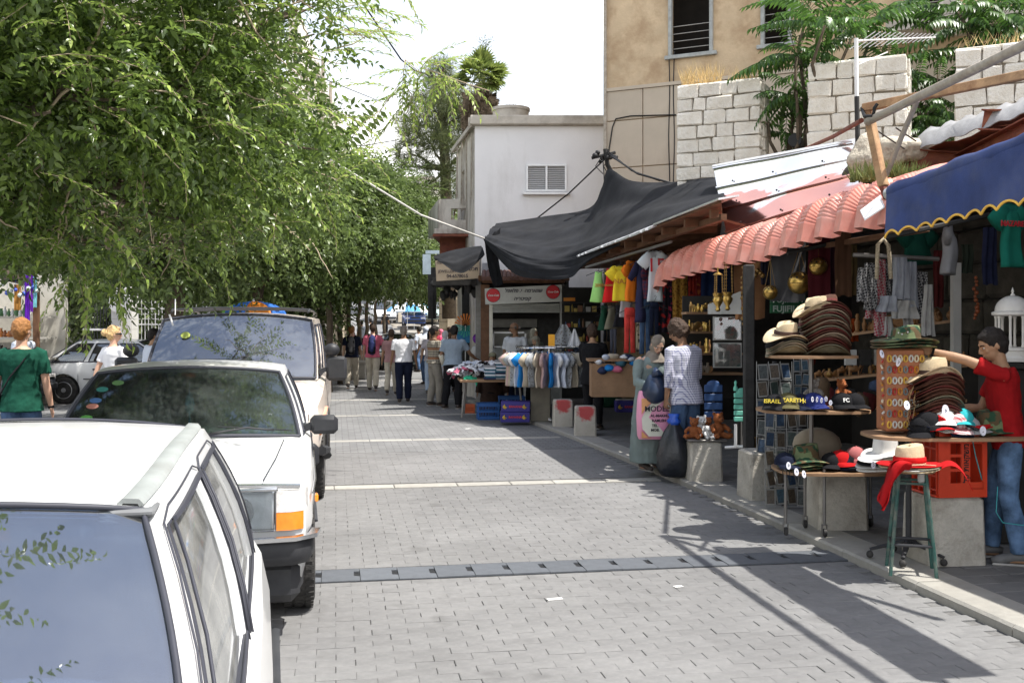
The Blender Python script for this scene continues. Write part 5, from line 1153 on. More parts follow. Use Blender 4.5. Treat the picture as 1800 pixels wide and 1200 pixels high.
#  TREES
nr=np.random.default_rng(5)
def leafmat(name,dark,light,trans=.45,rough=.42,spec=.5):
 def fn(g,tc,c):
  r=g.n('ShaderNodeNewGeometry').outputs['Random Per Island']
  k=g.ramp(r,[(0,dark),(.55,tuple((a+b)/2 for a,b in zip(dark,light))),(.93,light),(1,tuple(min(1,x*1.25)for x in light))])
  return g.mix(.25,k,c)
 return M(name,tuple((a+b)/2 for a,b in zip(dark,light)),rough,var=.3,sc=1.5,trans=trans,spec=spec,fn=fn)
m_leaf=leafmat('hackberry_leaf',(.028,.062,.012),(.24,.345,.07),.45,.33,.7)  # crown mass darkened in colour so its inside reads as shaded
m_leafy=leafmat('lit_young_leaf',(.14,.24,.035),(.46,.57,.14),.5,.33,.7)  # outer sprays: young growth, with a sunlit look put into the colour
m_leaf2=leafmat('street_leaf',(.05,.085,.022),(.20,.27,.085),.45)
m_leaf3=leafmat('shrub_leaf',(.05,.08,.03),(.22,.27,.10),.4)
m_pine=leafmat('pine_needle',(.05,.075,.03),(.20,.23,.09),.3)
m_palm=leafmat('palm_leaf',(.08,.13,.03),(.32,.38,.10),.4)
m_ail=leafmat('pinnate_leaf',(.025,.065,.015),(.12,.24,.045),.45,.35,.6)
m_skirt=M('dead_fronds',(.26,.20,.14),.9,var=.35,sc=8,isl=.5)
m_bark=M('bark',(.11,.085,.06),.95,var=.35,sc=9,bump=1.5,bs=30)
m_twig=M('pale_twig',(.42,.34,.24),.8,var=.2,sc=9)
def twig_mesh(name,geo,L_,dr):
 V,Fq=geo;sV,sF=stem_geo(L_,dr,.0032);me=mesh_np(name,np.concatenate([V,sV]),np.concatenate([Fq,sF+len(V)]),m_leafy);me.materials.append(m_twig);k=len(me.polygons);me.polygons.foreach_set('material_index',[0]*(k-len(sF))+[1]*len(sF));return me
def mesh_np(name,V,Fq,mat,smooth=False):
 """V (n,3), Fq (m,4) quads"""
 me=bpy.data.meshes.new(name);me.vertices.add(len(V));me.vertices.foreach_set('co',V.astype(np.float32).ravel())
 k=Fq.shape[1];me.loops.add(Fq.size);me.loops.foreach_set('vertex_index',Fq.astype(np.int32).ravel());me.polygons.add(len(Fq));me.polygons.foreach_set('loop_start',np.arange(0,Fq.size,k,dtype=np.int32))
 me.update(calc_edges=True);me.validate();me.materials.append(mat)
 return me
def leaf_geo(l=.075,w=.032,fold=.35,curl=.25):
 """one leaf along +x: two quads folded on the midrib, tapered to a tip"""
 V=np.array([(0,0,0),(l*.42,0,0),(l,0,-l*curl),(l*.38,w*.5,w*fold*.5),(l*.38,-w*.5,w*fold*.5),(l*.74,w*.30,-l*curl*.35+w*fold*.3),(l*.74,-w*.30,-l*curl*.35+w*fold*.3)])
 Fq=np.array([(0,1,5,3),(1,2,2,5),(0,4,6,1),(1,6,2,2)])
 Fq=np.array([(0,1,5,3),(0,4,6,1),(1,6,2,5)]);return V,Fq
def rotm(a,ax):
 c,s_=math.cos(a),math.sin(a)
 return np.array({'x':[[1,0,0],[0,c,-s_],[0,s_,c]],'y':[[c,0,s_],[0,1,0],[-s_,0,c]],'z':[[c,-s_,0],[s_,c,0],[0,0,1]]}[ax])
def twig_geo(n=11,length=.42,ll=.075,lw=.03,ang=55,droop=.18,jit=.42,stem=True,term=True):
 """leafy twig along +x with alternate leaves; returns leaf V,F and stem V,F"""
 VV,FF,o=[],[],0;LV,LF=leaf_geo(ll,lw)
 for i in range(n):
  t=(i+.6)/n;x=t*length;z=-droop*length*t*t;sg=1 if i%2 else-1;k=.75+.5*math.sin(math.pi*min(1,t*1.15))*1+nr.uniform(-.12,.12)
  R_=rotm(sg*rad(ang)*(1-.35*t)+nr.normal()*jit*.5,'z')@rotm(nr.normal()*jit+.08+droop*t*.5,'y')@rotm(nr.normal()*jit*1.2,'x')
  v=(LV*k)@R_.T+np.array([x,0,z]);VV.append(v);FF.append(LF+o);o+=len(v)
 if term:
  v=LV@rotm(.3+droop,'y').T+np.array([length*.97,0,-droop*length*.95]);VV.append(v);FF.append(LF+o);o+=len(v)
 return np.concatenate(VV),np.concatenate(FF)
def stem_geo(length=.42,droop=.25,r=.0022):
 V=[];Fq=[]
 for i in range(4):
  t=i/3;x=t*length;z=-droop*length*t*t
  for j in range(3):a=2*math.pi*j/3;V.append((x,r*math.cos(a),z+r*math.sin(a)))
 for i in range(3):
  for j in range(3):Fq.append((i*3+j,i*3+(j+1)%3,(i+1)*3+(j+1)%3,(i+1)*3+j))
 return np.array(V),np.array(Fq)
def place(protos,P,D,sc,roll):
 """scatter prototypes: P (n,3), D (n,3) directions for local +x, scale, roll"""
 n=len(P);X=D/np.linalg.norm(D,axis=1,keepdims=True);up=np.tile([0,0,1.],(n,1));Y=np.cross(up,X);ln=np.linalg.norm(Y,axis=1,keepdims=True);Y=np.where(ln>1e-3,Y/np.maximum(ln,1e-3),np.array([[0,1.,0]]));Z=np.cross(X,Y)
 c,s_=np.cos(roll)[:,None],np.sin(roll)[:,None];Y2=Y*c+Z*s_;Z2=-Y*s_+Z*c
 VV,FF,o=[],[],0;which=nr.integers(0,len(protos),n)
 for k,(V,Fq)in enumerate(protos):
  ix=np.where(which==k)[0]
  if not len(ix):continue
  B=np.stack([X[ix],Y2[ix],Z2[ix]],axis=1)
  v=np.einsum('vk,nkj->nvj',V,B)*sc[ix][:,None,None]+P[ix][:,None,:]
  f=Fq[None]+(np.arange(len(ix))*len(V))[:,None,None]+o;VV.append(v.reshape(-1,3));FF.append(f.reshape(-1,Fq.shape[1]));o+=v.size//3
 return np.concatenate(VV),np.concatenate(FF)
TW=[twig_geo(nr.integers(12,18),nr.uniform(.36,.52),.062,.026)for _ in range(10)]
ST_=[stem_geo()]
TW2=[twig_geo(8,.40,.085,.042,55,.3,.5)for _ in range(6)]
def in_blobs(blobs,n,shell=.55):
 """n points in the union of ellipsoids, biased to the outer shell"""
 vol=np.array([b[1][0]*b[1][1]*b[1][2]*b[2]if len(b)>2 else b[1][0]*b[1][1]*b[1][2]for b in blobs]);vol=vol**.8;pr=vol/vol.sum();k=nr.choice(len(blobs),n,p=pr)
 d=nr.normal(size=(n,3));d/=np.linalg.norm(d,axis=1,keepdims=True);r=(nr.uniform(shell**3,1,n))**(1/3)
 c=np.array([b[0]for b in blobs])[k];R_=np.array([b[1]for b in blobs])[k]
 wob=1+.22*np.sin(d[:,0]*5+k)*np.sin(d[:,2]*6+k*2)+.12*np.sin(d[:,1]*9+k)
 return c+d*R_*(r*wob)[:,None],d,c
def crown(name,blobs,n,protos,mat,parent,shell=.5,down=.25,outw=.8,sc=(.8,1.2),rnd_=.6,kind='stuff',keep=None):
 P,d,c=in_blobs(blobs,n,shell)
 D=d*outw+nr.normal(size=(n,3))*rnd_;D[:,2]-=down
 if keep is not None:
  m=keep(P);P,D=P[m],D[m]
 V,Fq=place(protos,P,D,nr.uniform(*sc,len(P)),nr.normal(size=len(P))*.5)
 me=mesh_np(name,V,Fq,mat);o=link(name,me,parent)
 if parent is not None:me.transform(Matrix.Translation(-Vector(parent.location)))
 if kind:o['kind']=kind
 return o,P,D
def limb(mb,a,b,r0,r1,wob=.1,n=6):
 a,b=Vector(a),Vector(b);L_=(b-a).length;pts=[a.lerp(b,i/n)+(Vector((U(-1,1),U(-1,1),U(-.5,.5)))*wob*L_*.25 if 0<i<n else Vector())for i in range(n+1)];mb.tube(pts,[lerp(r0,r1,i/n)for i in range(n+1)],9 if r0>.04 else 6);return pts
def clump(P):
 x,y,z=P.T;n=np.sin(3.1*x+1+1.3*np.sin(2.1*z))*np.sin(2.7*y+.5)+np.sin(3.7*z+2+1.1*np.sin(2.3*x))*.8+.4*np.sin(7*x+3*y)*np.sin(6*z);return n>-.32+nr.uniform(-.3,.3,len(P))
def branches(t,base,top,r,blobs,mat=m_bark,twigs=3):
 mb=MB();tp=limb(mb,base,top,r,r*.72,.06,8);mb.build('trunk',mat,t,world=True,smooth=180)
 mb=MB()
 for(c,R_,*_)in blobs:
  p=limb(mb,top,c,r*.5,r*.14,.18,6)
  for k in range(twigs):
   e=Vector(c)+Vector((U(-1,1)*R_[0],U(-1,1)*R_[1],U(-.8,.8)*R_[2]))*.8;limb(mb,p[U(0,1)>.5 and 4 or 5],e,r*.16,r*.04,.2,5)
 o=mb.build('limbs',mat,t,world=True,smooth=180);return o
def bl(px,py,Y,r,ry=None,rz=None,wgt=1.):p=PY(px,py,Y);return((p.x,p.y,p.z),(r,ry or r,rz or r*.8),wgt)
b1=[bl(90,60,7.2,1.25),bl(-140,150,6.6,1.2),bl(300,60,7.8,1.15),bl(425,60,8.8,.8),bl(60,250,7.2,.95),bl(230,230,7.8,1.0),bl(390,210,8.6,.95),bl(470,170,9.4,.5),bl(70,350,7.6,.5),bl(-60,350,7,.5),bl(230,330,8.3,.75),bl(360,330,9.2,.7),bl(470,290,9.8,.7),bl(520,290,10.4,.45),bl(150,130,6.5,.7),bl(300,-120,7.0,1.4),bl(60,-200,6.2,1.5),bl(520,15,9.2,.36),bl(330,150,7.2,.6),bl(180,430,9.4,.45,None,.35),bl(320,420,10.2,.5,None,.4),bl(430,390,11,.5)]
up1=[((-4.3,2.6,4.4),(1.2,1.3,.9),1.),((-4.9,4.4,4.6),(1.3,1.3,1.),1.),((-4.0,1.0,4.6),(1.0,1.1,.8),.8),((-3.2,3.6,4.9),(.9,1.,.6),.5),((-1.95,2.25,4.2),(1.0,1.0,.35),1.6)]
t1=thing('street_tree','huge leafy street tree overhanging the parked cars with drooping bright green twigs','tree',(-5.62,7.6,0),0,'street trees')
base=PY(4,755,7.1);base.z=0
branches(t1,(base.x-.35,7.7,0),(-4.9,7.9,2.9),.19,b1+up1)
crown('crown',b1,7900,TW,m_leaf,t1,.2,.05,.6,(.75,1.25),.8,keep=clump)
crown('crown',up1,1500,TW,m_leaf,t1,.3,.3,.8)
mb=MB();V,Fq=None,None
spm=[twig_mesh('leafy_twig',twig_geo(17,.62,.080,.032,52,.30,.22),.62,.30)for _ in range(4)]
ends=[(115,440,7.6,-.3,.25),(70,400,7.5,.5,-.3),(560,95,9,1,.25),(600,62,9,1,.2),(565,30,9,.9,.1),(545,330,10,.8,-.2),(575,215,10,.7,.2),(500,350,10,.8,-.3),(620,15,9,1,.05),(215,470,8.5,-.2,-.9),(150,480,8.8,.2,-.9),(90,470,8,.4,-.9),(180,500,9.2,.6,-.6)]
for i in range(235):
 b_=b1[nr.integers(0,len(b1))];d=nr.normal(size=3);d/=np.linalg.norm(d);d[1]=-abs(d[1]);p=np.array(b_[0])+d*np.array(b_[1])*1.05;o=link('leafy_twig',spm[i%4],t1,Vector(p)-t1.location)
 v=Vector((d[0]*.8+U(-.5,.5),d[1]*.5+U(-.3,.3),U(-.6,.35)));o.rotation_euler=v.to_track_quat('X','Z').to_euler();o.scale=(U(.6,1.05),)*3
mb=MB()
for i in range(150):
 b_=b1[nr.integers(0,len(b1))];c=Vector(b_[0]);d=Vector(nr.normal(size=3)).normalized();e=c+Vector((d.x*b_[1][0],d.y*b_[1][1],d.z*b_[1][2]))*1.1;limb(mb,c+(e-c)*.15,e,.012,.003,.25,5)
o=mb.build('twigs',m_twig,t1,world=True,smooth=180);o['kind']='stuff'
def spray(par,px,py,Y,dx,dz,sc=1.,nm='leafy_twig'):
 o=link(nm,spm[nr.integers(0,4)],par,PY(px,py,Y)-par.location);o.rotation_euler=Vector((dx,U(-.3,.3),dz)).to_track_quat('X','Z').to_euler();o.scale=(sc,)*3;return o
for(px,py,Y,dx,dz)in ends:spray(t1,px,py,Y,dx,dz,1.)
for(x0,y0,x1,y1,Y)in((125,320,92,440,7.4),(130,330,105,430,7.5),(172,335,130,480,7.8),(186,310,184,440,8.2),(250,255,248,360,8.2),(262,225,278,298,8.2),(330,200,320,300,8.6),(390,220,378,335,9),(300,300,305,335,8.8),(252,360,275,440,9),(170,235,160,270,7.8),(440,75,470,140,9),(140,42,230,15,7),(100,330,45,365,7.5),(545,420,585,490,16),(480,375,545,440,14),(400,40,300,60,8)):
 mb=MB();a,b_=PY(x0,y0,Y),PY(x1,y1,Y);k=[a.lerp(b_,i/6)+Vector((U(-.015,.015),U(-.02,.02),U(-.01,.01)))for i in range(7)];mb.tube(k,[.010-.0008*i for i in range(7)],6);mb.build('bare_shoot',m_twig,t1,world=True,smooth=180)
for pts in([(570,90,9.5),(620,78,9.6),(700,32,9.8)],[(530,5,9.5),(590,15,9.6),(650,5,9.8)],[(560,60,9.5),(640,62,9.7),(665,50,9.9)]):
 mb=MB();mb.tube([PY(*p)for p in pts],[.008,.006,.003],5);mb.build('bare_shoot',m_twig,t1,world=True,smooth=180)
 for i in range(5):a,b_=PY(*pts[0]),PY(*pts[-1]);p=a.lerp(b_,i/5);o=link('leafy_twig',spm[i%4],t1,p-t1.location);o.rotation_euler=Vector((.9,U(-.3,.3),U(-.2,.5))).to_track_quat('X','Z').to_euler();o.scale=(U(.45,.7),)*3
t1b=thing('hanging_branch','slender leafy branch dangling from above across the open sky before the pine','branch',PY(705,100,11),0)
for pts,n in(([(712,105,11),(708,140,11),(690,165,11),(668,195,11)],10),([(708,140,11),(725,170,11.1),(715,200,11.2)],9),([(668,195,11),(640,215,11),(612,250,11)],0),([(740,120,11),(768,128,11.2),(800,140,11.3),(860,160,11.6)],11),([(740,120,11),(752,105,11),(760,98,11)],5),([(712,105,11),(726,118,11),(745,135,11)],4)):
 mb=MB();mb.tube([PY(*p)for p in pts],.005,5);mb.build('shoot',m_twig,t1b,world=True,smooth=180)
 for i in range(n):a=PY(*pts[int(i/n*(len(pts)-1))]);b_=PY(*pts[int(i/n*(len(pts)-1))+1]);p=a.lerp(b_,U(0,1));o=link('leafy_twig',spm[i%4],t1b,p-t1b.location);o.rotation_euler=Vector((U(-.9,.9),U(-.3,.3),U(-.9,.3))).to_track_quat('X','Z').to_euler();o.scale=(U(.75,1.05),)*3
for k in range(8):
 mb=MB()
V1,F1=leaf_geo(.12,.055);lm=mesh_np('leaf',V1,F1,m_leaf)
for k in range(18):
 p=PY(668,195,11).lerp(PY(612,250,11),k/17);o=link('leaf',lm,t1b,p-t1b.location);o.rotation_euler=Vector((-.6 if k%2 else .5,0,.55 if k%2 else-.5)).to_track_quat('X','Y').to_euler()
def street_tree(px,pyb,Y,blobs,n,label,r=.10,zt=2.4,protos=TW2,mat=m_leaf2,sc=(.8,1.3),lean=0.,kind='street_tree'):
 b_=PY(px,0,Y);gz_=ground_z(b_.x,b_.y);t=thing(kind,label,'tree',(b_.x,b_.y,gz_),0,'street trees')
 branches(t,(b_.x,b_.y,gz_),(b_.x+lean,b_.y,zt+gz_),r,blobs,twigs=2);crown('crown',blobs,n,protos,mat,t,.3,.2,.8,sc);return t
street_tree(297,0,17.2,[bl(250,380,17,1.6),bl(120,300,17,2.0),bl(360,420,17.5,1.3),bl(300,250,17,2.4),bl(170,412,17,.9,None,.5),bl(430,330,18,1.5)],4200,'dark-trunked street tree just behind the roof of the champagne van',.20,2.6,lean=.1,sc=(1.,1.5))
street_tree(412,0,21.5,[bl(400,400,22,2.0),bl(450,345,22,1.5),bl(370,300,22,2.0),bl(455,427,22,1.1),bl(520,400,22.5,1.3),bl(380,442,21.5,.9),bl(500,452,22,.8)],4800,'leaning street tree between the van roof and the striped parasol',.17,2.5,lean=.5,sc=(1.1,1.6))
k_=0
for px,Y,bs,n,lb in((578,26.5,[bl(560,400,27,1.9),bl(600,350,27.5,1.2),bl(520,442,27,1.2,None,.8),bl(590,452,27,1.2,None,.7),bl(560,340,28,.8)],6500,'first slim-trunked street tree beside the warm stone wall'),(598,30,[bl(620,400,30,1.7),bl(640,442,30,1.2,None,.8),bl(600,350,30,1.4)],4200,'second slim-trunked street tree beside the warm stone wall'),(614,32,[bl(655,420,33,1.6),bl(660,360,33,1.4),bl(640,462,32,1.1,None,.7)],4200,'slim street tree right behind the walker with the grey backpack'),(631,36,[bl(690,412,36,1.7),bl(690,462,36,1.3,None,.8),bl(665,390,37,1.4),bl(650,330,37,.8)],4200,'slim street tree between the two backpackers'),(645,40,[bl(720,432,41,1.6),bl(700,400,41,1.4),bl(715,472,41,1.1,None,.7)],3800,'slim street tree behind the walker in the pink shirt'),(660,46,[bl(735,452,47,1.5),bl(720,420,48,1.6)],3000,'thin street tree next to the small white car up the hill'),(676,54,[bl(750,412,56,2.2),bl(745,390,58,1.7),bl(740,472,55,1.3)],3000,'farthest street tree before the pale flats')):
 street_tree(px,0,Y,bs,n,lb,.09+.012*(Y<28),2.6,sc=(1.2,1.8)if Y<40 else(1.8,2.6))
m_pinkf=M('pink_flower',(.42,.10,.22),.7,var=.3,trans=.3)
sh_=thing('garden_shrubs','dense dark shrubs and climbers behind the iron fence and pillars','shrubs',PY(300,560,28));sh_.location.z=0
bb=[bl(x,470,28.5,2.0,1.2,2.2)for x in(-40,80,200,330,460)]+[bl(x,545,27.5,1.3,.8,1.)for x in(250,300,360,420,480,530)]+[bl(x,330,30,2.6)for x in(0,160,320,470)]
crown('foliage',bb,9500,TW2,m_leaf3,sh_,.3,.1,.8,(1.4,2.1))
mb=MB();[mb.tube([PY(x,600,29),PY(x+10,450,29.5)],.06,6)for x in(20,150,280,390,500)];mb.build('stem',m_bark,sh_,world=True)
fo=[tuple(PY(x,y,24.8))for x,y in[(U(485,505),U(455,485))for _ in range(60)]+[(U(525,545),U(450,490))for _ in range(60)]+[(U(15,60),U(395,450))for _ in range(90)]]
mb=MB()
for p in fo:mb.ball((p[0],p[1]-U(0,.6),p[2]),U(.03,.05),5)
o=mb.build('pink_blossom',m_pinkf,sh_,world=True);o['kind']='stuff'
def pine():
 t=thing('pine_tree','tall open-crowned pine behind the white building','pine tree',(hp(795,42),42,ground_z(0,42)))
 q=lambda x,y,Y=42:PY(x,y,Y)
 mb=MB();tr=[q(790,560),q(786,420),q(783,300),q(778,220),q(770,150),q(780,120)];mb.tube(tr,[.30,.26,.22,.17,.10,.05],10);mb.build('trunk',m_bark,t,world=True,smooth=180)
 cl=[(745,235,1.0,.6),(718,265,.7,.45),(760,185,1.0,.7),(790,170,.9,.6),(800,215,1.0,.7),(775,250,.8,.5),(815,265,.7,.6),(735,290,.6,.35),(745,330,.55,.35),(720,350,.45,.25),(790,330,.7,.35),(825,200,.6,.7),(770,140,.7,.4),(720,220,.5,.35),(765,300,.5,.3),(805,300,.6,.4),(812,345,.6,.35),(780,115,.5,.3),(705,290,.35,.25)]
 mb=MB();bs=[]
 for(x,y,r,rz)in cl:
  c=q(x,y,42+U(-1.2,1.2));j=min(range(1,6),key=lambda i:abs(tr[i].z-(c.z-.5)));limb(mb,tr[j],c,.07,.02,.2,6);bs.append(((c.x,c.y,c.z),(r,r,rz),1))
 mb.build('limbs',m_bark,t,world=True,smooth=180)
 def tuftn():
  V,Fq=[],[]
  for k in range(9):
   d=nr.normal(size=3);d[0]=abs(d[0])+.5;d/=np.linalg.norm(d);s_=np.cross(d,nr.normal(size=3));s_/=np.linalg.norm(s_);l=.26;o=len(V);V+=[s_*.006,-s_*.006,d*l-s_*.004,d*l+s_*.004];Fq.append((o,o+1,o+2,o+3))
  return np.array(V),np.array(Fq)
 crown('crown',bs,2300,[tuftn()for _ in range(5)],m_pine,t,.2,-.1,.9,(1.,1.6))
 return t
pine()
def palm():
 Y=38;q=lambda x,y:PY(x,y,Y);t=thing('palm_tree','fan palm with a thick skirt of dead hanging fronds beside the pine','palm tree',(hp(843,Y),Y,0))
 mb=MB();mb.tube([q(850,480),q(848,300),q(845,150)],[.3,.26,.24],10);mb.build('trunk',m_bark,t,world=True,smooth=180)
 c=q(843,138)
 V,Fq=[],[]
 def fan(n=15,st_=.55,bl_=.55):
  V,Fq=[],[]
  V+=[np.array(p)for p in((0,-.012,0),(0,.012,0),(st_,.01,-.02),(st_,-.01,-.02))];Fq.append((0,1,2,3))
  for k in range(n):
   a=lerp(-1.5,1.5,k/(n-1));d=np.array([math.cos(a),math.sin(a),.06*math.cos(k*2)]);s_=np.array([-math.sin(a),math.cos(a),0]);b_=np.array([st_,0,-.02]);l=bl_*(1-.12*abs(a));o=len(V);V+=[b_,b_+d*l*.5+s_*.05,b_+d*l+np.array([0,0,-.16*l]),b_+d*l*.5-s_*.05];Fq.append((o,o+1,o+2,o+3))
  return np.array(V),np.array(Fq)
 fans=[fan()for _ in range(3)]
 n=46;D=nr.normal(size=(n,3));D[:,2]=nr.uniform(-.5,1.5,n);P=np.tile(np.array(c),(n,1))+nr.normal(size=(n,3))*.07
 V,Fq=place(fans,P,D,nr.uniform(.85,1.2,n),nr.normal(size=n)*.3);me=mesh_np('fronds',V,Fq,m_palm);me.transform(Matrix.Translation(-t.location));link('fronds',me,t)['kind']='stuff'
 n=560;a=nr.uniform(0,6.28,n);zz=nr.uniform(0,1,n)**.8;P=np.stack([c.x+.46*np.cos(a)*(1-.35*zz),c.y+.46*np.sin(a)*(1-.35*zz),c.z-.2-zz*2.3],1);D=np.stack([np.cos(a)*.16,np.sin(a)*.16,-np.ones(n)],1)
 V,Fq=place(fans,P,D,nr.uniform(.5,.75,n),nr.normal(size=n)*.9);me=mesh_np('dead_skirt',V,Fq,m_skirt);me.transform(Matrix.Translation(-t.location));link('dead_skirt',me,t)['kind']='stuff'
palm()
cy=thing('cypress_tree','narrow dark cypress tip poking up behind the palm','cypress',(hp(849,60),60,1.))
mb=MB();mb.tube([PY(850,500,60),PY(850,90,60)],[.3,.08],8);mb.build('trunk',m_bark,cy,world=True)
crown('crown',[bl(850,100+k*35,60,.22+.11*k,None,.9)for k in range(7)],1600,TW2,m_pine,cy,.3,-1.,.5,(1.0,1.6))
def frond(n=13,L_=1.0,ll=.15,lw=.05,droop=.35):
 VV,FF,o=[],[],0;LV,LF=leaf_geo(ll,lw,.3,.35)
 for i in range(n):
  t=.14+.84*i/(n-1);x=t*L_;z=.10*math.sin(t*2.2)-droop*L_*t*t;k=(.65+.5*math.sin(math.pi*min(1,.15+t*.85)))
  for sg in(-1,1):
   R_=rotm(sg*rad(68-22*t),'z')@rotm(.35+.3*t,'y')@rotm(nr.normal()*.15,'x');v=(LV*k)@R_.T+np.array([x,0,z]);VV.append(v);FF.append(LF+o);o+=len(v)
 V=[];Fq=[];r=.006
 for i in range(6):
  t=i/5;x=t*L_;z=.10*math.sin(t*2.2)-droop*L_*t*t
  for j in range(3):a=2*math.pi*j/3;V.append((x,r*math.cos(a),z+r*math.sin(a)))
 for i in range(5):
  for j in range(3):Fq.append((i*3+j,i*3+(j+1)%3,(i+1)*3+(j+1)%3,(i+1)*3+j))
 VV.append(np.array(V));FF.append(np.array(Fq)+o)
 return np.concatenate(VV),np.concatenate(FF)
FRM=[mesh_np('frond',*frond(nr.integers(11,15),nr.uniform(.85,1.15),.17,.055,nr.uniform(.15,.45)),m_ail)for _ in range(4)]
def ail(label,base,heads,name='ailanthus_tree'):
 t=thing(name,label,'tree',base);mb=MB()
 for(h,n,s_,spread)in heads:limb(mb,base,h,.05,.02,.12,6)
 mb.build('stems',m_bark,t,world=True,smooth=180)
 for(h,n,s_,spread)in heads:
  for k in range(n):
   a=2*math.pi*k/n*1.0+U(-.3,.3);e=U(*spread);d=Vector((math.cos(a)*math.cos(e),math.sin(a)*math.cos(e)*.8,math.sin(e)));o=link('frond',rnd.choice(FRM),t,Vector(h)+d*.04-t.location);o.rotation_euler=d.to_track_quat('X','Z').to_euler();o.scale=(s_*U(.8,1.15),)*3
 return t
ail('large pinnate-leaved tree of heaven growing between the first two stone piers',PY(1395,420,15.6),[(PY(1450,45,14.6),13,1.0,(-.2,.9)),(PY(1400,100,15.4),12,1.0,(-.4,.6)),(PY(1500,60,15.4),12,1.0,(-.3,.8)),(PY(1390,170,15.9),12,.95,(-.5,.5)),(PY(1560,110,15.6),10,.9,(-.4,.6)),(PY(1385,235,16),9,.75,(-.5,.4)),(PY(1440,120,16.2),12,.9,(-.4,.5)),(PY(1350,215,15.8),5,.55,(-.5,.4)),(PY(1420,20,15.9),11,1.0,(-.2,.9)),(PY(1545,30,16.2),11,1.,(-.2,.9)),(PY(1400,160,15.2),8,.7,(-.5,.4))])
ail('lush pinnate-leaved bush filling the gap between the second and third piers',PY(1625,300,14.9),[(PY(1610,160,15.2),12,.85,(-.5,.6)),(PY(1650,140,15.3),12,.9,(-.4,.6)),(PY(1630,200,15),11,.8,(-.6,.4)),(PY(1665,190,15.2),10,.8,(-.6,.4)),(PY(1600,215,15.2),9,.7,(-.5,.4)),(PY(1640,235,14.9),9,.7,(-.5,.4))])
ail('dark pinnate bushes above the third pier at the picture corner',PY(1740,130,15.1),[(PY(1700,50,15.5),11,1.0,(-.4,.6)),(PY(1760,30,15.4),12,1.1,(-.4,.7)),(PY(1800,70,15.2),12,1.0,(-.4,.6)),(PY(1720,95,15.5),10,.8,(-.5,.5)),(PY(1840,20,15.2),11,1.1,(-.4,.6)),(PY(1680,15,16),11,1.,(-.4,.6)),(PY(1770,90,15.5),10,.8,(-.4,.6))])
mb=MB();mb.lathe([(.10,0),(.10,.3)],(0,0,0),16,rot=rot_to((-.4,-.9,0)));mb.xf(Matrix.Translation(PY(1402,252,15.6)));solo(mb,'drain_pipe',m_black,'dark round pipe mouth behind the lower leaves by the first pier','pipe')
#  PEOPLE
def skinm(n,c):return M('skin_'+n,c,.55,var=.08,sc=14,bump=.15,bs=120,spec=.35)
SK={'fair':skinm('fair',(.55,.33,.23)),'tan':skinm('tan',(.38,.22,.13)),'dark':skinm('dark',(.24,.13,.075))}
HR={k:M('hair_'+k,c,.6,var=.35,sc=45,bump=.8,bs=110,spec=.3)for k,c in dict(black=(.018,.014,.012),brown=(.055,.032,.02),ginger=(.33,.15,.05),blond=(.62,.42,.20),grey=(.20,.17,.15)).items()}
def fab(n,c,var=.12,fn=None,rough=.9):return M('fabric_'+n,c,rough,var=var,sc=7,bump=.35,bs=150,spec=.15,fn=fn)
def checkfn(c2,p=.018,wd=.3,c3=None):
 def fn(g,tc,c):
  sp=g.n('ShaderNodeSeparateXYZ');g.l(tc,sp.inputs[0]);a=g.math('ADD',sp.outputs[0],sp.outputs[1])
  def st(v,per,w_):return g.math('LESS_THAN',g.math('FRACT',g.math('MULTIPLY',v,1/per)),w_)
  h,v=st(sp.outputs[2],p,wd),st(a,p,wd);o=g.mix(g.math('MULTIPLY',g.math('ADD',h,v),.5),c,c2)
  if c3:o=g.mix(st(sp.outputs[2],p*4,.25),o,c3)
  return o
 return fn
m_denim=fab('denim',(.07,.12,.22),.35);m_navy=fab('navy',(.012,.016,.035));m_blackf=fab('black',(.012,.012,.014));m_khaki=fab('khaki',(.52,.47,.38));m_whitef=fab('white',(.78,.78,.80),.04)
m_blouse=fab('pale_blue',(.62,.68,.80),.05);m_greent=fab('green',(.010,.070,.045),.3);m_redt=fab('red',(.30,.008,.010),.15);m_greyt=fab('blue_grey',(.27,.33,.40))
m_plaid=fab('check',(.60,.60,.68),.03,checkfn((.09,.10,.24),.026,.30));m_plaid2=fab('brown_check',(.42,.38,.30),.05,checkfn((.06,.05,.05),.05,.4,(.28,.14,.08)))
m_stone_tr=fab('stone_trousers',(.24,.22,.19));m_pink=fab('pink',(.66,.16,.24));m_shoe=M('shoe_leather',(.05,.04,.035),.5,var=.2);m_sole=M('shoe_pale',(.35,.34,.32),.7)
m_sagef=fab('sage',(.20,.25,.245));m_scarf=fab('scarf',(.22,.19,.16),.3);m_orangef=fab('rust',(.40,.12,.05))
def remesh(o,vx,it=4,disp=0.,ds=.12):
 md=o.modifiers.new('Remesh','REMESH');md.mode='VOXEL';md.voxel_size=vx;md.use_smooth_shade=True
 sm=o.modifiers.new('Smooth','SMOOTH');sm.factor=.5;sm.iterations=it
 if disp:
  tx=bpy.data.textures.get('folds%.2f'%ds)or bpy.data.textures.new('folds%.2f'%ds,'CLOUDS');tx.noise_scale=ds;tx.noise_depth=2
  dm=o.modifiers.new('folds','DISPLACE');dm.texture=tx;dm.strength=disp;dm.mid_level=.5;dm.texture_coords='GLOBAL'
def tri(a,b,f):return tuple(lerp(x,y,f)for x,y in zip(a,b))
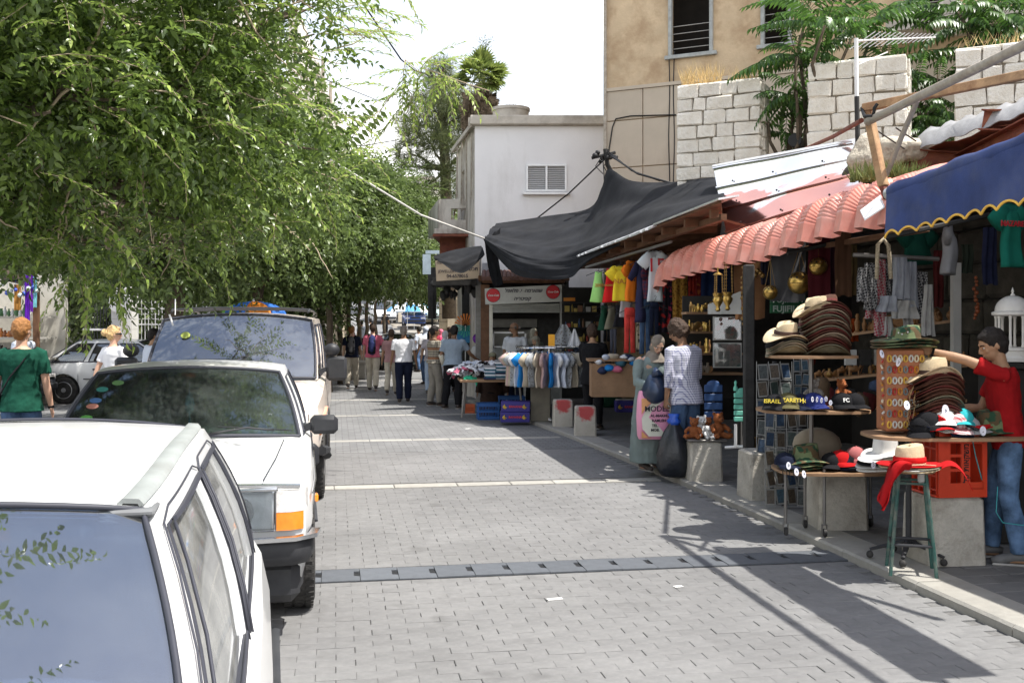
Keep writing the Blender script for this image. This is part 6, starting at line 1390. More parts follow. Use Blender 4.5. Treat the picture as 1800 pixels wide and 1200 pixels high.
def person(label,loc,rz,H=1.75,skin='tan',hair='black',top=None,bottom=None,vx=.014,lean=0.,sidelean=0.,head=(0,0),stride=.0,feet=None,armL=(5,8,12,0),armR=(5,8,12,0),sleeve=.45,hem=.88,long_hair=False,curly=False,scarf=None,robe=None,build_=1.0,shoes=None,belt=True,bare_legs=False,hands=True,group=None,face=True,cap=None,grip=(False,False),sit=False):
 t=thing('person',label,'person',loc,rz,group);k=H/1.75;b=build_;sk=SK[skin]
 Rl=Matrix.Rotation(rad(-lean),3,'X')@Matrix.Rotation(rad(sidelean),3,'Y');piv=Vector((0,0,.93))
 def up(p):return(piv+Rl@(Vector(p)-piv))*k
 def lo(p):return Vector(p)*k
 TOR=[(.86,.155,.105,0),(.93,.168,.115,-.005),(1.03,.150,.105,0),(1.13,.150,.105,.003),(1.25,.168,.115,.005),(1.35,.180,.115,0),(1.41,.165,.095,-.008),(1.455,.10,.07,-.012),(1.48,.055,.05,-.012)]
 def torso(mb,off=0.,z0=None,z1=9.,flare=0.):
  rows=[r for r in TOR if(z0 is None or r[0]>=z0-.001)and r[0]<=z1]
  if z0 is not None and rows[0][0]>z0+.01:r=rows[0];rows=[(z0,.172+flare,.125+flare,r[3])]+([]if z0>.84 else[(.86,.172+flare*.7,.122+flare*.7,0)])+[q for q in rows if q[0]>.87]
  ring=[]
  for(z,rx,ry,yo)in rows:
   ring.append([up((rx*b*math.cos(a)+off*math.cos(a),ry*b*math.sin(a)+off*math.sin(a)+yo,z))for a in[2*math.pi*j/16 for j in range(16)]])
  mb.grid(ring,close=True);mb.f+=[tuple(range(16))[::-1],tuple((len(ring)-1)*16+j for j in range(16))];o=0;mb.m+=[0,0]
 def fixcap(mb):return mb
 J={}
 for sx,A_ in((-1,armL),(1,armR)):
  sw,ou,be,inn=A_;sh_=Vector((sx*.185*b,-.005,1.405))
  d1=Vector((sx*math.sin(rad(ou)),math.sin(rad(sw))*math.cos(rad(ou)),-math.cos(rad(sw))*math.cos(rad(ou))));el=sh_+d1*.29
  a2=sw+be;d2=Vector((sx*math.sin(rad(ou-inn)),math.sin(rad(a2))*math.cos(rad(ou-inn)),-math.cos(rad(a2))*math.cos(rad(ou-inn))));wr=el+d2*.25
  J[sx]=(sh_,el,wr,d2)
 F2=feet or[(-.10,-stride/2),(.10,stride/2)]
 def leg(mb,sx,off=0.,to=1.0,flare=0.):
  fx,fy=F2[0 if sx<0 else 1];hip=Vector((sx*.088*b,0,.90));an=Vector((fx,fy,.09+(.05 if fy<-.12 else 0)))
  kn=hip.lerp(an,.5)+Vector((0,.03+abs(fy)*.25*(1 if fy<0 else .4),.01));pts=[hip+Vector((0,0,.03)),hip.lerp(kn,.45),kn,kn.lerp(an,.4)-Vector((0,.01,0)),an];rs=[.088,.078,.056,.054,.038]
  if to<1:pts,rs=pts[:3]+[kn.lerp(an,.1)],rs[:3]+[.054]
  mb.tube([lo(p)for p in pts],[(r*b+off+(flare*(i/4)))*k for i,r in enumerate(rs)],12);return an
 body=MB();torso(body)
 body.tube([up((0,-.012,1.42)),up((0,.0,1.50)),up((0,.008,1.57))],[.064*k,.053*k,.053*k],12)
 npv=up((0,0,1.53));Rh=Rl@Matrix.Rotation(rad(head[0]),3,'Z')@Matrix.Rotation(rad(-head[1]),3,'X')
 def hd(p):return npv+Rh@((Vector(p)-Vector((0,0,1.53)))*k)
 def hball(mb,c,r,n=14):mb.ball(hd(c),tuple(x*k for x in r),n,rot=Rh)
 hball(body,(0,.003,1.655),(.073,.092,.098),18);hball(body,(0,.030,1.595),(.056,.066,.068));hball(body,(0,.062,1.565),(.028,.026,.022))
 if face:
  body.tube([hd((0,.088,1.665)),hd((0,.103,1.64)),hd((0,.112,1.622)),hd((0,.096,1.612))],[.008*k,.010*k,.0135*k,.012*k],8)
  hball(body,(0,.093,1.588),(.022,.010,.005),8);hball(body,(0,.090,1.580),(.019,.010,.005),8);hball(body,(0,.082,1.676),(.055,.018,.007),8)
  for sx in(-1,1):hball(body,(sx*.036,.070,1.622),(.020,.018,.020),8)
 for sx in(-1,1):hball(body,(sx*.074,-.004,1.632),(.009,.018,.031),8)
 for sx in(-1,1):
  sh_,el,wr,d2=J[sx];body.tube([up(sh_+Vector((-sx*.03,0,.01))),up(sh_),up(sh_.lerp(el,.5)),up(el),up(el.lerp(wr,.35)),up(wr)],[.05*k,.054*k,.046*k,.037*k,.038*k,.024*k],12)
  leg(body,sx)
  an=Vector((F2[0 if sx<0 else 1][0],F2[0 if sx<0 else 1][1],.03));body.tube([lo(an+Vector((0,-.05,.01))),lo(an+Vector((0,.05,.015))),lo(an+Vector((0,.15,0)))],[.035*k,.042*k,.03*k],10,flat=.7)
  if hands:
   x_=up(wr);dd=(Rl@d2).normalized();side=Vector((sx*-1,0,0));side=(side-dd*side.dot(dd)).normalized()if abs(side.dot(dd))<.95 else Vector((0,0,-1));nr_=dd.cross(side).normalized()*(1)
   R_=Matrix((nr_,side,dd)).transposed();body.cbox(x_+dd*.045*k,(.074*k,.026*k,.088*k),.010*k,rot=R_)
   gr=grip[0 if sx<0 else 1];curl=1.25 if gr else .32
   for fi,(ox,ln)in enumerate(((-.028,.062),(-.010,.076),(.009,.072),(.027,.056))):
    p=x_+dd*.082*k-nr_*ox*k;pts=[p-dd*.02*k,p];a=0;d_=dd.copy()
    for sg,fr in enumerate((.42,.33,.25)):
     a+=curl*(.6+.25*sg);d_=(dd*math.cos(a)+side*math.sin(a));pts.append(pts[-1]+d_*ln*fr*k)
    body.tube(pts,[.0085*k,.0085*k,.008*k,.0075*k,.006*k],7)
   p=x_+dd*.03*k-nr_*(-.036)*k;body.tube([p-nr_*.01*k,p+nr_*.016*k+dd*.018*k+side*.01*k,p+nr_*.018*k+dd*.045*k+side*(.03 if gr else .014)*k],[.012*k,.0105*k,.008*k],7)
 o=body.build('body',sk,t);remesh(o,vx if vx>.009 else .0065,2)
 if face and vx<.016:
  for sx in(-1,1):
   mb=MB();hball(mb,(sx*.031,.080,1.648),(.013,.009,.006),10);e=mb.build('eye',M('eye_white',(.6,.58,.55),.3,var=.02),t,smooth=180)
   mb=MB();hball(mb,(sx*.031,.0875,1.648),(.0055,.003,.0055),8);mb.build('iris',M('iris',(.03,.02,.015),.2),e,smooth=180)
   mb=MB();mb.tube([hd((sx*.014,.094,1.668)),hd((sx*.034,.092,1.674)),hd((sx*.052,.078,1.668))],.0045*k,6);mb.build('eyebrow',HR.get(hair,HR['black']),t,smooth=180)
  mb=MB();hball(mb,(0,.100,1.584),(.021,.006,.006),10);mb.build('lips',M('lips',(.36,.13,.10),.5),t,smooth=180)
 if hair and not scarf:
  mb=MB();g_=.012 if not curly else .035
  hball(mb,(0,-.014,1.678),(.078+g_*.6,.092+g_*.6,.088+g_),18);hball(mb,(0,-.036,1.645),(.074+g_*.8,.070+g_,.078+g_),16);hball(mb,(0,-.045,1.59),(.058,.05,.05),12)
  hball(mb,(0,.038,1.725),(.062,.050,.030),12)
  for sx in(-1,1):hball(mb,(sx*.068,.0,1.672),(.016,.035,.042),10)
  if long_hair:
   mb.tube([hd((0,-.05,1.66)),hd((0,-.085,1.58)),hd((0,-.085,1.48)),hd((0,-.08,1.40))],[.085*k,.085*k,.08*k,.04*k],12)
   for sx in(-1,1):mb.tube([hd((sx*.065,.01,1.69)),hd((sx*.085,.0,1.6)),hd((sx*.08,.0,1.48)),hd((sx*.07,.01,1.42))],[.03*k,.035*k,.035*k,.015*k],10)
  if long_hair=='bun':pass
  h=mb.build('hair',HR[hair],t);remesh(h,max(.008,vx*.8),1,.016 if not curly else .035,.03 if not curly else .04)
 if scarf:
  mb=MB();hball(mb,(0,-.008,1.665),(.086,.098,.103),18);hball(mb,(0,.0,1.585),(.085,.085,.075),16);mb.tube([up((0,0,1.52)),up((0,0,1.45)),up((0,.01,1.38))],[.085*k,.13*k,.16*k],16)
  sc_=mb.build('headscarf',scarf,t);remesh(sc_,max(.009,vx),2,.012,.05)
 if cap:
  mb=MB();hball(mb,(0,-.004,1.70),(.088,.104,.075),16);mb.tube([hd((0,.06,1.70)),hd((0,.16,1.685))],[.07*k,.055*k],12,flat=.12);c_=mb.build('cap',cap,t);remesh(c_,.010,2)
 if top:
  mb=MB();torso(mb,.026,hem,1.47,.014)
  for sx in(-1,1):
   sh_,el,wr,d2=J[sx];path=[sh_+Vector((-sx*.06,0,.02)),sh_,sh_.lerp(el,.5),el,el.lerp(wr,.5),wr];rr=[.058,.062,.058,.052,.048,.038]
   if sleeve<=0:path,rr=path[:2]+[sh_.lerp(el,.12)],[.06,.062,.06]
   elif sleeve<.5:path,rr=path[:2]+[sh_.lerp(el,.35),sh_.lerp(el,.62+sleeve*.2)],[.056,.062,.063,.066]
   elif sleeve<.9:path,rr=path[:5],rr[:5]
   mb.tube([up(p)for p in path],[r*k*(.9+.1*b)for r in rr],14)
  s_=mb.build('shirt',top,t);remesh(s_,max(.009,vx),3,.028,.13)
 if bottom and not robe:
  mb=MB();rows=[]
  for(z,rx,ry,yo)in TOR[:2]+[(.985,.150,.104,0)]:
   if z<=1.0:rows.append([lo((rx*b*math.cos(a)+.012*math.cos(a),ry*b*math.sin(a)+.006*math.sin(a)+yo,z))for a in[2*math.pi*j/16 for j in range(16)]])
  mb.grid(rows,close=True);n_=len(rows);mb.f+=[tuple(range(16))[::-1],tuple((n_-1)*16+j for j in range(16))];mb.m+=[0,0]
  for sx in(-1,1):leg(mb,sx,.014,.5 if bare_legs else 1.,.016)
  p_=mb.build('trousers',bottom,t);remesh(p_,max(.010,vx),3,.026,.16)
  if belt:mb=MB();mb.lathe([(.170*b*k,0),(.174*b*k,.03*k)],(0,0,.965*k),24,sy=.72);mb.build('belt',m_shoe,t)
 if robe:
  mb=MB();rows=[]
  for(z,rx,ry)in((.10,.24,.20),(.5,.22,.18),(.85,.20,.15),(1.1,.175,.125),(1.3,.185,.13),(1.4,.17,.11),(1.47,.08,.07)):
   f=up if z>.93 else lo;rows.append([f((rx*b*math.cos(a),ry*b*math.sin(a),z))for a in[2*math.pi*j/20 for j in range(20)]])
  mb.grid(rows,close=True);mb.f+=[tuple(range(20))[::-1],tuple((len(rows)-1)*20+j for j in range(20))];mb.m+=[0,0]
  for sx in(-1,1):
   sh_,el,wr,d2=J[sx];mb.tube([up(sh_),up(sh_.lerp(el,.5)),up(el),up(wr)],[.075*k,.07*k,.065*k,.055*k],14)
  r_=mb.build('long_coat',robe,t);remesh(r_,max(.010,vx),3,.04,.15)
 for i,sx in enumerate((-1,1)):
  fx,fy=F2[i];lift=.05 if fy<-.12 else 0;mb=MB();a=Vector((fx,fy,.045+lift));mb.tube([lo(a+Vector((0,-.075,.01))),lo(a+Vector((0,-.03,.02))),lo(a+Vector((0,.06,.012))),lo(a+Vector((0,.14,-.008))),lo(a+Vector((0,.195,-.015)))],[.034*k,.046*k,.046*k,.044*k,.024*k],12,flat=.85)
  s_=mb.build('shoe',shoes or m_shoe,t,smooth=180)
  mb=MB();mb.cbox(lo(a+Vector((0,.055,-.038))),(.085*k,.27*k,.018*k),.007);mb.build('sole',m_sole,s_)
 t['_J']=0;del t['_J']
 return t,up,hd,J,k
def face_to(deg):return rad(deg)
KS=KZ+.002
p,up,hd,J,k=person('boy in a red T-shirt and jeans stretching his arm to the camouflage hat',(3.50,7.22,KS),rad(72),1.64,'tan','black',m_redt,fab('washed_denim',(.10,.17,.29),.6),.009,lean=6,head=(12,18),feet=[(-.12,-.06),(.12,.10)],armL=(119,-4,-8,0),armR=(30,6,62,10),sleeve=.42,hem=.86,shoes=M('grey_trainer',(.13,.13,.13),.7,var=.3),belt=False,build_=.86,grip=(True,False))
mb=MB();sh_,el,wr,d2=J[-1];c=up(el.lerp(wr,.93));dd=(up(wr)-up(el)).normalized();mb.lathe([(.028,-.008),(.031,0),(.028,.008)],c,16,rot=rot_to(dd));mb.build('bracelet',m_blackf,p)
p,up,hd,J,k=person('curly-haired man in a blue checked shirt and jeans holding a black bin bag',(1.93,11.35,KS),rad(28),1.72,'dark','brown',m_plaid,m_denim,.009,lean=7,head=(35,22),feet=[(-.10,-.04),(.10,.04)],armL=(2,6,8,0),armR=(8,4,60,20),sleeve=.75,hem=.80,curly=True,grip=(True,True),belt=False,build_=1.02)
person('elderly woman in a grey headscarf and sage coat looking into her shopping',(1.60,11.85,KS),rad(205),1.58,'fair','grey',None,None,.009,lean=10,head=(-8,30),armL=(20,12,75,30),armR=(22,14,70,30),scarf=m_scarf,robe=m_sagef,build_=1.18,grip=(True,True))
p,up,hd,J,k=person('ginger-haired man seen from behind in a dark green T-shirt with a strap bag',(-4.98,10.4,0),rad(14),1.78,'fair','ginger',m_greent,m_denim,.009,head=(-22,2),stride=.2,armL=(0,8,10,0),armR=(-4,9,14,0),sleeve=.45,hem=.84)
mb=MB();pts=[up((.13,.02,1.475)),up((.05,-.135,1.36)),up((-.08,-.15,1.18)),up((-.17,-.11,1.02)),up((-.215,.02,.96))];mb.tube(pts,.016,6,flat=.25);mb.build('bag_strap',m_blackf,p,smooth=180)
mb=MB();mb.cbox(up((-.235,.02,.93)),(.10,.16,.17),.03);mb.build('camera_bag',m_blackf,p)
mb=MB();c=up(J[1][2]);mb.lathe([(.030,-.012),(.034,0),(.030,.012)],c,16,rot=rot_to(Rl_ if False else(up(J[1][2])-up(J[1][1])).normalized()));mb.build('watch',m_blackf,p)
p,up,hd,J,k=person('blonde woman in a white T-shirt with sunglasses walking by the white car',(-5.72,14.7,0),rad(-28),1.70,'fair','blond',m_whitef,m_khaki,.011,head=(-35,2),stride=.3,armL=(-22,9,10,0),armR=(18,8,20,0),sleeve=.3,hem=.86,build_=.86)
mb=MB();mb.ball(hd((0,-.125,1.66)),.055,12);h_=mb.build('hair_bun',HR['blond'],p,smooth=180);remesh(h_,.01,1,.02,.04)
mb=MB();mb.tube([hd((-.074,.0,1.655)),hd((-.07,.085,1.65)),hd((0,.108,1.65)),hd((.07,.085,1.65)),hd((.074,0,1.655))],[.004,.014,.008,.014,.004],8);mb.build('sunglasses',m_black,p,smooth=180)
person('person in a pale shirt half hidden behind the van windscreen',(-6.15,17.3,0),rad(-60),1.66,'tan','black',m_blouse,m_denim,.014,lean=8,stride=.2,sleeve=.45)
person('man in a light blue shirt browsing the scarf stall beyond the green T-shirt',(-9.35,19.6,0),rad(60),1.70,'tan','black',m_blouse,m_denim,.014,head=(0,10))
def backpack(p,up,mat,mat2,lbl):
 mb=MB();mb.tube([up((0,-.19,.98)),up((0,-.215,1.08)),up((0,-.215,1.25)),up((0,-.19,1.38)),up((0,-.16,1.45))],[.12,.155,.16,.14,.07],14,flat=.62);b_=mb.build('backpack',mat,p,smooth=180);remesh(b_,.014,2,.02,.1)
 mb=MB();mb.cbox(up((0,-.31,1.08)),(.20,.06,.20),.025);mb.cbox(up((0,-.30,1.30)),(.17,.05,.10),.02);mb.build('pocket',mat2,p)
 for sx in(-1,1):mb=MB();mb.tube([up((sx*.085,-.15,1.44)),up((sx*.10,-.04,1.495)),up((sx*.11,.08,1.44)),up((sx*.14,.12,1.25)),up((sx*.17,-.02,1.08))],.022,6,flat=.35);mb.build('shoulder_strap',mat2,p,smooth=180)
p,up,hd,J,k=person('ginger young man with a grey backpack walking away in khaki trousers',(-4.36,27.9,0),rad(4),1.70,'fair','ginger',m_navy,m_khaki,.014,head=(-30,0),stride=.42,armL=(-12,6,8,0),armR=(20,6,15,0),sleeve=.45)
backpack(p,up,fab('grey_pack',(.12,.12,.125)),m_blackf,'')
p,up,hd,J,k=person('dark-haired man in a pink shirt with a navy backpack walking away',(-3.66,26.9,0),rad(3),1.76,'fair','brown',m_pink,m_khaki,.014,stride=-.45,armL=(15,8,15,0),armR=(-5,22,60,20),sleeve=.45)
backpack(p,up,fab('navy_pack',(.03,.04,.12)),m_blackf,'')
person('man in a white short-sleeved shirt and navy trousers walking away up the street',(-2.42,22.9,0),rad(8),1.70,'dark','grey',m_whitef,m_navy,.012,lean=2,head=(-12,5),stride=.24,armL=(4,9,8,0),armR=(-6,9,10,0),sleeve=.48,hem=.93,build_=1.12)
person('woman in beige trousers walking just behind the man in the white shirt',(-2.98,25.3,0),rad(0),1.62,'tan','brown',fab('dusty_rose',(.35,.2,.2)),m_khaki,.016,stride=.3)
p,up,hd,J,k=person('dark-haired woman in a pale dress walking down the street with a white plastic bag',(-2.05,26.0,0),rad(185),1.64,'tan','black',fab('flowered_top',(.55,.5,.52),.3),fab('pale_jeans',(.45,.55,.68)),.014,long_hair=True,stride=.25,armR=(10,10,10,0),armL=(4,12,10,0))
mb=blob((0,0,0),(.14,.09,.22),3.);mb.tube([(0,0,.2),(0,0,.33)],[.05,.015],8);solo(mb,'plastic_bag',M('white_bag',(.75,.76,.78),.4,trans=.3),'white plastic carrier bag hanging from the hand of the woman in the pale dress','bag',origin=(0,0,-.2),smooth=180).location=(-1.74,25.9,.40)
person('woman in a rust-coloured top walking down beside the group of men',(-1.62,26.6,0),rad(175),1.60,'dark','black',m_orangef,m_blackf,.016,hem=.7,stride=.25)
person('dark-haired man with folded arms in a brown checked shirt and stone trousers',(-1.66,21.9,0),rad(-62),1.70,'dark','black',m_plaid2,m_stone_tr,.011,head=(-6,5),feet=[(-.11,-.06),(.11,.08)],armL=(22,8,85,50),armR=(20,8,88,50),sleeve=.45,hem=.95,build_=1.1)
p,up,hd,J,k=person('man in a blue-grey T-shirt with a bandaged arm leaning on the clothes table',(-1.22,21.2,0),rad(-18),1.72,'dark','black',m_greyt,m_blackf,.011,lean=10,sidelean=-2,head=(5,10),feet=[(-.16,-.1),(.12,.0)],armL=(0,14,40,15),armR=(35,20,30,0),sleeve=.45,hem=.90,build_=1.12)
mb=MB();mb.tube([up(J[-1][1].lerp(J[-1][2],-.1)),up(J[-1][1].lerp(J[-1][2],.4)),up(J[-1][1].lerp(J[-1][2],.9))],[.052,.05,.04],12);mb.build('bandage',M('bandage',(.62,.58,.48),.9),p,smooth=180)
crowd=[(748,612,30,'man in a pale cap among the crowd',m_whitef,'grey',m_blouse),(762,600,33,'woman in a dark red top deep in the crowd',fab('dark_red',(.3,.03,.05)),'black',None),(775,600,36,'woman in a bright pink headscarf in the crowd',fab('magenta',(.6,.04,.12)),'black',m_pink),(790,598,34,'person in white behind the conversation pair',m_whitef,'brown',None),(808,592,29,'man in a white shirt near the stone house corner',m_whitef,'black',None),(818,600,27,'bald-headed child beside the toy stand',m_greyt,'black',None),(782,606,26.5,'woman in a white headscarf between the two talking men',m_whitef,'black',m_whitef),(828,610,25.5,'woman in a white blouse next to the balloon toys',m_whitef,'brown',None),(736,606,38,'small figure in blue beside the blue vehicle',m_blouse,'black',None)]
for(px,py,Y,lb,tp,hr,sc_)in crowd:
 x=hp(px,Y);person(lb,(x,Y,ground_z(x,Y)),rad(U(-30,210)),U(1.58,1.72),'tan',hr,tp,m_denim,.022,stride=.2,scarf=sc_,face=False,hands=False,belt=False)
for(px,Y,lb,tp,bt)in((614,44,'figure in a pink shirt by the red door under the trees',m_pink,m_khaki),(636,50,'figure in a blue top walking under the trees',m_blouse,m_navy),(651,54,'figure in a white shirt beyond the planters',m_whitef,m_blackf),(677,66,'tall dark figure beside the white van up the hill',m_blackf,m_blackf)):
 x=hp(px,Y);person(lb,(x,Y,ground_z(x,Y)),rad(U(-30,30)),1.7,'tan','black',tp,bt,.025,stride=.2,face=False,hands=False,belt=False)
p,up,hd,J,k=person('balding man with glasses in a grey-white shirt standing before the snack counter',(hp(906,20.4),20.4,KS),rad(150),1.72,'dark',None,fab('greywhite',(.50,.52,.55)),m_navy,.011,head=(-55,8),armL=(4,9,10,0),armR=(4,9,10,0),sleeve=.45,hem=.93,build_=1.12)
mb=MB();mb.tube([hd((-.074,.0,1.655)),hd((-.06,.092,1.65)),hd((0,.106,1.65)),hd((.06,.092,1.65)),hd((.074,0,1.655))],.0045,6);mb.build('spectacles',m_black,p,smooth=180)
mb=MB();[mb.ball(hd((sx*.066,-.015,1.65)),(.02,.06,.035),10)for sx in(-1,1)];mb.ball(hd((0,-.075,1.64)),(.06,.03,.04),10);mb.build('hair',HR['grey'],p,smooth=180)
person('woman in a patterned headscarf behind the round clothes rack',(hp(937,20.7),20.7,KS),rad(200),1.60,'tan','grey',fab('dull_green',(.14,.16,.13)),m_blackf,.014,scarf=fab('beige_scarf',(.30,.28,.22),.4),head=(30,10))
person('short woman in a beige headscarf just above the rack top',(hp(944,19.6),19.6,KS),rad(120),1.46,'tan','grey',m_blackf,m_blackf,.014,scarf=fab('beige_scarf',(.30,.28,.22)),head=(10,15))
person('woman in black with a pink collar browsing beside the round clothes rack',(hp(1042,16.5),16.5,KS),rad(-25),1.66,'tan','brown',m_blackf,m_blackf,.012,long_hair=False,curly=True,hem=.75,sleeve=.8,head=(30,20),armL=(30,8,50,20),armR=(25,8,50,20),scarf=None,build_=1.05)
person('seated person in a dark brown cloak with an olive hat behind the clothes pile',(hp(866,19.8),19.8,KS-.42),rad(180),1.55,'dark','black',m_blackf,m_blackf,.016,robe=fab('dark_brown',(.04,.025,.02)),cap=fab('olive',(.18,.17,.11)),build_=1.35)
#  STREET PIECES
m_boll=M('bollard_concrete',(.50,.47,.41),.85,var=.16,sc=9,bump=1.2,bs=40,dirt=.95,dirtc=(.24,.21,.17))
def redfn(g,tc,c):
 vm=g.n('ShaderNodeVectorMath',operation='DISTANCE');g.l(tc,vm.inputs[0]);vm.inputs[1].default_value=(.0,-.17,.36)
 n=g.noise(14,4,tc);d=g.math('ADD',vm.outputs['Value'],g.math('MULTIPLY',g.math('SUBTRACT',n,.5),.16));return g.mix(g.ramp(d,[(.10,gray(.85)),(.15,gray(0))]),c,(.50,.02,.03))
m_bollred=M('bollard_red',(.50,.47,.41),.85,var=.10,sc=9,bump=.5,bs=60,dirt=.6,dirtc=(.24,.21,.17),fn=redfn)
def frustum(mb,w,h,tp=.94,ch=.02):
 a=w/2;b=a*tp;c=ch
 def ring(r,z):return[(-r+c,-r,z),(r-c,-r,z),(r,-r+c,z),(r,r-c,z),(r-c,r,z),(-r+c,r,z),(-r,r-c,z),(-r,-r+c,z)]
 mb.grid([ring(a,0),ring(b,h-c),ring(b-c,h)],close=True,flip=False);n=len(mb.v);mb.f.append(tuple(range(n-8,n)));mb.m.append(0)
BOLL={}
for key,px,py,w_,h_,rz,mt,lb in(('teddy',1241,846,.36,.42,.05,m_boll,'squat concrete bollard with teddy bears sitting on it'),('b2',1350,880,.40,.46,.12,m_boll,'plain concrete bollard beside the postcard rack'),('b3',1484,932,.41,.47,.0,m_boll,'concrete bollard behind the castored legs of the hat stand'),('b4',1680,995,.42,.47,.12,m_boll,'grimy concrete bollard carrying the orange crate'),('r1',1030,766,.34,.44,-.05,m_bollred,'concrete bollard with a red paint splash standing nearer the kerb'),('r2',990,750,.33,.44,.05,m_bollred,'concrete bollard with a dripping red stain beside the clothes rack'),('b7',1150,816,.34,.42,.0,m_boll,'concrete bollard half hidden behind the carrier bags')):
 p=G(px,py,KZ);mb=MB();frustum(mb,w_,h_);mb.xf(Matrix.Rotation(rz+ANG*0,4,'Z'));o=mb.build('bollard',mt,None,smooth=0);o.location=(p.x,p.y+w_/2,KZ);tag(o,lb,'bollard','concrete bollards along the kerb');BOLL[key]=o.location.copy()
mb=MB();mb.cbox(G(1108,722,KZ)+Vector((0,0,.12)),(.55,.35,.22),.015);solo(mb,'concrete_block',m_boll,'low grey concrete block in the shade behind the red-splashed bollards','block')
for i,(px,py,Y,w_,h_,lb)in enumerate(((630,655,36.2,1.4,.62,'long pale stone planter bench next to the van mirror'),(612,650,33.0,1.1,.5,'nearest pale stone planter bench by the slim trunks'),(655,608,44,1.6,.55,'stone planter beyond the walkers at the foot of the ramp'),(690,598,50,2.2,.9,'stepped stone planter below the small white car'),(712,592,56,2.2,.8,'upper stone planter wall beside the blue vehicle'))):
 x=hp(px,Y);z=ground_z(x,Y);t=thing('stone_planter',lb,'planter',(x,Y,z),ANG,'pale stone planters under the street trees')
 mb=MB();mb.cbox((0,0,h_/2),(w_,w_*.8,h_),.03);mb.build('planter_body',m_strip,t,smooth=0);mb=MB();mb.cbox((0,0,h_+.03),(w_+.1,w_*.8+.1,.08),.02);mb.build('capstone',m_kerb,t,smooth=0)
m_cream=M('cream_wall',(.60,.57,.50),.85,var=.06,dirt=.3)
gp=thing('gate_pillar','white tiled gate pillar between the iron fence panels','pillar',(hp(219,26),26,0))
mb=MB();mb.box((0,0,1.35),(.50,.45,2.7));mb.build('core',m_mortar,gp,smooth=0)
for r in range(10):
 for c_ in range(2):mb=MB();mb.cbox((-.125+.25*c_+(0 if r%2 else .0),-.225,.135+r*.27),(.246,.03,.264),.004);mb.build('tile',M('white_tile',(.78,.77,.74),.5,var=.03,obr=.06),gp,smooth=0)
 mb=MB();mb.cbox((.252,0,.135+r*.27),(.03,.44,.264),.004);mb.build('tile',MATS['white_tile'],gp,smooth=0)
mb=MB();mb.lathe([(.25,0),(.25,.04)],(0,0,0),24,rot=FR);mb.xf(Matrix.Translation((-.05,-.28,1.95+.35)));mb.build('round_plaque',m_alu,gp)
gp2=thing('gate_pillar','second white tiled pillar behind the van roof rack','pillar',(hp(385,27),27,0))
mb=MB();mb.box((0,0,1.4),(.52,.45,2.8));mb.build('core',m_mortar,gp2,smooth=0)
for r in range(10):mb=MB();mb.cbox((0,-.235,.14+r*.28),(.52,.03,.272),.004);mb.build('tile',MATS['white_tile'],gp2,smooth=0)
fp=thing('iron_fence','pale wrought-iron fence with spear tips beside the white pillar','fence',(hp(240,26.2),26.2,0))
x0_,x1_=hp(240,26.2),hp(372,26.2);nb=22
for k in range(nb):
 x=lerp(x0_,x1_,(k+.5)/nb);mb=MB();mb.tube([(x,26.2,.7),(x,26.2,2.25)],.013,6);mb.tube([(x,26.2,2.25),(x,26.2,2.30),(x,26.2,2.38)],[.010,.026,.002],6);mb.build('bar',m_alu,fp,world=True)
for z in(.8,1.75,2.15):mb=MB();mb.box(((x0_+x1_)/2,26.2,z),(x1_-x0_,.03,.035));mb.build('rail',m_alu,fp,world=True,smooth=0)
for k in range(nb-1):
 x=lerp(x0_,x1_,(k+1)/nb);mb=MB();mb.tube([(x+.05*math.cos(a),26.2,1.95+.07*math.sin(a))for a in[6.283*i/12 for i in range(13)]],.007,5,cap=False);mb.build('scroll',m_alu,fp,world=True)
blockwall('low_wall','low stone wall under the pale iron fence',(x0_,26.25,0),(1,0,0),x1_-x0_,.8,.2,.45,m_warmstone)
fp2=thing('iron_fence','dark iron fence left of the white pillar above the low scroll gate','fence',(hp(155,25.8),25.8,0))
for k in range(10):x=lerp(hp(150,25.8),hp(198,25.8),k/9);mb=MB();mb.tube([(x,25.8,1.1),(x,25.8,2.25)],.014,6);mb.build('bar',m_trim,fp2,world=True)
mb=MB();mb.box((hp(174,25.8),25.8,1.62),(.8,.04,.05));mb.build('rail',m_whitef,fp2,world=True,smooth=0)
for k in range(9):
 mb=MB();cx,cz,r=hp(155+(k%5)*9,25.7),1.25-(k//5)*.22,.11;mb.tube([(cx+r*math.cos(a)*(1-a*.06),25.7,cz+r*math.sin(a)*(1-a*.06))for a in[i*.6 for i in range(16)]],.009,5);mb.build('scroll',m_bar,fp2,world=True)
ls=thing('scarf_stall','souvenir stall with a dark plank roof and hanging scarves at the far pavement','stall',(hp(30,20.5),20.5,0))
def lb_(mb,nm,mt,**k):return mb.build(nm,mt,ls,world=True,**k)
mb=MB();mb.prism([PY(-60,448,18.6),PY(64,492,20.6),PY(64,500,22.4),PY(-60,468,21.5)],(0,0,-.09));lb_(mb,'roof',M('dark_plank',(.13,.10,.08),.8,var=.3),smooth=0)
mb=MB();mb.box((hp(10,22.6),22.7,1.4),(2.6,.15,2.9));lb_(mb,'back_wall',m_cream,smooth=0)
mb=MB();mb.box((hp(64,21),21,1.2),(.10,.10,2.5));lb_(mb,'post',m_brown,smooth=0)
for y in(1.0,1.45,1.9):mb=MB();mb.box((hp(15,22.3),22.3,y),(1.9,.45,.04));lb_(mb,'shelf',m_cream,smooth=0)
mb=MB();mb.tube([PY(0,494,20.2),PY(66,492,20.2)],.02,6);lb_(mb,'rail',m_pillar)
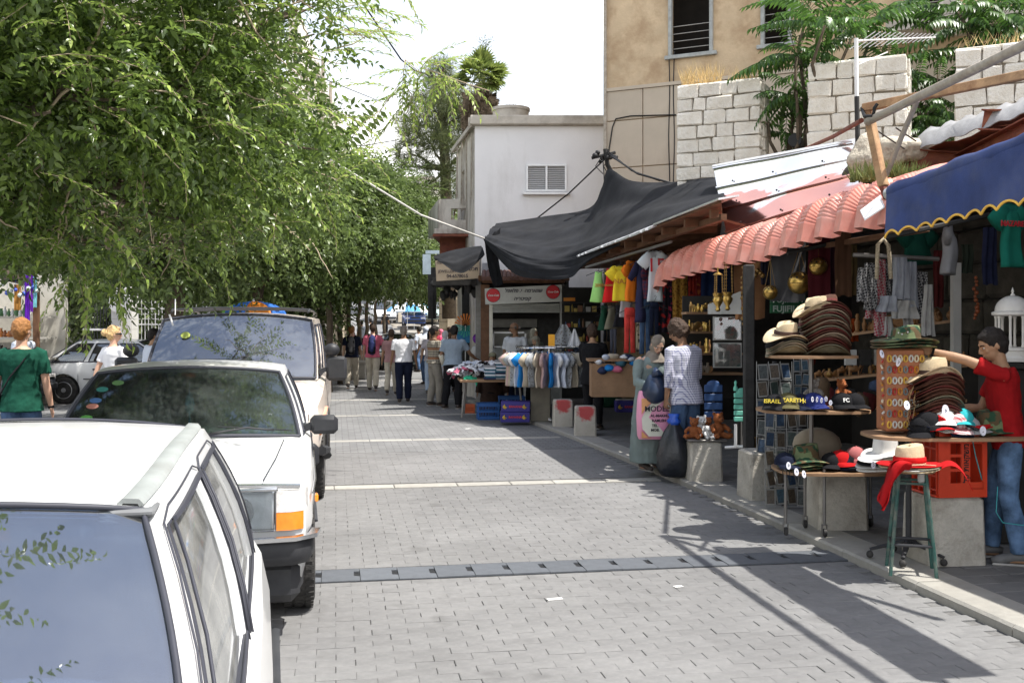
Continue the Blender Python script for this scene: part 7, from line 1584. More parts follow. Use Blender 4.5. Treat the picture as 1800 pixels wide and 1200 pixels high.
def cloth_strip(name,label,cat,px,py0,py1,Y,wpx,mat,group=None,fold=.5,seed=0.,taper=.0):
 sc=Y/F_;top=PY(px,py0,Y);h_=(py1-py0)*sc;w_=wpx*sc;rows=[]
 for i in range(13):
  v=i/12;r=[]
  for j in range(13):
   u=j/12-.5;r.append((u*w_*(1-taper*(1-v)+.04*math.sin(v*5+seed)),math.sin(u*14+seed*2+v*1.5)*w_*.10*fold+.01*math.sin(v*6+seed),-v*h_*(1+.015*math.sin(u*9+seed))))
  rows.append(r)
 mb=MB();mb.sheet(rows,.003);mb.xf(Matrix.Translation(top));return solo(mb,name,mat,label,cat,group,origin=top,smooth=180)
for px,y0,y1,w_,c,nm,lb in((48,478,572,9,(.13,.02,.42),'purple','long deep purple scarf hanging from the stall rail'),(56,478,548,5,(.16,.03,.38),'purple2','narrow violet scarf beside the aqua one'),(62,486,540,6,(.20,.55,.62),'aqua','pale aqua scarf at the end of the stall rail'),(31,500,545,12,(.42,.20,.05),'orange','orange-brown bead curtain hanging on the scarf stall')):
 cloth_strip('scarf',lb,'scarf',px,y0,y1,20.1,w_,fab('scarf_'+nm,c,.2),'scarves hanging on the left stall',seed=px)
gl_b=M('blue_glass',(.04,.10,.55),.15,var=.3,spec=.8,coat=.6);pc=[gl_b,M('pot_brown',(.30,.12,.05),.5),m_whitef,M('pot_dark',(.05,.045,.04),.5),M('pot_orange',(.6,.22,.06),.6),M('pot_green',(.10,.22,.10),.5)]
for k in range(9):mb=MB();p=PY(5+k*7.5,498+U(0,22),20.1);mb.ball(p,U(.03,.06),8);mb.tube([p,p+Vector((0,0,.2))],.004,4);solo(mb,'glass_ornament',gl_b if k%2 else M('clear_bead',(.6,.68,.66),.1),'small glass bauble dangling under the scarf stall roof','ornament','glass ornaments under the stall roof')
def vase(mb,c,r,h,n=10):mb.lathe([(r*.5,0),(r,h*.3),(r*.9,h*.55),(r*.35,h*.8),(r*.5,h)],c,n)
for k in range(34):
 z=(1.02,1.47,1.92)[k%3];mb=MB();vase(mb,(lerp(hp(-12,22.3),hp(62,22.3),(k//3)/11),22.15,z),U(.04,.08),U(.12,.28));solo(mb,'souvenir_pot',pc[k%6],'small '+('cobalt','brown','white','black','orange','green')[k%6]+' pot on the '+('lowest','middle','top')[k%3]+' shelf of the scarf stall','pot','souvenir pots on the scarf stall')
for k in range(26):
 x=70+k*5.2;mb=MB();h=U(.15,.4);Yp=25+U(-.2,.2);vase(mb,(hp(x,Yp),Yp,0 if k%2 else .73),U(.05,.12),h);solo(mb,'souvenir_pot',pc[(k*5)%6],('cobalt','brown','white','black','orange','green')[(k*5)%6]+' souvenir pot '+('standing on the ground' if k%2 else'on the display table')+' behind the white car','pot','souvenir pots on the far pavement')
mb=MB();mb.box((hp(130,25),25,.70),(2.2,.6,.05));[mb.box((hp(x,25),25,.35),(.05,.5,.7))for x in(60,195)];solo(mb,'display_table',m_brown,'brown display table of pots behind the white car','table',smooth=0)
def parasol(label,p,r,h,cols,zpole,n=8,drop=.25):
 t=thing('parasol',label,'parasol',(p[0],p[1],zpole));z=p[2]-zpole
 mb=MB();mb.tube([(0,0,0),(0,0,z+.06)],.02,8);mb.build('pole',m_alu,t)
 for k in range(n):
  a0,a1=2*math.pi*k/n,2*math.pi*(k+1)/n;rows=[]
  for i in range(7):
   v=i/6;rr=r*math.sin(v*1.45)/math.sin(1.45);zz=z-drop*(1-math.cos(v*1.45))/(1-math.cos(1.45));rows.append([(rr*math.cos(lerp(a0,a1,j/4))*(1-.03*math.sin(math.pi*j/4)*v),rr*math.sin(lerp(a0,a1,j/4))*(1-.03*math.sin(math.pi*j/4)*v),zz)for j in range(5)])
  mb=MB();mb.sheet(rows,.004);mb.build('panel',cols[k%len(cols)],t,smooth=60)
 return t
pcs=[M('parasol_'+n,c,.7,var=.04,trans=.4)for n,c in(('green',(.22,.55,.06)),('blue',(.05,.22,.68)),('white',(.85,.85,.85)),('orange',(.85,.33,.03)),('yellow',(.85,.65,.05)))]
parasol('rainbow striped parasol showing above the van roof rack',PY(446,530,19.5),.62,2,[pcs[1],pcs[3],pcs[4],pcs[0],pcs[0],pcs[1],pcs[3],pcs[1]],0,8,.24)
parasol('sky blue and white parasol at the top of the street',PY(716,533,72),1.5,2,[M('parasol_sky',(.15,.45,.70),.7,trans=.4),pcs[2]],1.0,8,.6)
parasol('pale parasol behind the sky blue one',PY(728,530,78),1.5,2,[pcs[2],M('parasol_sky',(.15,.45,.70),.7)],1.2,8,.6)
ts=thing('toy_windmill','orange and teal windmill toy sticking up above a blue box','toy',PY(818,640,24.5))
for k in range(22):
 a=2*math.pi*k/22;l=.27*U(.85,1.05);c=PY(818,572,24.4);d=Vector((math.cos(a),U(-.1,.1),math.sin(a)));s_=Vector((-math.sin(a),0,math.cos(a)))*.022;up_=math.sin(a)>.25;mb=MB()
 mb.prism([c+d*.03,c+d*l+s_,c+d*(l+.01),c+d*l-s_],(0,.012,0));mb.build('vane',M('vane_orange',(.8,.25,.04),.5)if up_ else M('vane_teal',(.05,.45,.38),.5),ts,world=True,smooth=0)
mb=MB();mb.tube([PY(818,572,24.5),PY(818,640,24.5)],.012,6);mb.build('stick',m_alu,ts,world=True)
mb=MB();mb.cbox(PY(819,592,24.6),(.42,.3,.28),.01);solo(mb,'blue_box',M('toy_blue',(.03,.22,.48),.5),'blue box hung under the windmill toy','box',smooth=0)
for i,(x,y,r,c)in enumerate(((845,585,.10,'blue'),(853,590,.08,'white'),(838,595,.10,'purple'),(858,598,.09,'red'),(848,605,.10,'blue2'),(855,608,.10,'orange'),(863,612,.08,'yellow'),(845,612,.09,'green'),(838,618,.12,'white2'),(852,620,.08,'orange2'))):
 cc=dict(blue=(.02,.15,.7),white=(.8,.8,.8),purple=(.2,.02,.4),red=(.7,.02,.02),orange=(.85,.25,.02),yellow=(.85,.65,.03),green=(.05,.4,.1))[c.rstrip('2')]
 mb=blob(PY(x,y,22.6),(r,r,r*1.15),i*1.3,12,.12);solo(mb,'balloon_toy',M('balloon_'+c.rstrip('2'),cc,.25,var=.05,coat=.5),'%s inflatable toy in the bunch above the seated person'%{'blue':'bright blue','white':'small white','purple':'purple','red':'red','blue2':'lower blue','orange':'large orange','yellow':'yellow','green':'green','white2':'big white','orange2':'small low orange'}[c],'inflatable toy','inflatable toys in a bunch',smooth=180)
m_wood=M('shelf_wood',(.30,.18,.10),.6,var=.15,sc=8,bump=.2,bs=60);m_steel=M('stand_steel',(.22,.21,.20),.45,.6,var=.15,dirt=.5)
tb=thing('clothes_table','trestle table piled with folded clothes at the edge of the road','table',G(862,735,KZ))
TZ=.72;cx_,cy_=-.36,18.95
mb=MB();mb.cbox((cx_,cy_,TZ),(1.25,.95,.05),.01,rz=.1);mb.build('table_top',m_wood,tb,world=True)
for dx,dy in((-.55,-.4),(.55,-.4),(-.55,.4),(.55,.4)):mb=MB();mb.tube([(cx_+dx,cy_+dy,KZ),(cx_+dx*.9,cy_+dy*.9,TZ)],.02,6);mb.build('leg',m_steel,tb,world=True)
pal={n:fab('cloth_'+n,c,.12)for n,c in dict(white=(.72,.73,.76),pale=(.55,.60,.70),teal=(.05,.13,.18),pinkc=(.62,.16,.25),rose=(.55,.38,.36),grey=(.28,.28,.29),beige=(.46,.40,.31),navy2=(.03,.04,.09),green=(.03,.33,.18),orange=(.75,.22,.03),blackc=(.02,.02,.022),bluec=(.02,.22,.60)).items()}
def folded(c,w_,d_,h_,rz,mat,label,nm='folded_shirt',grp='folded clothes on the table'):
 mb=MB();n=10;rows=[]
 for i in range(7):
  v=i/6;rows.append([])
 a=[(-w_/2,0),(-w_/2-.012,h_*.5),(-w_/2,h_),(0,h_*(1.05)),(w_/2,h_),(w_/2+.012,h_*.5),(w_/2,0)]
 rows=[[(x+.006*math.sin(y*30+x*9),y,z+.004*math.sin(x*20+y*13))for x,z in a]for y in[lerp(-d_/2,d_/2,i/5)for i in range(6)]]
 mb.grid(rows);mb.f+=[tuple(range(7))[::-1],tuple(35+j for j in range(7))];mb.m+=[0,0];mb.xf(Matrix.Translation(c)@Matrix.Rotation(rz,4,'Z'));return solo(mb,nm,mat,label,'shirt',grp,smooth=60)
keys=['teal','white','teal','pale','teal','white','grey','teal','white','navy2']
for st_,(x,y)in enumerate(((-.02,18.62),(.16,18.66),(-.22,18.6),(-.40,18.58),(.05,18.95),(-.15,19.0),(-.35,19.05))):
 for k in range(11 if st_<3 else 8):q_=keys[(k+st_*3)%10];folded((x+U(-.012,.012),y+U(-.012,.012),TZ+.03+k*.031),U(.17,.20),.28,.028,U(-.08,.08)+.1,pal[q_],'%s folded shirt in the front stacks on the clothes table'%{'teal':'dark teal','white':'white','pale':'pale blue','grey':'grey','navy2':'navy'}[q_])
heap=[('white',9),('white',9),('pale',4),('pinkc',4),('rose',5),('white',5),('beige',3),('blackc',3),('green',1),('orange',1),('grey',3),('pale',4)]
i=0
for key,n in heap:
 for k in range(n):
  i+=1;u,v=U(-1,1),U(-1,1);x=-.62+u*.42+(.3 if key in('rose','beige','blackc','orange')else 0);y=19.1+v*.36;z=TZ+.10+.20*(1-u*u*.5)*(1-v*v*.4)+U(-.03,.05)
  if key=='green':x,y,z=-.72,18.6,TZ+.07
  if key=='orange':x,y,z=.12,19.1,TZ+.33
  mb=MB();rows=[[(a*.14+.03*math.sin(b*7+i),b*.12+.02*math.sin(a*6+i*2),-.05*(a*a+b*b)+.035*math.sin(a*6+i)*math.cos(b*5+i))for a in[j/4-1 for j in range(9)]]for b in[j/4-1 for j in range(9)]]
  mb.sheet(rows,.008);mb.xf(Matrix.Translation((x,y,z))@Euler((U(-.4,.4),U(-.4,.4),U(0,6))).to_matrix().to_4x4());solo(mb,'crumpled_shirt',pal[key],'%s crumpled garment heaped on the clothes table'%{'white':'white','pale':'pale blue','pinkc':'bright pink','rose':'dusty rose','beige':'beige','blackc':'black','green':'green','orange':'orange','grey':'grey'}[key],'garment','garments heaped on the table',smooth=180)
def crate(name,label,c,d,mat,rz=0.,slots=True,cat='crate',grp=None,hand=True):
 """open plastic crate built of rails and slats; c = base centre, d = (w,d,h)"""
 t=thing(name,label,cat,c,rz,grp);w_,dp,h=d
 mb=MB();mb.box((0,0,.01),(w_,dp,.02));mb.build('base',mat,t,smooth=0)
 for sx,sy,L_,ax in((0,-1,w_,0),(0,1,w_,0),(-1,0,dp,1),(1,0,dp,1)):
  mb=MB()
  for z,hh in((.03,.05),(h*.5,.03),(h-.03,.06)):
   if ax==0:mb.cbox((0,sy*(dp/2-.008),z),(L_,.016,hh),.004)
   else:mb.cbox((sx*(w_/2-.008),0,z),(.016,L_-.034,hh),.004)
  n=max(4,int(L_/.06))
  for k in range(n+1):
   o=lerp(-L_/2+.02,L_/2-.02,k/n)
   if ax==0:mb.box((o,sy*(dp/2-.008),h/2),(.014,.011,h-.06))
   else:mb.box((sx*(w_/2-.008),o,h/2),(.011,.014,h-.06))
  mb.build('side',mat,t,smooth=0)
 return t
m_bcr=M('blue_crate',(.02,.10,.32),.5,var=.15);p=G(857,738,0);crate('plastic_crate','blue plastic crate under the clothes table',(p.x,p.y+.2,0),(.40,.36,.30),m_bcr,.12)
p=G(905,730,KZ);crate('plastic_crate','second blue crate tucked behind the banana boxes',(p.x-.06,19.3,KZ),(.5,.3,.34),m_bcr,.05)
p=G(827,722,0);crate('plastic_crate','small orange crate by the feet of the man in the blue-grey T-shirt',(p.x,20.2,0),(.20,.2,.17),M('orange_crate_far',(.55,.12,.04),.5),.1)
m_bpur=M('banana_box',(.045,.035,.22),.6,var=.1);m_byel=M('banana_yellow',(.80,.55,.05),.6);m_bred=M('banana_red',(.65,.05,.05),.6)
def bbox(label,c,rz,w_=.50,h=.175):
 t=thing('banana_box',label,'carton',c,rz,'purple fruit cartons');mb=MB();mb.cbox((0,0,h/2),(w_,.34,h),.006);mb.build('carton',m_bpur,t,smooth=0)
 for sx in(-1,1):
  mb=MB()
  for q_ in range(3):mb.tube([(sx*.17+.045*math.cos(a)+q_*.012,-.172,h*.5+.035*math.sin(a)+q_*.012)for a in[2.6+sx*.0+i*.45 for i in range(6)]],[.004,.012,.014,.014,.011,.003],6,flat=.5)
  mb.build('printed_bananas',m_byel,t,smooth=180)
 lettering('BANANA',.055,m_bred,t,(0,-.1735,h*.5),FR,bold=.001)
 return t
p=G(905,742,KZ);bbox('lower purple banana carton at the kerb by the clothes rack',(p.x,p.y+.17,KZ),.04);bbox('upper purple banana carton stacked at the kerb by the clothes rack',(p.x+.015,p.y+.18,KZ+.18),-.02)
bbox('purple fruit carton on the shaded block behind the woman in black',(hp(1108,17.),17.,KZ+.24),.0)
mb=MB();mb.cbox(G(950,741,KZ)+Vector((0,.08,.42)),(.34,.04,.84),.008);solo(mb,'board',M('grey_ply',(.22,.20,.16),.8,var=.2),'grey plywood board leaning below the round clothes rack','board')
rk=thing('round_rack','round chrome clothes rack ringed with hanging shirts','clothes rack',G(968,746,KZ)+Vector((0,.62,0)),0)
RC=rk.location.copy();RZ_=1.34;RR=.56
mb=MB();mb.tube([(0,0,0),(0,0,RZ_-KZ)],.022,10);mb.build('pole',m_chrome,rk)
mb=MB();mb.tube([(RR*math.cos(a),RR*math.sin(a),RZ_-KZ)for a in[6.2832*i/48 for i in range(49)]],.014,8,cap=False);mb.build('ring',m_chrome,rk,smooth=180)
for k in range(3):mb=MB();a=k*2.09;mb.tube([(0,0,RZ_-KZ-.02),(RR*math.cos(a),RR*math.sin(a),RZ_-KZ)],.010,6);mb.build('spoke',m_chrome,rk)
mb=MB();mb.cbox((0,0,.02),(.62,.05,.03),.006);mb.cbox((0,0,.05),(.05,.62,.03),.006);mb.build('foot',m_alu,rk)
def garment_mesh(w_=.42,h_=.62,slv=.20,neck=.16,depth=.05,seed=0.,kind='short',flare=.04):
 """shirt hung flat in the local x-z plane, hook point at the origin, hem at z=-h; real front and back"""
 rows=[];nx=16
 for i in range(19):
  v=i/18;z=-.05-v*h_
  if v<.12:hw=lerp(neck*.62,w_*.46,(v/.12)**.7)
  else:hw=lerp(w_*.46,w_*.5+flare,(v-.12)/.88)
  if kind=='tank':hw=lerp(.055,w_*.36,min(1,(v/.3))**1.6)if v<.3 else lerp(w_*.36,w_*.48+flare,(v-.3)/.7)
  r=[]
  for j in range(nx*2):
   a=2*math.pi*j/(nx*2);c,s_=math.cos(a),math.sin(a);x=hw*math.copysign(abs(c)**.75,c);y=depth*(.35+.65*min(1,v*3))*s_+.014*math.sin(x*34+seed)*min(1,v*2.5)+.01*math.sin(z*17+seed)
   dz=0
   if v<.08:dz=-.05*max(0,1-abs(x)/(neck*.5))if kind!='tank' else 0
   r.append((x,y,z+dz+.006*math.sin(x*20+seed)*v))
  rows.append(r)
 mb=MB();mb.grid(rows,close=True,flip=True);n_=len(rows);mb.f+=[tuple(range(nx*2)),tuple((n_-1)*nx*2+j for j in range(nx*2))[::-1]];mb.m+=[0,0]
 if kind in('short','long'):
  for sx in(-1,1):
   a0=Vector((sx*w_*.34,0,-.105));a1=a0+Vector((sx*(w_*.16+slv*.55),.01,-slv*(.75 if kind=='short' else .95)));mb.tube([a0,a0.lerp(a1,.5),a1],[.075,.085,.085]if kind=='short' else[.07,.06,.045],12,flat=.42,up=(0,1,0))
 return mb
def hanger(par):
 mb=MB();mb.tube([(0,0,.05),(.018,0,.07),(.03,0,.05),(.015,0,.02),(0,0,-.03)],.003,5);mb.tube([(-.19,0,-.11),(0,0,-.035),(.19,0,-.11)],.006,5);mb.build('hanger',m_trim,par)
def hung(label,loc,rz,mb,mat,grp=None,nm='shirt',cat='shirt',prints=None,hang=True):
 t=thing(nm,label,cat,loc,rz,grp);o=mb.build('fabric',mat,t,smooth=180)
 if hang:hanger(t)
 if prints:
  for(txt,size,z,m_)in prints:lettering(txt,size,m_,t,(0,-.062,z),FR,name='print',ext=.004,bold=.001)
 return t
gm=[garment_mesh(.40,.58,.16,seed=i*1.7,depth=.03,flare=.01)for i in range(4)]
rcols=['beige','rose','beige','grey','white','bluec','beige','grey','beige','rose','bluec','white','pale','grey','beige','grey','beige','navy2','bluec','white']
def hawfn(g,tc,c):
 v=g.n('ShaderNodeTexVoronoi');v.inputs['Scale'].default_value=22;g.l(tc,v.inputs['Vector']);return g.mix(g.ramp(v.outputs['Distance'],[(.2,gray(.75)),(.45,gray(0))]),c,(.12,.09,.07))
pal['beigep']=fab('print_beige',(.50,.45,.36),.1,hawfn);pal['greyp']=fab('print_grey',(.34,.36,.38),.1,hawfn)
cn={'beige':'beige','rose':'dusty pink','grey':'grey','white':'white','bluec':'bright blue','pale':'pale blue','navy2':'navy','beigep':'beige patterned','greyp':'grey patterned'}
for k in range(40):
 a=2*math.pi*k/40+U(-.04,.04);key=rcols[k%20]
 if key in('beige','grey')and k%2:key+='p'
 cpos=(RC.x+RR*math.cos(a),RC.y+RR*math.sin(a),RZ_-.03);t=thing('shirt',cn[key]+' shirt on the '+('far','kerb','near','shop')[int(((a+2.356)%6.2832)/1.5708)]+' side of the round clothes rack','shirt',cpos,a+U(-.12,.12),'shirts on the round rack')
 mb=MB();mb.merge(gm[k%4]);mb.build('fabric',pal[key],t,smooth=180);hanger(t)
mb=MB();mb.cbox(RC+Vector((.02,-.50,RZ_-KZ+.13)),(.11,.015,.20),.003);solo(mb,'price_card',M('price_orange',(.85,.40,.03),.6),'yellow-orange price card clipped on top of the round rack','card')
mb=MB();rows=[[((j/10-.5)*.5*(.2+.8*v),.03*math.sin(j*1.1),-v*.36)for j in range(11)]for v in[i/8 for i in range(9)]];mb.sheet(rows,.004);mb.xf(Matrix.Translation(RC+Vector((.26,.2,RZ_-KZ+.40))));solo(mb,'printed_scarf',pal['greyp'],'blue-grey patterned scarf draped above the round rack','scarf',smooth=180)
mb=MB();rows=[[((j/10-.5)*.26*(.1+.9*v),.02*math.sin(j*1.3),-v*.30)for j in range(11)]for v in[i/8 for i in range(9)]];mb.sheet(rows,.004);mb.xf(Matrix.Translation(RC+Vector((.44,.05,RZ_-KZ+.32))));solo(mb,'white_cloth',pal['white'],'white cloth peak standing at the top of the round rack','cloth',smooth=180)
def hangpx(label,px,py0,py1,Y,wpx,kind,mat,rz=0.,grp=None,prints=None,nm='shirt',cat='shirt',depth=.05):
 s_=Y/F_;h_=(py1-py0)*s_-.05;return hung(label,PY(px,py0,Y),rz,garment_mesh(wpx*s_*(.72 if kind!='tank' else .95),h_,min(.22,h_*.3),kind=kind,seed=px*.1,depth=depth),mat,grp,nm,cat,prints)
hl='tops hanging from the roof edge'
cr_={k:fab('top_'+k,c,.06)for k,c in dict(lime=(.34,.66,.20),red=(.62,.02,.02),yellow=(.80,.62,.04),orange=(.80,.20,.02),white=(.62,.68,.72),grey=(.42,.40,.42),coral=(.62,.10,.09),dkgreen=(.015,.06,.035),olive=(.16,.15,.11),blackt=(.02,.02,.025),jersey=(.03,.03,.07)).items()}
INK={'r':M('print_red',(.5,.03,.04),.6),'o':M('print_orange',(.6,.28,.05),.6),'d':M('print_dark',(.03,.03,.04),.6),'w':m_wl}
hangpx('lime green sleeveless top, first in the hanging row',1052,472,531,15.6,24,'tank',cr_['lime'],.1,hl,[('2005',.07,-.26,INK['o'])])
hangpx('red sleeveless top between the lime and yellow ones',1073,466,531,15.2,22,'tank',cr_['red'],-.2,hl,[('NAZARETH',.035,-.3,INK['o'])])
hangpx('yellow T-shirt with an orange print in the hanging row',1090,461,529,14.8,28,'short',cr_['yellow'],.15,hl,[('NAZ',.10,-.28,INK['o'])])
hangpx('orange T-shirt hanging beside the yellow one',1110,452,530,14.4,27,'short',cr_['orange'],.9,hl,[('X',.12,-.3,INK['d'])])
hangpx('pale grey T-shirt hanging below the orange one',1101,495,558,15.0,24,'short',cr_['grey'],.3,hl)
hangpx('light blue football shirt with a red number fifteen',1151,434,530,13.9,26,'short',cr_['white'],.15,hl,[('15',.26,-.26,INK['r'])],depth=.045)
hangpx('dark long-sleeved football top beside the blue football shirt',1127,452,566,14.2,22,'long',cr_['jersey'],.5,hl,[('11',.10,-.12,INK['w'])])
hangpx('striped dark tracksuit top with orange piping',1137,460,525,14.0,14,'short',fab('top_stripe',(.10,.02,.03),.1,checkfn((.02,.02,.05),.06,.5)),1.1,hl)
hangpx('washed green cropped top hung low in the dim shop',1075,532,578,15.6,20,'tank',cr_['olive'],.2,hl)
hangpx('black top hung low beside the grey trousers',1088,530,575,15.5,16,'tank',cr_['blackt'],.2,hl)
hangpx('dark green sleeveless top hung under the lime one',1062,532,580,16.0,17,'tank',cr_['dkgreen'],.2,hl)
def trousers_mesh(w_,h_,seed=0.):
 mb=MB()
 for sx in(-1,1):mb.tube([(sx*w_*.22,0,-.04),(sx*w_*.24,0,-h_*.35),(sx*w_*.26,.01*math.sin(seed),-h_*.7),(sx*w_*.30,0,-h_)],[w_*.27,w_*.25,w_*.21,w_*.22],12,flat=.35,up=(0,1,0))
 mb.tube([(0,0,-.02),(0,0,-h_*.22)],[w_*.42,w_*.46],14,flat=.3,up=(0,1,0));return mb
def trpx(label,px,y0,y1,Y,wpx,mat,rz=.1,grp='trousers and skirts hanging in the shop front'):
 s_=Y/F_;return hung(label,PY(px,y0,Y),rz,trousers_mesh(wpx*s_,(y1-y0)*s_,px),mat,grp,'trousers','trousers')
trpx('coral red tie-dyed trousers on a black hanger',1107,538,620,14.6,20,fab('coral_dye',(.60,.06,.05),.35),.1)
trpx('light blue jeans hanging behind the football shirt',1134,520,622,14.2,22,m_denim,.3)
trpx('dark blue trousers hanging beside the light jeans',1150,528,590,13.8,18,m_navy,.2)
trpx('grey striped trousers hanging deep in the clothes shop',1078,552,628,16.6,12,fab('grey_tr',(.16,.17,.22)),.2)
trpx('white and dark striped trousers hanging at the shop back',1066,545,600,16.8,12,fab('dk_tr',(.03,.03,.035)),.2)
def floralfn(c2,sc=9):
 def fn(g,tc,c):return g.mix(g.ramp(g.noise(sc,3,tc,.5),[(.52,gray(0)),(.58,gray(1))]),c,c2)
 return fn
rows_=[('long red and black flowered dress in the shop front',1168,500,585,15.3,22,fab('floral_red',(.025,.02,.03),.2,floralfn((.42,.03,.03)))),('mustard yellow printed cloth hanging full length',1195,470,568,14.7,26,fab('mustard',(.46,.25,.05),.15,floralfn((.22,.10,.02),30))),('dark red and orange flame-patterned cloth',1217,470,560,14.3,14,fab('flame',(.30,.03,.02),.3,floralfn((.10,.01,.02),12))),('deep red patterned cloth beside the navy one',1229,462,552,14.1,12,fab('deepred',(.18,.02,.02),.3,floralfn((.35,.10,.03),14))),('plain navy cloth hanging behind the brass lamps',1250,450,545,13.8,34,fab('navycloth',(.015,.03,.09))),('leopard patterned scarf hanging low among the trousers',1124,560,618,14.6,11,fab('leopard',(.40,.34,.24),.1,floralfn((.04,.03,.03),18))),('narrow black and red shawl beside the mustard cloth',1180,480,560,15.,10,fab('shawl',(.02,.015,.03),.2,floralfn((.35,.04,.08),16)))]
for lb,px,y0,y1,Y,w_,mt in rows_:cloth_strip('hanging_cloth',lb,'cloth',px,y0,y1,Y,w_,mt,'cloths hanging in the shop front',seed=px*.3)
for lb,px,y0,y1,Y,w_,c in(('brown cardboard panel hung behind the little bells',1318,432,560,11.4,54,(.24,.12,.06)),('plain grey cloth hanging behind the brass balls',1385,418,530,10.4,62,(.075,.075,.08)),('dark red curtain right of the grey cloth',1440,405,540,10.,38,(.06,.008,.012)),('brown cloth hanging in the gap by the scarves',1482,395,520,9.6,28,(.07,.035,.02)),('navy cloth hanging behind the lamps, nearer the post',1274,452,520,13.3,20,(.012,.02,.06))):
 cloth_strip('hanging_cloth',lb,'cloth',px,y0,y1,Y,w_,fab('bk%d'%px,c),'cloths hanging in the shop front',fold=.2,seed=px*.3)
mb=MB();mb.tube([PY(1030,470,16.4),PY(1180,425,13.0)],.02,6);solo(mb,'hanging_rail',m_steel,'steel rail carrying the row of bright tops','rail')
mb=MB();mb.tube([PY(1165,468,15.5),PY(1300,446,12.8)],.02,6);solo(mb,'hanging_rail',m_steel,'steel rail carrying the long patterned cloths','rail')
mb=MB();mb.cbox(PY(1090,632,15.5),(1.0,.5,.04),.005);mb.box(PY(1090,632,15.5)+Vector((0,0,-.3)),(.9,.4,.5));solo(mb,'counter',m_wood,'low wooden counter in the dim clothes shop','counter',smooth=0)
for k in range(14):x=1052+k*6.5;mb=blob(PY(x,630+U(-4,22),15.3),(U(.05,.09),.08,U(.03,.06)),k);solo(mb,'folded_cloth',pal[['white','navy2','pale','bluec','beige','pinkc','teal'][k%7]],'small %s bundle on the dim clothes counter'%['white','navy','pale blue','blue','beige','pink','teal'][k%7],'bundle','bundles on the clothes counter',smooth=180)
mb=blob(G(1075,716,KZ)+Vector((0,.3,.26)),(.32,.25,.28),2.);solo(mb,'sack',M('green_sack',(.02,.07,.04),.4,spec=.5),'dark green shiny sack on the ground behind the red-splashed bollards','sack',smooth=180)
hangpx('teal T-shirt with a dark print hanging under the blue awning',1776,345,470,7.9,42,'short',fab('teal_t',(.01,.14,.10)),.35,'shirts under the blue awning',[('NAZARETH',.06,-.22,INK['r'])])
hangpx('grey T-shirt hung edge-on under the blue awning',1668,378,482,8.4,34,'short',fab('dimgrey_t',(.22,.22,.23)),1.15,'shirts under the blue awning')
hangpx('dark green T-shirt deep behind the checkered scarves',1613,392,465,9.2,56,'short',fab('dkgreen_t',(.008,.06,.04)),.1,'shirts under the blue awning')
#  NEAR STALL GOODS
m_straw=M('straw',(.70,.56,.36),.8,var=.08,sc=60,bump=.8,bs=300);m_strawd=M('brown_hat',(.11,.045,.028),.75,var=.2,sc=30,bump=.3,bs=200);m_strawg=M('olive_hat',(.20,.19,.13),.8,var=.2,sc=30,bump=.3,bs=200);m_canvas=M('white_canvas',(.80,.79,.76),.9,var=.03,bump=.3,bs=200)
m_band=M('hat_band',(.05,.025,.02),.7);m_redband=fab('red_scarf',(.45,.010,.012),.2);m_rimw=M('pale_rim',(.55,.53,.50),.8)
def camofn(g,tc,c):
 n1=g.noise(16,2,tc,.4);o=g.mix(g.ramp(n1,[(.48,gray(0)),(.52,gray(1))]),c,(.10,.065,.03));mp=g.n('ShaderNodeMapping',i_Location=(3,1,2));g.l(tc,mp.inputs[0]);n2=g.noise(14,2,mp.outputs[0],.4);return g.mix(g.ramp(n2,[(.55,gray(0)),(.58,gray(1))]),o,(.15,.19,.09))
m_camo=M('camouflage',(.018,.06,.03),.9,var=.1,fn=camofn,bump=.3,bs=150)
def hatmb(R=.17,rc=.088,hc=.12,curl=.05,droop=.02,dent=.035,flat=False,sx=1.14,brimonly=False,n=32):
 def fn(p,a,r,z):
  if r>rc*1.02:
   f=(r-rc)/(R-rc);p.z+=curl*f*f*math.sin(a)**2*1.2-droop*f*f*math.cos(a)**2
  elif z>hc*.5:p.z-=dent*math.exp(-(p.y/.028)**2)*(1 if z>hc*.8 else .3)*.9+.012*math.cos(a)*(-1)
  return p
 pr=[(R,-.003),(R+.003,0),(R,.003),(lerp(rc,R,.6),.002),(rc*1.08,.004),(rc,.014),(rc*.97,hc*.4),(rc*.92,hc*.8),(rc*.84,hc*.97),(rc*.6,hc),(rc*.3,hc*.99),(.002,hc*.985)]
 mb=MB();mb.lathe(pr,(0,0,0),n,sx=sx,fn=fn);return mb
def hat(name,label,p,rz,mat,mb,band=None,tilt=0.,grp=None,cat='hat',rc=.088):
 t=thing(name,label,cat,p,rz,grp);o=mb.build('hat_body',mat,t,smooth=60);o.rotation_euler=(tilt,0,0)
 if band:b=MB();b.lathe([(rc*1.01,.014),(rc*1.03,.02),(rc*.995,.042),(rc*.96,.043)],(0,0,0),28,sx=1.14);q_=b.build('hat_band',band,t,smooth=60);q_.rotation_euler=(tilt,0,0)
 return t
cow=hatmb(.175,.088,.125,.06,.035);cowm=[(cow.mesh('hat_body',m,60))for m in(m_strawd,m_strawg,M('maroon_hat',(.16,.035,.03),.75,var=.2),M('cream_edge_hat',(.36,.28,.20),.8))]
def stack(n,p,rz,label,grp,dz=.021,mats=(0,0,2,1,0,3,0,2),s=1.,wob=.006):
 for k in range(n):
  o=link('hat',cowm[mats[k%len(mats)]],None,Vector(p)+Vector((U(-wob,wob),U(-wob,wob),k*dz)),(U(-.02,.02),U(-.02,.02),rz+U(-.08,.08)));o.scale=(s,s,s)
  tag(o,label%({0:'dark brown',1:'olive',2:'maroon',3:'cream-edged'}[mats[k%len(mats)]]),'hat',grp)
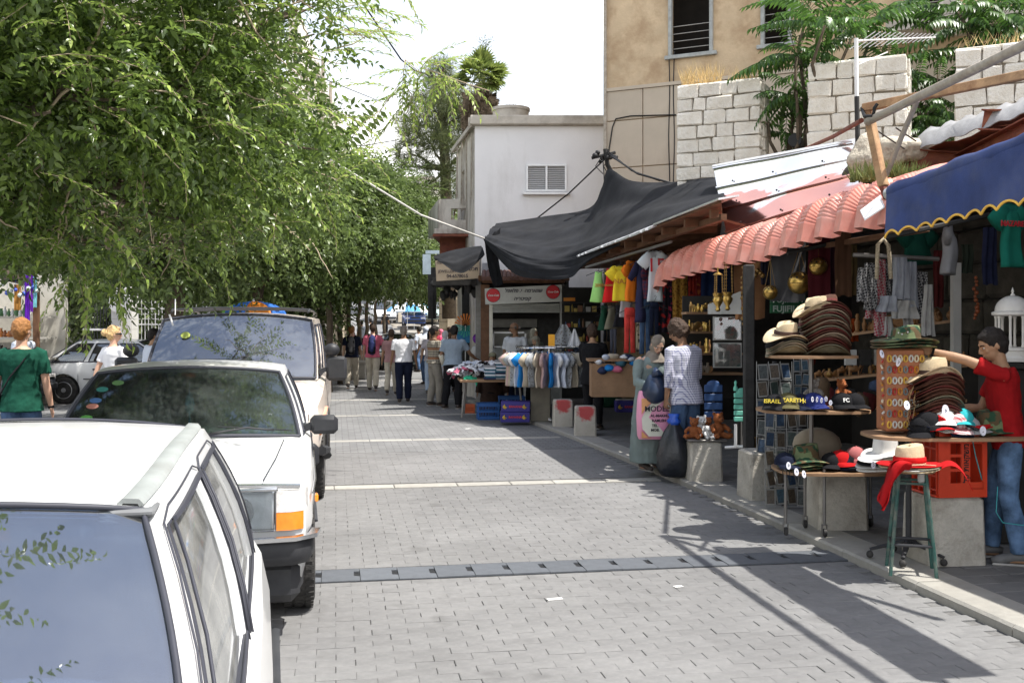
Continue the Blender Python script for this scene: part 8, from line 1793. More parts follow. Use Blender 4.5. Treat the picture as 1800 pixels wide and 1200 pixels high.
def ptag(px,py,Y,label='white oval price tag',r=.018):
 r*=.78;mb=MB();mb.lathe([(r,0),(r,.002),(.001,.002)],(0,0,0),16,rot=rot_to((U(-.7,.7),-1,U(-.3,.5))),sx=.75,sy=1.25);t=thing('price_tag',label,'tag',PY(px,py,Y),0,'white oval price tags');mb.build('tag_card',M('tag_white',(.75,.75,.85),.5),t,smooth=0)
 mb=MB();mb.tube([(0,-.003,.012),(.006,-.003,0),(-.003,-.003,-.010)],.0022,5);mb.build('printed_mark',INK['d'],t)
def board(t,px0,px1,py,Y,dep,nm='shelf',th=.022,mat=None):
 a_,b_=PY(px0,py,Y),PY(px1,py,Y);mb=MB();w_=b_.x-a_.x;n=28;o=[]
 for i in range(n):
  a=2*math.pi*i/n;o.append(((a_.x+b_.x)/2+w_/2*math.copysign(abs(math.cos(a))**.55,math.cos(a)),Y+dep/2*math.copysign(abs(math.sin(a))**.55,math.sin(a)),a_.z-th))
 mb.prism(o,(0,0,th));return mb.build(nm,mat or m_wood,t,world=True,smooth=30)
def legw(t,pts,r=.014,mat=None,nm='leg'):
 mb=MB();mb.tube(pts,r,8);return mb.build(nm,mat or m_steel,t,world=True)
def castor(t,p):
 mb=MB();mb.lathe([(.012,-.012),(.032,-.011),(.034,0),(.032,.011),(.012,.012)],(p[0],p[1]-.01,KZ+.036),16,rot=Matrix.Rotation(math.pi/2,3,'Y'));c=mb.build('castor',m_tyre,t,world=True)
 mb=MB();mb.box((p[0]-.018,p[1],KZ+.06),(.004,.03,.07));mb.box((p[0]+.018,p[1],KZ+.06),(.004,.03,.07));mb.box((p[0],p[1],KZ+.097),(.04,.035,.006));mb.build('castor_fork',m_steel,c,world=False)if False else mb.build('castor_fork',m_steel,t,world=True,smooth=0)
Y1=8.35;h1=thing('hat_stand','three-tiered wooden hat stand on castors with a steel post','display stand',G(1440,925,KZ))
board(h1,1350,1502,624,Y1,.50);board(h1,1334,1522,718,Y1,.60);board(h1,1362,1566,822,Y1-.05,.66)
legw(h1,[PY(1426,626,Y1+.05),PY(1426,822,Y1+.05)],.018,nm='post')
for px,dy in((1381,-.22),(1415,.08),(1449,-.28),(1530,.15)):
 p=PY(px,824,Y1+dy);legw(h1,[p,(p.x,p.y,KZ+.10)],.013);castor(h1,(p.x,p.y))
def on(px,py,Y,dz=.0):return PY(px,py,Y)+Vector((0,0,dz))
stack(4,on(1384,620,Y1),.1,'%s soft hat in the short stack on the top tier','soft hats in the short stack',.020,(1,3,1,3),.86)
hat('hat','dark-crowned hat right under the cream one on the top tier',on(1384,598,Y1),.1,m_blackf,hatmb(.155,.085,.10,.02,.06),None,.05)
hat('hat','cream straw hat with a wide sloping brim on the short stack',on(1382,590,Y1-.02),.2,m_straw,hatmb(.16,.08,.115,.03,.05),m_band,.18)
stack(17,on(1450,620,Y1),.0,'%s brimmed hat in the tall stack on the top tier','brimmed hats in the tall stack on the top tier',.0215,(1,0,2,0,3,0,2,1,0,3,0,1,2,3,0,2,0),1.02)
hat('hat','straw cowboy hat with a pinched crown topping the tall stack',on(1436,548,Y1-.02),.1,m_straw,hatmb(.17,.088,.125,.06,.045),m_band)
def capmb(r=.085,bill=.08):
 mb=MB();mb.lathe([(r,0),(r*1.0,r*.35),(r*.88,r*.7),(r*.6,r*.98),(r*.25,r*1.12),(.001,r*1.14)],(0,0,0),22)
 rows=[]
 for i in range(6):
  v=i/5;rows.append([((r*.98+bill*v*math.cos(a)**.8 if math.cos(a)>0 else r)*math.sin(a*1.0)*1.0 if False else math.sin(a)*(r*.97+.004*v),-math.cos(a)*(r*.97)-bill*v*math.cos(a)**.7,.004-.018*v*v-.014*math.sin(a)**2*v)for a in[rad(x)for x in(-78,-60,-40,-20,0,20,40,60,78)]])
 mb.sheet(rows,.004);return mb
capm=capmb()
def cap(label,p,rz,mat,tilt=0.,txt=None,tm=None,grp=None,s=1.):
 t=thing('cap',label,'cap',p,rz,grp);mb=MB();mb.merge(capm);o=mb.build('cap_body',mat,t,smooth=60);o.rotation_euler=(tilt,0,0);o.scale=(s,s,s)
 if txt:lettering(txt,.045,tm,t,(0,-.082,.045),rot_to((0,-1,.35)),name='embroidery',ext=.003,bold=.001)
 mb=MB();mb.ball((0,0,.097),.007,8);mb.build('button',mat,t)
 return t
yl=M('gold_thread',(.62,.48,.05),.6)
for i,(px,py,mt,rz,tx,tm,lb)in enumerate(((1362,714,m_blackf,-.5,'ISRAEL',yl,'black cap with gold lettering at the open end of the middle tier'),(1385,712,fab('olive_cap',(.10,.09,.04)),-.2,'NAZARETH',yl,'olive cap with gold lettering beside the black one'),(1408,714,m_navy,.2,'NY',yl,'navy cap with a gold monogram on the middle tier'),(1430,712,fab('navy_cap',(.02,.03,.14)),.3,None,None,'bright navy cap behind the dangling white tags'),(1480,712,m_blackf,.1,'FC',INK['w'],'black cap next to the steel post'),(1500,712,m_blackf,.4,None,None,'plain black cap at the far end of the middle tier'))):
 cap(lb,on(px,py,Y1-.16+.02*(i%3)),rz,mt,txt=tx,tm=tm,s=1.05)
for k in range(5):ptag(1428+k*8,704+U(-5,5),Y1-.30,'white oval price tag dangling over the navy caps',.022)
def plush(label,p,rz,mat,kind='bear',s=1.,nm='teddy_bear',cat='plush toy'):
 t=thing(nm,label,cat,p,rz,'plush toys');mb=MB();q=lambda x,y,z:(x*s,y*s,z*s)
 mb.ball(q(0,0,.075),(.062*s,.055*s,.078*s),14);mb.ball(q(0,.012,.185),(.052*s,.048*s,.048*s),14);mb.ball(q(0,.058,.172),(.026*s,.022*s,.020*s),10)
 for sx in(-1,1):
  mb.ball(q(sx*.042,0,.228),(.018*s,.010*s,.018*s),8);mb.tube([q(sx*.05,.0,.12),q(sx*.085,.04,.09),q(sx*.085,.075,.065)],[.022*s,.022*s,.018*s],8);mb.tube([q(sx*.035,.02,.03),q(sx*.065,.08,.022),q(sx*.075,.12,.035)],[.03*s,.028*s,.026*s],8)
 o=mb.build('fur_body',mat,t);remesh(o,.006,2,.010,.02)
 for sx in(-1,1):mb=MB();mb.ball(q(sx*.02,.056,.197),.005*s,6);mb.build('eye',m_black,t)
 mb=MB();mb.ball(q(0,.079,.178),.007*s,6);mb.build('nose',m_black,t);return t
m_bear=M('bear_fur',(.30,.095,.03),.95,var=.3,sc=30,bump=1.,bs=150);m_bearw=M('white_fur',(.75,.74,.72),.95,var=.05,sc=30,bump=1.,bs=150);m_fg=M('grey_fur',(.32,.30,.28),.95,var=.2,bump=1.,bs=150)
bt=BOLL['teddy'];bz=KZ+.425
mb=MB();mb.cbox(bt+Vector((.02,0,.435)),(.42,.36,.02),.005);solo(mb,'tray',m_steel,'thin dark tray on the bollard under the teddy bears','tray')
for lb,dx,dy,rz,mt,s_ in(('brown teddy bear sitting at the street end of the bollard tray',-.10,-.05,2.7,m_bear,.95),('white plush bear squeezed between the brown teddies',-.01,.04,3.3,m_bearw,1.),('little white plush lying in front of the teddies',.03,-.10,3.6,m_bearw,.6),('brown teddy bear second from the kerb end',.06,.08,3.0,m_bear,.95),('biggest brown teddy bear with its head held high',.16,-.01,3.5,m_bear,1.15)):
 plush(lb,bt+Vector((dx,dy,.447)),rz,mt,s=s_)
plush('grey and pink plush animal behind the navy caps',on(1432,706,Y1+.12),2.6,m_fg,s=.8,nm='plush_animal');plush('brown plush dog lying on the middle tier behind the post',on(1478,706,Y1+.16),3.6,m_bear,s=.8,nm='plush_animal')
mb=blob(on(1435,790,Y1+.3,.02),(.22,.12,.17),2.,16,.1);solo(mb,'canvas_bag',M('beige_bag',(.30,.26,.20),.9),'beige canvas bag standing behind the bottom tier','bag',smooth=180)
hat('bush_hat','camouflage bush hat with a bright green brim edge on the bottom tier',on(1416,806,Y1-.12),.1,m_camo,hatmb(.19,.095,.115,.0,.05,.0),None,0,None,'hat',.095)
for k in range(3):hat('bush_hat','dark camouflage bush hat pressed flat under the top one on the bottom tier',on(1415+U(-3,3),817-k*4,Y1-.10),U(0,1),m_camo,hatmb(.19,.09,.03,.0,.03,.0),None,0,'flat camouflage hats on the bottom tier')
for i,(px,py,mt,lb)in enumerate(((1380,816,m_navy,'navy cap with tags at the kerb end of the bottom tier'),(1462,816,m_blackf,'black cap beside the camouflage hats'),(1477,812,m_redband,'red and black cap in the middle of the bottom tier'),(1494,816,m_blackf,'black cap by the white floppy hat'),(1486,818,m_navy,'dark navy cap pushed under the red one'),(1505,806,M('rosy',(.4,.12,.12),.9),'rose checked cap near the white floppy hat'))):cap(lb,on(px,py,Y1-.18),U(-.6,.6),mt)
for px,py in((1386,818),(1400,829),(1413,833)):ptag(px,py,Y1-.42,'white oval price tag hanging off the bottom tier',.030)
for k in range(6):mb=MB();x=1375+k*6;mb.tube([PY(x,822,Y1-.36),PY(x+3,838+U(0,12),Y1-.40)],.003,4);mb.build('cord',m_blackf,h1,world=True)
Yw=7.75
for k in range(4):hat('sun_hat','pale sun hat in the low stack beneath the white floppy hat',on(1550+U(-2,2),822-k*6,Yw),U(0,1),(m_canvas,m_rimw,m_blackf,m_canvas)[k],hatmb(.165,.09,.03,.0,.02,.0),None,0,'stacked sun hats on the bottom tier')
hat('sun_hat','white floppy canvas sun hat with a tall crown',on(1556,797,Yw),.2,m_canvas,hatmb(.175,.095,.155,.01,.04,.0,sx=1.0),None,.05,None,'hat',.095)
ptag(1535,817,Yw-.2,'white oval price tag under the white floppy hat',.028)
m_green=M('chipped_green',(.03,.10,.085),.5,var=.3,sc=20,dirt=.9,dirtc=(.20,.17,.14));Ys=6.78
sk=thing('bar_stool','chipped green metal bar stool with footrest rings','stool',G(1602,1005,KZ));sc_=sk.location;legs=[]
top_z=.755
for a in(.5,2.1,3.65,5.2):
 p=(sc_.x+.12*math.cos(a),sc_.y+.12*math.sin(a),top_z-.02);q=(sc_.x+.205*math.cos(a),sc_.y+.205*math.sin(a),KZ);legs.append((Vector(p),Vector(q)));legw(sk,[p,q],.0125,m_green)
for f,nm in((.70,'footrest'),(.10,'upper_brace')):
 for i in range(4):a_,b_=legs[i][0].lerp(legs[i][1],f),legs[(i+1)%4][0].lerp(legs[(i+1)%4][1],f);legw(sk,[a_,b_],.010,m_trim if f>.5 else m_green,nm)
mb=MB();mb.lathe([(.15,0),(.155,.012),(.15,.02),(.001,.02)],(sc_.x,sc_.y,top_z-.02),28);mb.build('seat',m_wood,sk,world=True)
for k in range(3):hat('straw_hat','flat straw hat lying under the red-banded one on the stool',(sc_.x+U(-.01,.01),sc_.y,top_z+.004+k*.010),U(0,2),(m_straw,m_rimw,m_strawg)[k],hatmb(.185,.09,.02,.01,.005,.0),None,0,'flat hats on the stool')
hat('straw_hat','pale straw hat with a bright red band on the green stool',(sc_.x-.02,sc_.y-.02,top_z+.035),.1,m_straw,hatmb(.175,.088,.125,.012,.02,.0),None,0)
mb=MB();mb.lathe([(.0915,.012),(.096,.02),(.094,.045),(.090,.05)],(0,0,0),30,sx=1.14);mb.lathe([(.178,-.008),(.19,.0),(.178,.006)],(0,0,0),30,sx=1.14);mb.xf(Matrix.Translation((sc_.x-.02,sc_.y-.02,top_z+.035)));solo(mb,'red_band',m_redband,'bright red cloth band round the straw hat on the stool','hat band',smooth=60)
mb=MB();rows=[[Vector((sc_.x-.10-.17*v**.6-.05*u,sc_.y-.17-.05*math.sin(u*5),top_z+.05-.03*v-.25*v**1.7+.03*math.sin(u*7+v*3)*(1-v*.4)))+Vector((u*(.09-.05*v+.02*math.sin(v*9)),.03*math.sin(u*16+v*4),-u*.05+.02*math.sin(v*7)))for u in[j/8-.5 for j in range(9)]]for v in[i/16 for i in range(17)]];mb.sheet(rows,.004);solo(mb,'red_scarf',m_redband,'red scarf trailing off the stool towards the road','scarf',smooth=180)
mb=MB();rows=[[Vector((sc_.x+.15+.20*v,sc_.y-.12+u*.04,top_z+.03+.05*math.sin(v*2.6)-.17*v*v+u*.03))for u in[j/4-.5 for j in range(5)]]for v in[i/12 for i in range(13)]];mb.sheet(rows,.004);solo(mb,'red_ribbon',m_redband,'red ribbon end poking out towards the orange crate','ribbon',smooth=180)
mb=MB();mb.cbox((sc_.x+.0,sc_.y-.165,top_z-.03),(.045,.03,.085),.01);solo(mb,'clip',M('grey_clip',(.3,.29,.27),.6),'grey clip gripping the rim of the green stool','clip')
m_oc=M('orange_crate',(.60,.045,.012),.38,var=.08,sc=6,spec=.5,dirt=.3,dirtc=(.3,.03,.01));bo=BOLL['b4'];oz=KZ+.475
oc=thing('orange_crate','bright orange plastic bottle crate turned on its side on the bollard','crate',(bo.x+.0,bo.y-.02,oz),.12);W_,D_,H_=.42,.36,.475
mb=MB()
for x0,x1,z0,z1 in((.0-.10,W_/2,0,.065),(-.10,W_/2,H_-.065,H_),(-.10,-.06,.065,H_-.065),(.175,W_/2,.065,H_-.065),(-.06,.02,.065,.10),(-.06,.02,H_-.10,H_-.065),(.02,.085,.065,H_-.065)):mb.box(((x0+x1)/2,-D_/2,(z0+z1)/2),(x1-x0,.016,z1-z0))
mb.box((.135,-D_/2,.08),(.10,.016,.05));mb.box((.135,-D_/2,H_-.08),(.10,.016,.05))
for k in range(2):mb.box((-.02,-D_/2,.19+k*.10),(.08,.016,.02))
mb.build('crate_face',m_oc,oc,smooth=0)
mb=MB();mb.box((.02,.0,.008),(.36,D_-.02,.016));mb.box((.02,.0,H_-.008),(.36,D_-.02,.016));mb.box((W_/2-.008,0,H_/2),(.016,D_-.02,H_-.034));mb.box((.0,D_/2-.008,H_/2),(W_-.04,.012,H_-.034));mb.build('crate_shell',m_oc,oc,smooth=0)
for k in range(5):mb=MB();mb.box((-.12-.025,-D_/2+.02+k*.08,H_/2),(.012,.010,H_-.04));mb.build('grid_bar',m_oc,oc,smooth=0)
for k in range(5):mb=MB();mb.box((-.145,0,.05+k*.095),(.014,D_-.04,.010));mb.build('grid_bar',m_oc,oc,smooth=0)
mb=MB();mb.box((-.12,-D_/2+.0,H_/2),(.05,.016,H_));mb.build('crate_edge',m_oc,oc,smooth=0)
lettering('\u05de\u05e9\u05e7\u05d0\u05d5\u05ea \u05e7\u05dc'[::-1],.055,m_black,oc,(.055,-D_/2-.010,H_/2),rot_to((0,-1,0),(-1,0,0)),bold=.001)
mb=MB();mb.tube([(.10,-D_/2-.012,H_-.08),(.115,-D_/2-.02,H_*.62),(.15,-D_/2-.015,.18),(.17,-D_/2-.01,.12)],.0035,5);mb.build('turquoise_string',M('turquoise_cord',(.05,.35,.38),.6),oc,smooth=180)
mb=MB();mb.tube([Vector((3.32,7.0,.62)),Vector((3.30,6.98,.45)),Vector((3.34,6.97,.38)),Vector((3.48,6.98,.36)),Vector((3.70,7.0,.40))],.0035,5);solo(mb,'string',MATS['turquoise_cord'],'turquoise string looped before the boy\'s jeans','string',smooth=180)
Y2=7.25;h2=thing('display_table','low wide display board on a black star-footed post behind the orange crate','display stand',G(1596,985,KZ))
board(h2,1522,1795,762,Y2,.62);bp=PY(1597,760,Y2);legw(h2,[bp,(bp.x,bp.y,KZ+.12)],.022,m_trim,'post')
for a in(.3,1.6,2.9,4.2,5.4):q=Vector((bp.x+.26*math.cos(a),bp.y+.26*math.sin(a),KZ+.07));mb=MB();mb.tube([(bp.x,bp.y,KZ+.15),q],[.024,.016],6,flat=.7);mb.build('foot',m_trim,h2,world=True);mb=MB();mb.ball(q-Vector((0,0,.035)),.026,10);mb.build('castor',m_tyre,h2,world=True)
stack(17,on(1641,755,Y2-.05),.05,'%s brimmed hat in the big stack beside the bracelet tower','brimmed hats in the big stack',.0225,(0,0,2,0,0,2,0,0,1,0,0,2,0,0,0,2,0),1.0)
hat('hat','woven straw cowboy hat crowning the big brown stack',on(1640,661,Y2-.09),.1,m_straw,hatmb(.172,.088,.13,.06,.045),m_band)
for k in range(12):
 a=PY(1600+U(-6,10),U(665,750),Y2-.14);mb=MB();mb.tube([a,a+Vector((-.015,-.01,-.03)),a+Vector((U(-.04,0),-.02,-.06-U(0,.04)))],.0028,4);solo(mb,'hat_lace',M('tan_lace',(.35,.22,.10),.7),'loose tan lace hanging from the big hat stack','lace','loose laces on the hat stack',smooth=180)
tw_=thing('bracelet_tower','square cardboard tower strung with rows of coloured bracelets','display tower',on(1582,756,Y2+.02));tH=(756-612)*Y2/F_
m_card=M('brown_card',(.34,.13,.06),.7,var=.15,sc=20)
mb=MB();mb.cbox((0,0,tH/2),(.27,.20,tH),.012);mb.build('core',m_card,tw_)
bc=[M('bead_'+n,c,.35,var=.3,sc=200)for n,c in(('gold',(.55,.33,.05)),('amber',(.45,.18,.02)),('silver',(.5,.5,.48)),('slate',(.15,.17,.17)),('bone',(.6,.52,.38)),('red',(.35,.03,.02)))]
for r in range(7):
 for c_ in range(7):
  x=-.115+c_*.038;z=.05+r*.077;mt=bc[(r*3+c_*2)%6];mb=MB();mb.tube([(x+.013*math.cos(a),-.108,z+.022*math.sin(a))for a in[6.283*i/10 for i in range(11)]],.0062,5,cap=False);mb.build('bracelet',mt,tw_)
for k in range(12):mb=MB();mb.tube([(-.145,-.08+U(-.02,.06),.06+k*.04),(-.155,-.08,.045+k*.04)],.008,5);mb.build('pendant',bc[k%6],tw_)
for k in range(3):hat('bush_hat','dark camouflage bush hat stacked on the bracelet tower',on(1588,606-k*5,Y2+.0),U(0,1),m_camo,hatmb(.20,.09,.03,.0,.02,.0),None,0,'camouflage hats on the bracelet tower')
hat('bush_hat','green camouflage bush hat with eyelets on top of the bracelet tower',on(1592,600,Y2-.01),.2,m_camo,hatmb(.20,.095,.105,.02,.015,.0),None,0,None,'hat',.095)
for dx,dz in((-.05,.07),(-.025,.06),(.015,.075)):mb=MB();mb.ball(on(1592,600,Y2-.10)+Vector((dx,0,dz-.01)),.0065,6);solo(mb,'eyelet',m_rimw,'tiny pale eyelet on the topmost camouflage hat','eyelet','hat eyelets')
ptag(1579,636,Y2-.14,'white oval price tag on the front of the bracelet tower',.034);ptag(1550,622,Y2-.14,'white oval price tag at the edge of the bracelet tower',.03);ptag(1594,712,Y2-.2,'white oval price tag on the laces of the big hat stack',.034)
capc=[('black and red',m_blackf),('white',m_canvas),('teal',fab('teal_cap',(.03,.35,.38))),('red',m_redband),('dark blue',m_navy),('grey',fab('grey_cap',(.3,.3,.3))),('black',m_blackf),('pale striped',fab('stripe_cap',(.6,.5,.5),.1,checkfn((.4,.03,.04),.03,.4)))]
for k,(px,py)in enumerate(((1632,748),(1655,738),(1688,742),(1645,752),(1668,755),(1700,756),(1622,756),(1676,748))):
 nm,mt=capc[k];cap('%s cap in the jumble on the display board'%nm,on(px,py,Y2-.18+.03*(k%3)),U(-1,1),mt,U(-.15,.2),s=1.05,grp='caps jumbled on the display board')
for k in range(14):
 mb=MB();p=on(U(1615,1725),U(748,758),Y2-.24+U(0,.08));a=U(-.5,.5);mb.sheet([[(u*.085*math.cos(v*1.2),v*.05,.012*math.cos(v*2)+.01*u*u)for u in(-1,-.5,0,.5,1)]for v in(-1,-.4,.2,1)],.004);mb.xf(Matrix.Translation(p)@Euler((U(-.3,.3),U(-.3,.3),a)).to_matrix().to_4x4());solo(mb,'cap_visor',(m_blackf,m_canvas,m_redband,m_navy)[k%4],'%s cap visor sticking out of the jumble'%('black','white','red','navy')[k%4],'visor','cap visors in the jumble',smooth=60)
ptag(1662,722,Y2-.26,'large white tag standing on the cap jumble',.045);ptag(1728,757,Y2-.26,'round white tag beside the camouflage hat',.035)
hat('bush_hat','camouflage bush hat lying alone at the boy\'s waist',on(1745,757,Y2-.04),.3,m_camo,hatmb(.16,.105,.15,.0,.03,.0),None,0,None,'hat',.105)
m_wire=M('wire',(.35,.36,.36),.4,.5)
def pcard(px0,px1,py0,py1,Y,label,cols,rws):
 t=thing('postcard_rack',label,'postcard rack',PY((px0+px1)/2,py1+60,Y));t.location.z=KZ
 legw(t,[PY((px0+px1)/2,py0,Y+.1),(PY((px0+px1)/2,py0,Y).x,Y+.1,KZ)],.02,m_trim,'post')
 for i in range(cols+1):x=lerp(px0,px1,i/cols);legw(t,[PY(x,py0,Y),PY(x,py1,Y)],.003,m_wire,'wire')
 for j in range(rws):
  for i in range(cols):
   a_=PY(lerp(px0,px1,(i+.5)/cols),lerp(py0,py1,(j+.5)/rws),Y-.02);w_=(px1-px0)/cols*Y/F_*.84;h_=(py1-py0)/rws*Y/F_*.84;mb=MB();mb.box((0,0,0),(w_,.004,h_));mb.box((0,-.003,.0),(w_*.82,.002,h_*.82),m=1)
   c=rnd.choice(PCM);o=mb.build('postcard',[M('card_edge',(.20,.20,.19)),c],t,smooth=0);o.location=a_-t.location+Vector((U(-.004,.004),U(-.02,.02),U(-.012,.012)));o.rotation_euler=(-.15+U(-.15,.1),U(-.12,.12),U(-.45,.45))
   if(i+j)%1==0:legw(t,[PY(lerp(px0,px1,i/cols),lerp(py0,py1,(j+1)/rws),Y-.03),PY(lerp(px0,px1,(i+1)/cols),lerp(py0,py1,(j+1)/rws),Y-.03)],.0025,m_wire,'wire')
PCM=[M('view_%s'%n,c,.5,var=.6,sc=40)for n,c in(('a',(.02,.05,.075)),('b',(.03,.045,.04)),('c',(.06,.045,.03)),('d',(.015,.035,.07)),('e',(.05,.06,.06)))]
pcard(1330,1392,635,800,9.5,'wire postcard rack seen left of the hat stand post',3,5);pcard(1345,1420,720,890,9.3,'lower postcard carousel behind the bottom tier of hats',4,5)
pcard(1395,1422,630,700,9.8,'small picture card rack above the plush animals',2,3)
m_brass=M('brass',(.55,.36,.10),.28,.9,var=.3,sc=14,dirt=.4,dirtc=(.10,.06,.02));m_brassd=M('dark_brass',(.28,.17,.06),.4,.8,var=.3)
def hanglamp(label,px,py0,py1,Y):
 s_=Y/F_;t=thing('brass_lamp',label,'oil lamp',PY(px,py1,Y));H=(py1-py0)*s_
 mb=MB();mb.lathe([(.012,0),(.03,.02),(.018,.05),(.05,.10),(.058,.13),(.04,.16),(.052,.17),(.055,.20),(.03,.20)],(0,0,0),16);mb.build('bowl',m_brass,t,smooth=60)
 mb=MB();mb.lathe([(.055,H-.03),(.03,H-.01),(.008,H),(.006,H+.05)],(0,0,0),14);mb.build('canopy',m_brass,t,smooth=60)
 for k in range(3):
  a=k*2.1;mb=MB();p,q=Vector((.052*math.cos(a),.052*math.sin(a),.18)),Vector((.045*math.cos(a),.045*math.sin(a),H-.03));n=9;mb.tube([p,q],.004,5)
  for i in range(n):mb.ball(p.lerp(q,(i+.5)/n),.010,6)
  mb.build('chain',m_brassd,t)
hanglamp('brass hanging oil lamp, the larger with three long chains',1279,458,546,11.2);hanglamp('brass hanging oil lamp nearer the cloths with a shorter drop',1262,478,548,11.0)
def brassball(label,px,py,r,Y,top):
 s_=Y/F_;R_=r*s_;t=thing('brass_ball',label,'pierced ball',PY(px,py,Y));mb=MB();mb.ball((0,0,0),R_,22);mb.build('shell',m_brass,t,smooth=180)
 for i in range(10):
  for zz in(.45,.72):a=i*.628+zz;c=math.sqrt(1-zz*zz);mb=MB();mb.lathe([(R_*.10,0),(.001,.0015)],Vector((math.cos(a)*c,math.sin(a)*c,zz))*R_*1.0,8,rot=rot_to((math.cos(a)*c,math.sin(a)*c,zz),(0,.1,1)));mb.build('hole',m_black,t)
 mb=MB();mb.lathe([(R_*1.01,-.004),(R_*1.03,0),(R_*1.01,.004)],(0,0,-R_*.05),24);mb.build('rim',m_brassd,t)
 ht=(py-top)*s_
 for k in range(3):a=k*2.1+.3;legw(t,[PY(px,py,Y)+Vector((math.cos(a)*R_*.8,math.sin(a)*R_*.8,R_*.6)),PY(px,py,Y)+Vector((0,0,ht))],.0022,m_brassd,'chain')
 mb=MB();mb.lathe([(.018,0),(.004,.015)],(0,0,ht-.005),10);mb.build('hook_cap',m_alu,t)
brassball('largest pierced brass ball hanging on long chains',1405,497,20,10.2,436);brassball('pierced brass ball hung highest before the red curtain',1438,468,16,10.,424);brassball('pierced brass ball hanging lowest beside the film sign',1354,514,13,10.3,455);brassball('smallest pierced brass ball half behind the largest',1383,490,9,10.5,438)
for k in range(6):mb=MB();p=PY(1318+k*4.5,476+(k%3)*4,10.6);mb.ball(p,.028,10);mb.tube([p,PY(1327,448,10.6)],.002,4);solo(mb,'brass_bell',m_brassd,'small brass bell in the cluster before the brown cardboard','bell','cluster of brass bells',smooth=180)
cp=thing('bead_string','knotted dark string of beads hanging beside the brass bells','bead string',PY(1306,450,11));[(lambda mb:(mb.ball(PY(1306+U(-2,2),452+k*9,11),U(.014,.028),7),mb.build('bead',m_brassd,cp,world=True)))(MB())for k in range(14)]
pp=thing('shop_post','black post wound with cords between the picture shelf and postcards','post',PY(1316,800,10.4));pp.location.z=KZ
mb=MB();mb.cbox((0,0,1.14),(.10,.10,2.28),.01);mb.build('post',m_pillar,pp)
fsn=thing('film_sign','green double sign with pale FUJIFILM lettering','sign',PY(1384,534,10.8));m_fg2=M('film_green',(.01,.10,.04),.5,var=.1);m_fl=M('film_letter',(.35,.42,.38),.6)
for y,nm in((527,'u'),(543,'l')):mb=MB();rect(mb,1354,y-8,1416,y+7,10.8,.02);mb.build('sign_panel',m_fg2,fsn,world=True,smooth=0);lettering('FUJIFILM',.088,m_fl,fsn,PY(1385,y,10.79),FR,world=True,bold=.002)
ps_=thing('trinket_shelf','wooden trinket shelf unit behind the man in the checked shirt','shelves',PY(1250,800,11.9));ps_.location.z=KZ
for y in(548,582,620,655):mb=MB();rect(mb,1206,y,1306,y+4,12.0,.35);mb.build('shelf',m_wood,ps_,world=True,smooth=0)
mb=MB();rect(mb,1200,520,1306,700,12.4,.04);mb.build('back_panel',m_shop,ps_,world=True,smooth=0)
mb=MB();mb.prism([PY(1245,535,11.5),PY(1302,512,11.3),PY(1304,552,11.3),PY(1245,552,11.5)],(0,.03,0));solo(mb,'grey_panel',m_greyboard,'slanted grey board behind the brass lamps','board',smooth=0)
def figurine(mb,c,h,n=8):mb.lathe([(h*.16,0),(h*.17,h*.05),(h*.09,h*.12),(h*.13,h*.35),(h*.15,h*.55),(h*.07,h*.72),(h*.10,h*.85),(h*.06,h*.98),(.001,h)],c,n,sy=.8)
fm=[m_brass,m_brassd,M('olive_wood',(.26,.13,.05),.5,var=.3,sc=20),M('bone_fig',(.26,.21,.15),.6),m_wood]
def fkind(mb,k):
 if k==0:figurine(mb,(0,0,0),.16)
 elif k==1:
  mb.ball((0,0,.07),(.05,.022,.03),8);mb.ball((.01,0,.10),(.02,.015,.02),6);mb.tube([(.045,0,.08),(.06,0,.12),(.075,0,.125)],[.014,.01,.008],6);[mb.tube([(x,y,.06),(x,y,0)],.006,5)for x in(-.035,.035)for y in(-.012,.012)]
 elif k==2:vase(mb,(0,0,0),.035,.11,10)
 else:mb.lathe([(.05,0),(.055,.006),(.001,.008)],(0,0,.055),14,rot=rot_to((0,-1,.3)));mb.box((0,.01,.01),(.04,.02,.02))
figme=[[(lambda mb:(fkind(mb,k),mb.mesh('figurine',m,60))[1])(MB())for k in range(4)]for m in fm]
def figs(px0,px1,py,Y,n,mats,label,grp,sc=(.7,1.1)):
 for k in range(n):o=link('figurine',rnd.choice(figme[rnd.choice(mats)]),None,PY(lerp(px0,px1,(k+.5)/n)+U(-1,1),py,Y+U(-.04,.04)),(0,0,U(0,6)));s_=U(*sc);o.scale=(s_*U(.8,1.3),s_,s_);tag(o,label,'figurine',grp)
figs(1210,1250,548,11.9,6,(0,0,1),'brass figurine on the top board of the trinket shelf','figurines on the top trinket board');figs(1210,1250,582,11.9,8,(0,1,2),'brass or wooden figurine on the second trinket board','figurines on the second trinket board');figs(1210,1250,620,11.9,7,(2,2,0),'carved figurine on the third trinket board','figurines on the third trinket board');figs(1212,1252,655,11.9,7,(3,3,2),'pale carved figurine on the lowest trinket board','figurines on the lowest trinket board')
